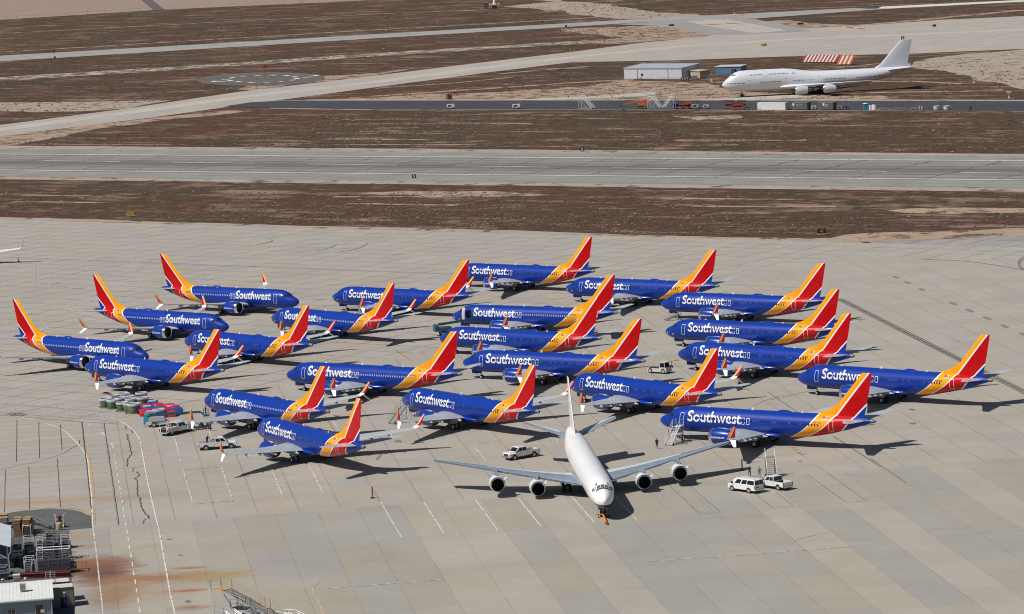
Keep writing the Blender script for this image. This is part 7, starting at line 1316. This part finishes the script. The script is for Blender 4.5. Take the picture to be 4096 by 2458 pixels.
for a, b in zip(pts[:-1], pts[1:]):
    a, b = gd(a) - o_, gd(b) - o_; n = max(1, int((b - a).length / 4))
    for k in range(n + 1): q = a.lerp(b, k / n); mb.tube((q.x, q.y, 0), (q.x, q.y, 2.0), .06, 5)
    for z in (.3, 1.9): mb.tube((a.x, a.y, z), (b.x, b.y, z), .04, 5)
mb.build('post', mat('fence_grey', (.25, .25, .25), .6), t); mb = MB()
for a, b in zip(pts[:-1], pts[1:]):
    a, b = gd(a) - o_, gd(b) - o_; n = int((b - a).length / .8)
    for k in range(n): q, r_ = a.lerp(b, k / n), a.lerp(b, (k + 1) / n); mb.tube((q.x, q.y, .1), (r_.x, r_.y, 1.9), .012, 3); mb.tube((q.x, q.y, 1.9), (r_.x, r_.y, .1), .012, 3)
mb.build('mesh', mat('fence_grey', (.25, .25, .25), .6), t)
# far perimeter fence along the sand field
t = thing('perimeter_fence', 'thin fence along the edge of the pink sand field at the top left', 'fence', (e0.x, e0.y, 0)); mb = MB(); o_ = gd(e0)
for a, b in ((e0, e1), (e1, e2), (e2, e3)):
    a, b = gd(a) - o_ + Vector((0, -6, 0)), gd(b) - o_ + Vector((0, -6, 0)); n = max(1, int((b - a).length / 14))
    for k in range(n): q = a.lerp(b, k / n); mb.tube((q.x, q.y, 0), (q.x, q.y, 2.4), .12, 4)
    mb.tube((a.x, a.y, 2.3), (b.x, b.y, 2.3), .05, 4)
mb.build('post', mat('post_brown', (.16, .13, .11), .8), t)
# red and white striped barriers
SRED = mat('barrier_red', (.30, .03, .02), .6); SOR = mat('barrier_orange', (.45, .075, .015), .6); SWH = mat('barrier_white', (.52, .51, .49), .6)
def barrier(label, a, b, h, n, red, lean=1.7, back=1.2):
    a, b = gd(a), gd(b); L = (b - a).length; t = thing('striped_barrier', label, 'barrier', (a.x, a.y, 0), heading(a, b)); 
    for k in range(n):
        mb = MB(); x0, x1 = L * k / n, L * (k + .92) / n; mb.hexa([(x0, 0, 0.1), (x1, 0, 0.1), (x1, .15, 0.1), (x0, .15, 0.1)], [(x0 + lean, back, h), (x1 + lean, back, h), (x1 + lean, back + .15, h), (x0 + lean, back + .15, h)]); mb.build('red_slat' if k % 2 == 0 else 'white_slat', red if k % 2 == 0 else SWH, t)
    mb = MB()
    for k in range(4): x = L * (k + .5) / 4; mb.beam((x + lean * .8, back * .8, h * .8), (x + lean, back + 2, 0.05), .12, .12)
    mb.build('strut', GREYP, t)
barrier('long red and white striped barrier behind the double-deck airliner', FE(845, 272), FE(1215, 276), 3.3, 19, SRED); barrier('short bright orange and white striped barrier at the right end of the long one', FE(1225, 298), FE(1385, 300), 4.0, 7, SOR)
# ---------------------------------------------------------------- things standing on the far blacktop
FW = mat('far_white', (.62, .62, .60), .5, var=.05)
def fsteps(label, top, foot, H, col, W=1.5, base=None):
    top, foot = gd(top), gd(foot); h = heading(foot, top); run = (top - foot).length; return steps(label, (top.x, top.y, 0), h, H, run, W, col, 1.8, 1.1, 12, railm=col)
fsteps('white passenger steps standing alone on the blacktop, left of the orange lift', F7(1775, 828), F7(1852, 829), 4.6, FW)
SB = mat('steps_base_blue', (.04, .12, .28), .5)
t = fsteps('white and blue passenger steps, left of the facing pair', F4(650, 1042), F4(765, 1042), 4.9, FW); mb = MB(); mb.box(-6, 1.5, -.9, .9, .3, .6); mb.build('base', SB, t)
t = fsteps('white and blue passenger steps, right of the facing pair', F4(880, 1042), F4(780, 1042), 4.9, FW); mb = MB(); mb.box(-6, 1.5, -.9, .9, .3, .6); mb.build('base', SB, t)
FO = mat('lift_orange', (.55, .13, .015), .5, var=.05); FRD = mat('lift_red', (.50, .05, .012), .5, var=.05); FBL = mat('lift_blue', (.02, .07, .22), .5)
q = gd(F4(480, 1040)); boom_lift('orange boom lift with its basket lowered to the left on the blacktop', (q.x + .8, q.y + 1, 0), R(180), 5.2, 2.5, 1.7, FO, FO, FO, DKM, 1.2, DKM)
def scissor(label, p, col, W=5.0, rz=0, h=1.5, railc=None):
    t = thing('scissor_lift', label, 'scissor lift', (p.x, p.y, 0), rz); mb = MB(); mb.box(-W / 2, W / 2, -1, 1, .5, 1.0); mb.build('chassis', col, t); mb = MB()
    for y in (-.7, .7):
        for k in range(2): z = 1.0 + k * .3; mb.beam((-W * .42, y, z), (W * .42, y, z + .3), .12, .1); mb.beam((-W * .42, y, z + .3), (W * .42, y, z), .12, .1)
    mb.build('scissor_arm', DKM, t); mb = MB(); mb.box(-W / 2, W / 2, -1, 1, 1.0 + .6, 1.0 + .8); mb.build('platform', col, t); mb = MB(); z = 1.8; r_ = .05
    for hh_ in (.55, 1.1): mb.path([(-W / 2, -1, z + hh_), (W / 2, -1, z + hh_), (W / 2, 1, z + hh_), (-W / 2, 1, z + hh_), (-W / 2, -1, z + hh_)], r_)
    for k in range(6):
        x = -W / 2 + W * k / 5
        for y in (-1, 1): mb.tube((x, y, z), (x, y, z + 1.1), r_, 5)
    mb.build('guard_rail', railc or DKM, t); wheels(t, [(W * .36, 1), (W * .36, -1), (-W * .36, 1), (-W * .36, -1)], .5, .35); return t
scissor('blue scissor lift behind the facing pair of steps', gd(F4(940, 1040)) + Vector((0, 3, 0)), FBL, 4, 0, railc=FBL); scissor('orange-red scissor lift in front of the blue one', gd(F4(1030, 1040)), FRD, 3.6); scissor('orange-red scissor lift with raised rail beside the beige forklift', gd(F4(1095, 1035)) + Vector((0, 1, 0)), FRD, 2.4, railc=FRD)
scissor('orange-red scissor lift, left rear one of the cluster of three', gd(F4(1605, 1035)) + Vector((0, 2, 0)), FRD, 3.8); scissor('orange-red scissor lift, front one of the cluster of three', gd(F4(1700, 1048)), FRD, 4.4); scissor('orange-red scissor lift, right rear one of the cluster of three', gd(F4(1765, 1035)) + Vector((0, 3, 0)), FRD, 3.2)
BEI = mat('machine_beige', (.40, .35, .24), .6, var=.06)
def machine(name, label, p, w_, h, col, cat, mast=False, cabin=False, wheel=True):
    t = thing(name, label, cat, (p.x, p.y, 0)); mb = MB(); mb.frus(-w_ / 2, w_ / 2, -.8, .8, .45, -w_ / 2 + .1, w_ / 2 - .15, -.75, .75, h); mb.build('body', col, t); mb = MB(); mb.box(-w_ * .3, w_ * .1, -.83, -.76, h * .5, h * .85); mb.build('grille', DKM, t)
    if mast: mb = MB(); mb.beam((w_ / 2 + .1, -.5, .2), (w_ / 2 + .1, -.5, 3.2), .15, .15); mb.beam((w_ / 2 + .1, .5, .2), (w_ / 2 + .1, .5, 3.2), .15, .15); mb.box(w_ / 2, w_ / 2 + .2, -.5, .5, 1.4, 1.6); mb.build('mast', DKM, t)
    if cabin: mb = MB(); mb.path([(-w_ * .3, -.7, h), (-w_ * .3, -.7, h + 1.2), (w_ * .3, -.7, h + 1.2), (w_ * .3, -.7, h)], .06); mb.path([(-w_ * .3, .7, h), (-w_ * .3, .7, h + 1.2), (w_ * .3, .7, h + 1.2), (w_ * .3, .7, h)], .06); mb.box(-w_ * .35, w_ * .35, -.8, .8, h + 1.15, h + 1.25); mb.build('roll_cage', DKM, t)
    mb = MB(); mb.tube((w_ / 2, 0, .5), (w_ / 2 + .8, 0, .4), .07, 5); mb.build('drawbar', DKM, t)
    if wheel: wheels(t, [(w_ * .3, .8), (w_ * .3, -.8), (-w_ * .3, .8), (-w_ * .3, -.8)], .4, .25)
    return t
machine('forklift', 'beige forklift with roll cage right of the orange-red scissor lifts', gd(F4(1180, 1038)), 2.8, 1.7, BEI, 'forklift', True, True); machine('generator', 'small cream generator trailer between forklift and scissor cluster', gd(F4(1310, 1038)), 2.2, 1.5, mat('machine_cream', (.50, .48, .38), .6), 'generator')
machine('generator', 'small cream generator trailer between the two grey office cabins', gd(FE(975, 798)), 1.9, 1.5, mat('machine_cream', (.50, .48, .38), .6), 'generator'); machine('compressor', 'tan compressor right of the second grey cabin', gd(FE(1258, 796)), 2.0, 1.4, mat('machine_tan', (.33, .22, .10), .6), 'compressor'); machine('compressor', 'dark blue compressor beside the tan one', gd(FE(1330, 796)), 1.9, 1.5, mat('machine_blue', (.03, .07, .20), .5), 'compressor')
machine('generator', 'white generator box, leftmost thing on the blacktop edge', gd(F7(766, 828)), 3.2, 1.8, FW, 'generator'); machine('generator', 'white generator box, second from the left on the blacktop', gd(F7(1266, 828)), 3.2, 1.8, FW, 'generator')
a, b = gd(F4(1946, 1054)), gd(F4(2292, 1055)); L = (b - a).length; t = thing('shipping_container', 'long white ribbed container beside the scissor lift cluster', 'container', (a.x, a.y, 0), heading(a, b)); mb = MB(); mb.box(0, L, 0, 2.6, .1, 2.7); mb.build('walls', corrug('far_container', (.62, .62, .62), .45, 0, .35), t); mb = MB(); mb.box(0, L, -.04, 2.64, 2.7, 2.78); mb.build('roof', FW, t); mb = MB()
for x in (0, L): mb.box(x - .1, x + .1, -.05, .1, 0, 2.75)
mb.build('corner_post', GREYP, t)
CABG = mat('cabin_grey_green', (.075, .09, .085), .6, var=.05)
for (x0, x1, lb, wins, sx) in ((738, 905, 'grey-green office cabin with two windows next to the white container', (.27, .52), .04), (1020, 1190, 'grey-green office cabin with one window, right one of the two', (.5,), .33)):
    a, b = gd(FE(x0, 800)), gd(FE(x1, 800)); L = (b - a).length; t = thing('office_cabin', lb, 'cabin', (a.x, a.y, 0), heading(a, b)); mb = MB(); mb.box(0, L, 0, 2.6, .2, 2.75); mb.build('wall', CABG, t); mb = MB(); mb.box(-.08, L + .08, -.08, 2.7, 2.75, 2.87); mb.build('roof', mat('cabin_roof_grey', (.2, .22, .22), .6), t)
    for f in wins:
        mb = MB(); mb.box(L * f, L * f + 1.0, -.05, -.01, 1.1, 2.15); o = mb.build('window', mat('win_pale', (.45, .47, .45), .4), t); mb = MB(); mb.box(L * f + .12, L * f + .44, -.07, -.052, 1.2, 2.05); mb.box(L * f + .56, L * f + .88, -.07, -.052, 1.2, 2.05); mb.build('pane', GLS, o)
    mb = MB(); mb.box(L * sx, L * sx + .75, -.05, -.01, 1.6, 2.5); mb.build('notice', FW, t)
p = gd(FE(1545, 800)); t = thing('portable_toilet', 'turquoise portable toilet with a white roof on the blacktop', 'portable toilet', (p.x, p.y, 0)); mb = MB(); mb.frus(-.75, .75, -.75, .75, 0, -.7, .7, -.7, .7, 2.3); mb.build('cabin', mat('toilet_blue', (.01, .24, .34), .5), t); mb = MB(); mb.lathe([(2.3, 1.0), (2.45, .85), (2.6, .1)], (0, 0, 0), 'z', 10); mb.build('roof', FW, t, True); mb = MB(); mb.box(-.4, .4, -.78, -.74, .1, 2.1); mb.build('door', mat('toilet_door', (.01, .19, .28), .5), t)
p = gd(FE(1640, 798)); t = thing('cowl_shell', 'pair of white half-round shells right of the portable toilet', 'cowling', (p.x, p.y, 0)); mb = MB(); mb.rings([[(r_ * math.cos(a_), r_ * math.sin(a_) * .8, z) for a_ in [math.pi + i * math.pi / 12 for i in range(13)]] for z, r_ in ((0, 1.15), (1, 1.05), (2.0, .8))], (False, False), False); mb.build('shell', FW, t, True); mb = MB(); mb.rings([[(-1.3 + .6 * math.cos(a_), .5 * math.sin(a_), z) for a_ in [math.pi / 2 + i * math.pi / 8 for i in range(9)]] for z in (0, 1.9)], (False, False), False); mb.build('half_shell', FW, t)
mb = MB(); r3 = random.Random(9); a, b = gd(FE(1700, 800)), gd(FE(2120, 800))
for k in range(70): q = a.lerp(b, r3.random()); q2 = q + Vector((r3.uniform(-1.5, 1.5), r3.uniform(-.3, .8), 0)); z = r3.uniform(.1, .8); mb.beam((q.x, q.y + r3.uniform(0, 2), z), (q2.x, q2.y + r3.uniform(0, 2), z + r3.uniform(-.1, .2)), .14, .12)
o = mb.build('timber_heap', mat('old_timber', (.32, .20, .13), .8, var=.2, vs=.5)); tag(o, 'long heap of weathered timber lying on the blacktop edge', 'timber'); o['kind'] = 'stuff'
for (x, lb) in ((2141, 'grey gas bottle on the blacktop, left of two'), (2168, 'grey gas bottle on the blacktop, right of two')):
    p = gd(FE(x, 802)); t = thing('gas_bottle', lb, 'gas bottle', (p.x, p.y, 0)); mb = MB(); mb.lathe([(0, .42), (1.0, .42), (1.3, .3), (1.5, .1), (2.1, .09)], (0, 0, 0), 'z', 12, (True, True)); mb.build('bottle', mat('bottle_grey', (.22, .22, .22), .5), t, True); mb = MB(); mb.tube((-.25, 0, 1.55), (.25, 0, 1.55), .06, 6); mb.build('valve', DKM, t)
for (x, lb) in ((2331, 'white ring-shaped drum on the blacktop, left of two'), (2441, 'white ring-shaped drum on the blacktop, right of two')):
    p = gd(FE(x, 797)); t = thing('ring_drum', lb, 'drum', (p.x, p.y + 1, 0)); mb = MB(); mb.lathe([(.1, 1.05), (.8, 1.15), (1.1, 1.2)], (0, 0, 0), 'z', 24); mb.build('barrel', FW, t, True); mb = MB(); mb.lathe([(1.05, .95), (1.3, 1.0), (1.38, 1.15), (1.25, 1.28), (1.1, 1.22)], (0, 0, 0), 'z', 24); mb.build('lip', LIPM, t, True)
p = gd(F4(1850, 1070)); t = thing('trestle', 'low dark wooden trestles in front of the scissor lift cluster', 'trestle', (p.x, p.y, 0)); mb = MB()
for k in range(4): x = -3.2 + k * 2.1; mb.beam((x, -.5, .8), (x + 1.2, .4, .8), .2, .12); mb.beam((x, -.5, 0), (x, -.5, .8), .12, .12); mb.beam((x + 1.2, .4, 0), (x + 1.2, .4, .8), .12, .12)
mb.build('frame', mat('trestle_wood', (.09, .07, .055), .8), t)
for (fx, fy, lb, c_) in ((742, 760, 'brown cylindrical tank, left one at the blacktop edge', (.20, .13, .09)), (766, 758, 'brown cylindrical tank, right one at the blacktop edge', (.24, .16, .11))):
    p = gd(F7(fx, fy)); t = thing('storage_tank', lb, 'tank', (p.x, p.y, 0)); mb = MB(); mb.lathe([(.1, .75), (2.4, .75), (2.55, .6)], (0, 0, 0), 'z', 16, (True, True)); mb.build('shell', mat('tank_brown_%.2f' % c_[0], c_, .6), t, True); mb = MB(); mb.lathe([(2.5, .78), (2.6, .78), (2.62, .3)], (0, 0, 0), 'z', 16, (True, True)); mb.build('lid', BEI, t)
t = machine('ride_on_tractor', 'small red tractor behind the brown tanks', gd(F7(802, 722)), 2.2, 1.4, mat('tractor_red', (.42, .035, .02), .5), 'tractor'); p = gd(F7(845, 716)); t = thing('red_rail', 'short row of red posts beside the small red tractor', 'railing', (p.x, p.y, 0)); mb = MB()
for k in range(5): mb.tube((-1.8 + k * .9, 0, 0), (-1.8 + k * .9, 0, 2.0), .09, 6)
mb.build('post', SRED, t); mb = MB(); mb.tube((-1.8, 0, 1.5), (1.8, 0, 1.5), .05, 6); mb.build('rail', SRED, t)
p = gd(F7(1187, 675)); t = thing('utility_box', 'small brown box standing by the dirt track', 'utility box', (p.x, p.y, 0)); mb = MB(); mb.box(-.9, .9, -.5, .5, 0, 1.5); mb.build('box', mat('box_brown', (.26, .15, .11), .7), t); mb = MB(); mb.box(-.95, .95, -.55, .55, 1.5, 1.6); mb.build('lid', BEI, t)
p = gd(F7(1100, 66)); t = thing('radio_beacon', 'white cone-shaped radio beacon with red base at the top of the picture', 'radio beacon', (p.x, p.y, 0)); mb = MB(); mb.lathe([(3.2, 3.0), (4.4, 2.6), (9.5, 1.6), (11.2, 1.2), (12, .2)], (0, 0, 0), 'z', 20); mb.build('cone', FW, t, True); mb = MB(); mb.lathe([(0, 3.6), (3.2, 3.6), (3.3, 3.0)], (0, 0, 0), 'z', 20, (True, False)); mb.build('base', mat('beacon_red', (.34, .06, .05), .6), t); mb = MB()
for k in range(10): a_ = k * math.pi / 5; mb.tube((3 * math.cos(a_), 3 * math.sin(a_), 5.0), (7 * math.cos(a_), 7 * math.sin(a_), 5.4), .15, 5); mb.lathe([(5.0, .2), (5.2, .7), (6.0, .7), (6.2, .2)], (7 * math.cos(a_), 7 * math.sin(a_), 0), 'z', 8, (True, True))
mb.build('antenna', FW, t); mb = MB(); mb.lathe([(4.6, 7.4), (4.9, 7.4)], (0, 0, 0), 'z', 20, (True, True)); mb.build('deck', mat('beacon_deck', (.40, .20, .18), .6), t); t.scale = (.5, .5, .55)
p = gd(F7(1035, 68)); t = thing('utility_box', 'small dark green box left of the radio beacon', 'utility box', (p.x, p.y, 0)); mb = MB(); mb.box(-1.6, 1.6, -1, 1, 0, 4.0); mb.build('box', mat('box_green', (.06, .10, .08), .7), t); mb = MB(); mb.box(-1.8, 1.8, -1.2, 1.2, 4.0, 4.2); mb.build('lid', GREYP, t)
p = gd(F6(1748, 517)); t = thing('windsock', 'drooping red windsock on a dark pole beside the helicopter pad', 'windsock', (p.x, p.y, 0)); mb = MB(); mb.tube((0, 0, 0), (0, 0, 6.4), .12, 6, .07); mb.build('pole', mat('pole_red', (.14, .03, .03), .6), t); mb = MB(); mb.rings([[(x, r_ * math.cos(a_), z + r_ * math.sin(a_)) for a_ in [i * math.pi / 5 for i in range(10)]] for x, z, r_ in ((-.7, 6.3, .55), (.1, 6.1, .55), (.8, 5.3, .45), (1.2, 4.6, .28))], (False, False)); mb.build('sock', mat('sock_red', (.55, .02, .02), .6), t, True)
# runway and taxiway signs
SGY = mat('sign_yellow', (.62, .36, .02), .5); SGB = mat('sign_black', (.015, .015, .015), .5); SGW = mat('sign_white', (.75, .75, .72), .5)
def sign(label, p, w_, h, txt, face, ink, rz=0.0, panels=None):
    k_ = .62 if p.y > 1500 else .85; w_ *= k_; h *= k_
    t = thing('airfield_sign', label, 'sign', (p.x, p.y, 0), rz); mb = MB(); mb.box(-w_ / 2, w_ / 2, 0, .3, .25, .25 + h); mb.build('board', SGB, t); mb = MB(); mb.box(-w_ / 2 + .04, w_ / 2 - .04, -.02, 0, .29, .21 + h); mb.build('face', face, t); mb = MB()
    for x in (-w_ * .35, w_ * .35): mb.box(x - .06, x + .06, .05, .2, 0, .25)
    mb.build('leg', DKM, t); mb = MB(); mb.box(-w_ / 2 - .2, w_ / 2 + .2, -.5, .6, -.02, .03); mb.build('base_slab', mat('sign_slab', (.4, .38, .34), .8), t)
    if panels: mb = MB(); mb.box(panels[0] * w_, panels[1] * w_, -.03, -.021, .3, .2 + h); mb.build('panel', SGB, t)
    if txt: text_obj('sign_lettering', txt, lambda q, z: Vector((q, -.045, z)), ink, t, .02, 1, 1, (-w_ / 2 * (.72 if len(txt) > 1 else .4), w_ / 2 * (.72 if len(txt) > 1 else .4), .25 + h * .2, .25 + h * .82)); 
    return t
sign('yellow taxiway sign at the left edge of the near scrub strip', gd(D(315, 522)), 2.7, 1.05, '←C→', SGY, SGB)
sign('black board with a white 5 on the far side of the runway', gd(D(1406, 366)), 1.5, 1.35, '5', SGB, SGW); sign('black board with a white 5 on the near side of the runway', gd(D(1000, 432)), 1.4, 1.3, '5', SGB, SGW)
sign('wide black sign at the right end of the near scrub strip', gd(D(1985, 566)), 2.4, 1.3, 'C', SGB, SGY); sign('yellow and black taxiway sign beside the diagonal taxiway', gd(F7(1693, 392)), 3.6, 1.3, 'C  G', SGY, SGB, 0, (-.1, .1))
sign('yellow and black sign standing on the pale taxiway above the blue cabin', gd(FR(632, 329)), 5.0, 1.6, 'C    ', SGY, SGB, 0, (.05, .3)); sign('black sign on the sand at the taxiway corner near the top right', gd(FR(890, 179)), 5.6, 1.6, '', SGB, SGW); sign('black sign on the pale taxiway at the far right', gd(FR(1838, 193)), 3.2, 1.8, '', SGB, SGW); sign('small black square sign above the tail of the double-deck airliner', gd(FR(1614, 283)), 2.6, 2.3, '=', SGB, SGW); sign('black sign at the top centre beside the far runway', gd(F7(2447, 202)), 5.0, 1.5, '', SGB, SGW)
for (f, x, y, lb) in ((F7, 1465, 178, 'black board beyond the far runway, top centre'), (F7, 1645, 214, 'black board on the near side of the far runway, top centre'), (F6, 355, 349, 'black board beyond the far runway at the left'), (F6, 362, 391, 'black board on the near side of the far runway at the left')): sign(lb, gd(f(x, y)), 1.6, 2.2, '', SGB, SGW)
for (x, y, lb) in ((2022, 528, 'white instrument mast with a dish on the gravel at the right'), (2338, 665, 'thin white instrument mast beside the blacktop at the far right')):
    p = gd(F5(x, y)); t = thing('instrument_mast', lb, 'mast', (p.x, p.y, 0)); mb = MB(); mb.tube((0, 0, 0), (0, 0, 2.6), .1, 6); mb.build('pole', FW, t); mb = MB(); mb.frus(-.7, .7, -.3, .3, 1.9, -.9, .9, -.4, .4, 2.7); mb.build('head', FW, t); mb = MB(); mb.box(-.3, .3, -.3, .3, 0, .7); mb.build('base_box', FW, t)
p = gd(F4(1380, 712)); t = thing('utility_box', 'small white post box beside the fence gate', 'utility box', (p.x, p.y, 0)); mb = MB(); mb.box(-.3, .3, -.3, .3, 0, 1.6); mb.build('box', FW, t); mb = MB(); mb.box(-.35, .35, -.35, .35, 1.6, 1.7); mb.build('lid', GREYP, t)
p = gd(F5(1990, 768)); t = thing('pump_unit', 'small dark red pump on the blacktop at the right', 'pump', (p.x, p.y, 0)); mb = MB(); mb.box(-.6, .6, -.4, .4, .1, .9); mb.build('body', mat('pump_red', (.12, .03, .03), .6), t); mb = MB(); mb.tube((0, 0, .9), (0, 0, 1.7), .2, 8); mb.build('cylinder', DKM, t)
RBL = mat('marker_red_white', (.36, .05, .04), .6)
def barricade(label, a, b):
    a, b = gd(a), gd(b); L = (b - a).length; t = thing('low_barricade', label, 'barricade', (a.x, a.y, 0), heading(a, b)); n = 9
    for k in range(n): mb = MB(); mb.box(L * k / n, L * (k + .96) / n, -.25, .25, -.1, .25); mb.build('block', RBL if k % 4 else mat('block_pale', (.45, .40, .36), .7), t)
barricade('line of low red and white blocks across the taxiway behind the striped barrier', FR(1195, 192), FR(1370, 211)); barricade('line of low red and white blocks across the far runway', FR(417, 99), FR(505, 108)); barricade('line of low red and white blocks across the pale slab', FR(197, 180), FR(490, 165))
# ---------------------------------------------------------------- scrub growing on the strips between the pavements
def inpoly(x, y, P):
    c = False; n = len(P); j = n - 1
    for i in range(n):
        if (P[i][1] > y) != (P[j][1] > y) and x < (P[j][0] - P[i][0]) * (y - P[i][1]) / (P[j][1] - P[i][1]) + P[i][0]: c = not c
        j = i
    return c
rs_ = random.Random(5); mb = MB(); TWP = [D(*p) for p in TW]
bands = [([(-20, 462), (2490, 466), (2490, 548), (2050, 562), (1600, 566), (1236, 552), (600, 538), (-20, 520)], 5200, .32, .8), ([(-20, 350), (150, 330), (420, 287), (700, 270), (1630, 269), (2490, 273), (2490, 370), (-20, 348)], 5200, .35, .9), ([(700, 238), (1150, 190), (1640, 152), (1900, 140), (2200, 134), (2490, 122), (2490, 240)], 2600, .35, 1.0), ([(-10, 160), (900, 98), (1500, 64), (1690, 78), (1380, 120), (900, 178), (-10, 298)], 3600, .4, 1.1), ([(-10, 84), (900, 38), (1500, 4), (2473, -5), (2473, -1), (1880, 26), (900, 80), (-10, 132)], 2200, .5, 1.3)]
for poly, N_, s0, s1 in bands:
    P = [D(*p) for p in poly]; x0, x1 = min(p[0] for p in P), max(p[0] for p in P); y0, y1 = min(p[1] for p in P), max(p[1] for p in P); c = 0; tries = 0
    while c < N_ and tries < N_ * 12:
        tries += 1; x, y = rs_.uniform(x0, x1), rs_.uniform(y0, y1)
        if not inpoly(x, y, P) or inpoly(x, y, TWP): continue
        dens = noise.noise(Vector((x * .013, y * .013, 2.2))) + .5 * noise.noise(Vector((x * .06, y * .06, 7)))
        if dens < rs_.uniform(-.5, .45): continue
        r_ = .62 * rs_.uniform(s0, s1) * (1.7 if rs_.random() < .05 else 1); h = r_ * rs_.uniform(.45, .8); mb.use(0 if rs_.random() < .55 else (1 if rs_.random() < .8 else 2)); a0 = rs_.uniform(0, 6); n = 5
        mb.add([(x + r_ * rs_.uniform(.7, 1.1) * math.cos(a0 + k * 6.283 / n), y + r_ * rs_.uniform(.7, 1.1) * math.sin(a0 + k * 6.283 / n), -.18 + h * rs_.uniform(.05, .35)) for k in range(n)] + [(x + rs_.uniform(-.3, .3) * r_, y, -.18 + h)], [(k, (k + 1) % n, n) for k in range(n)]); c += 1
o = mb.build('scrub_bushes', [mat('bush_brown', (.075, .045, .032), .95), mat('bush_olive', (.062, .060, .034), .95), mat('bush_straw', (.20, .15, .11), .95)], fix=False); o['kind'] = 'stuff'; tag(o, 'low dry scrub growing on the strips between runway and taxiways', 'scrub')
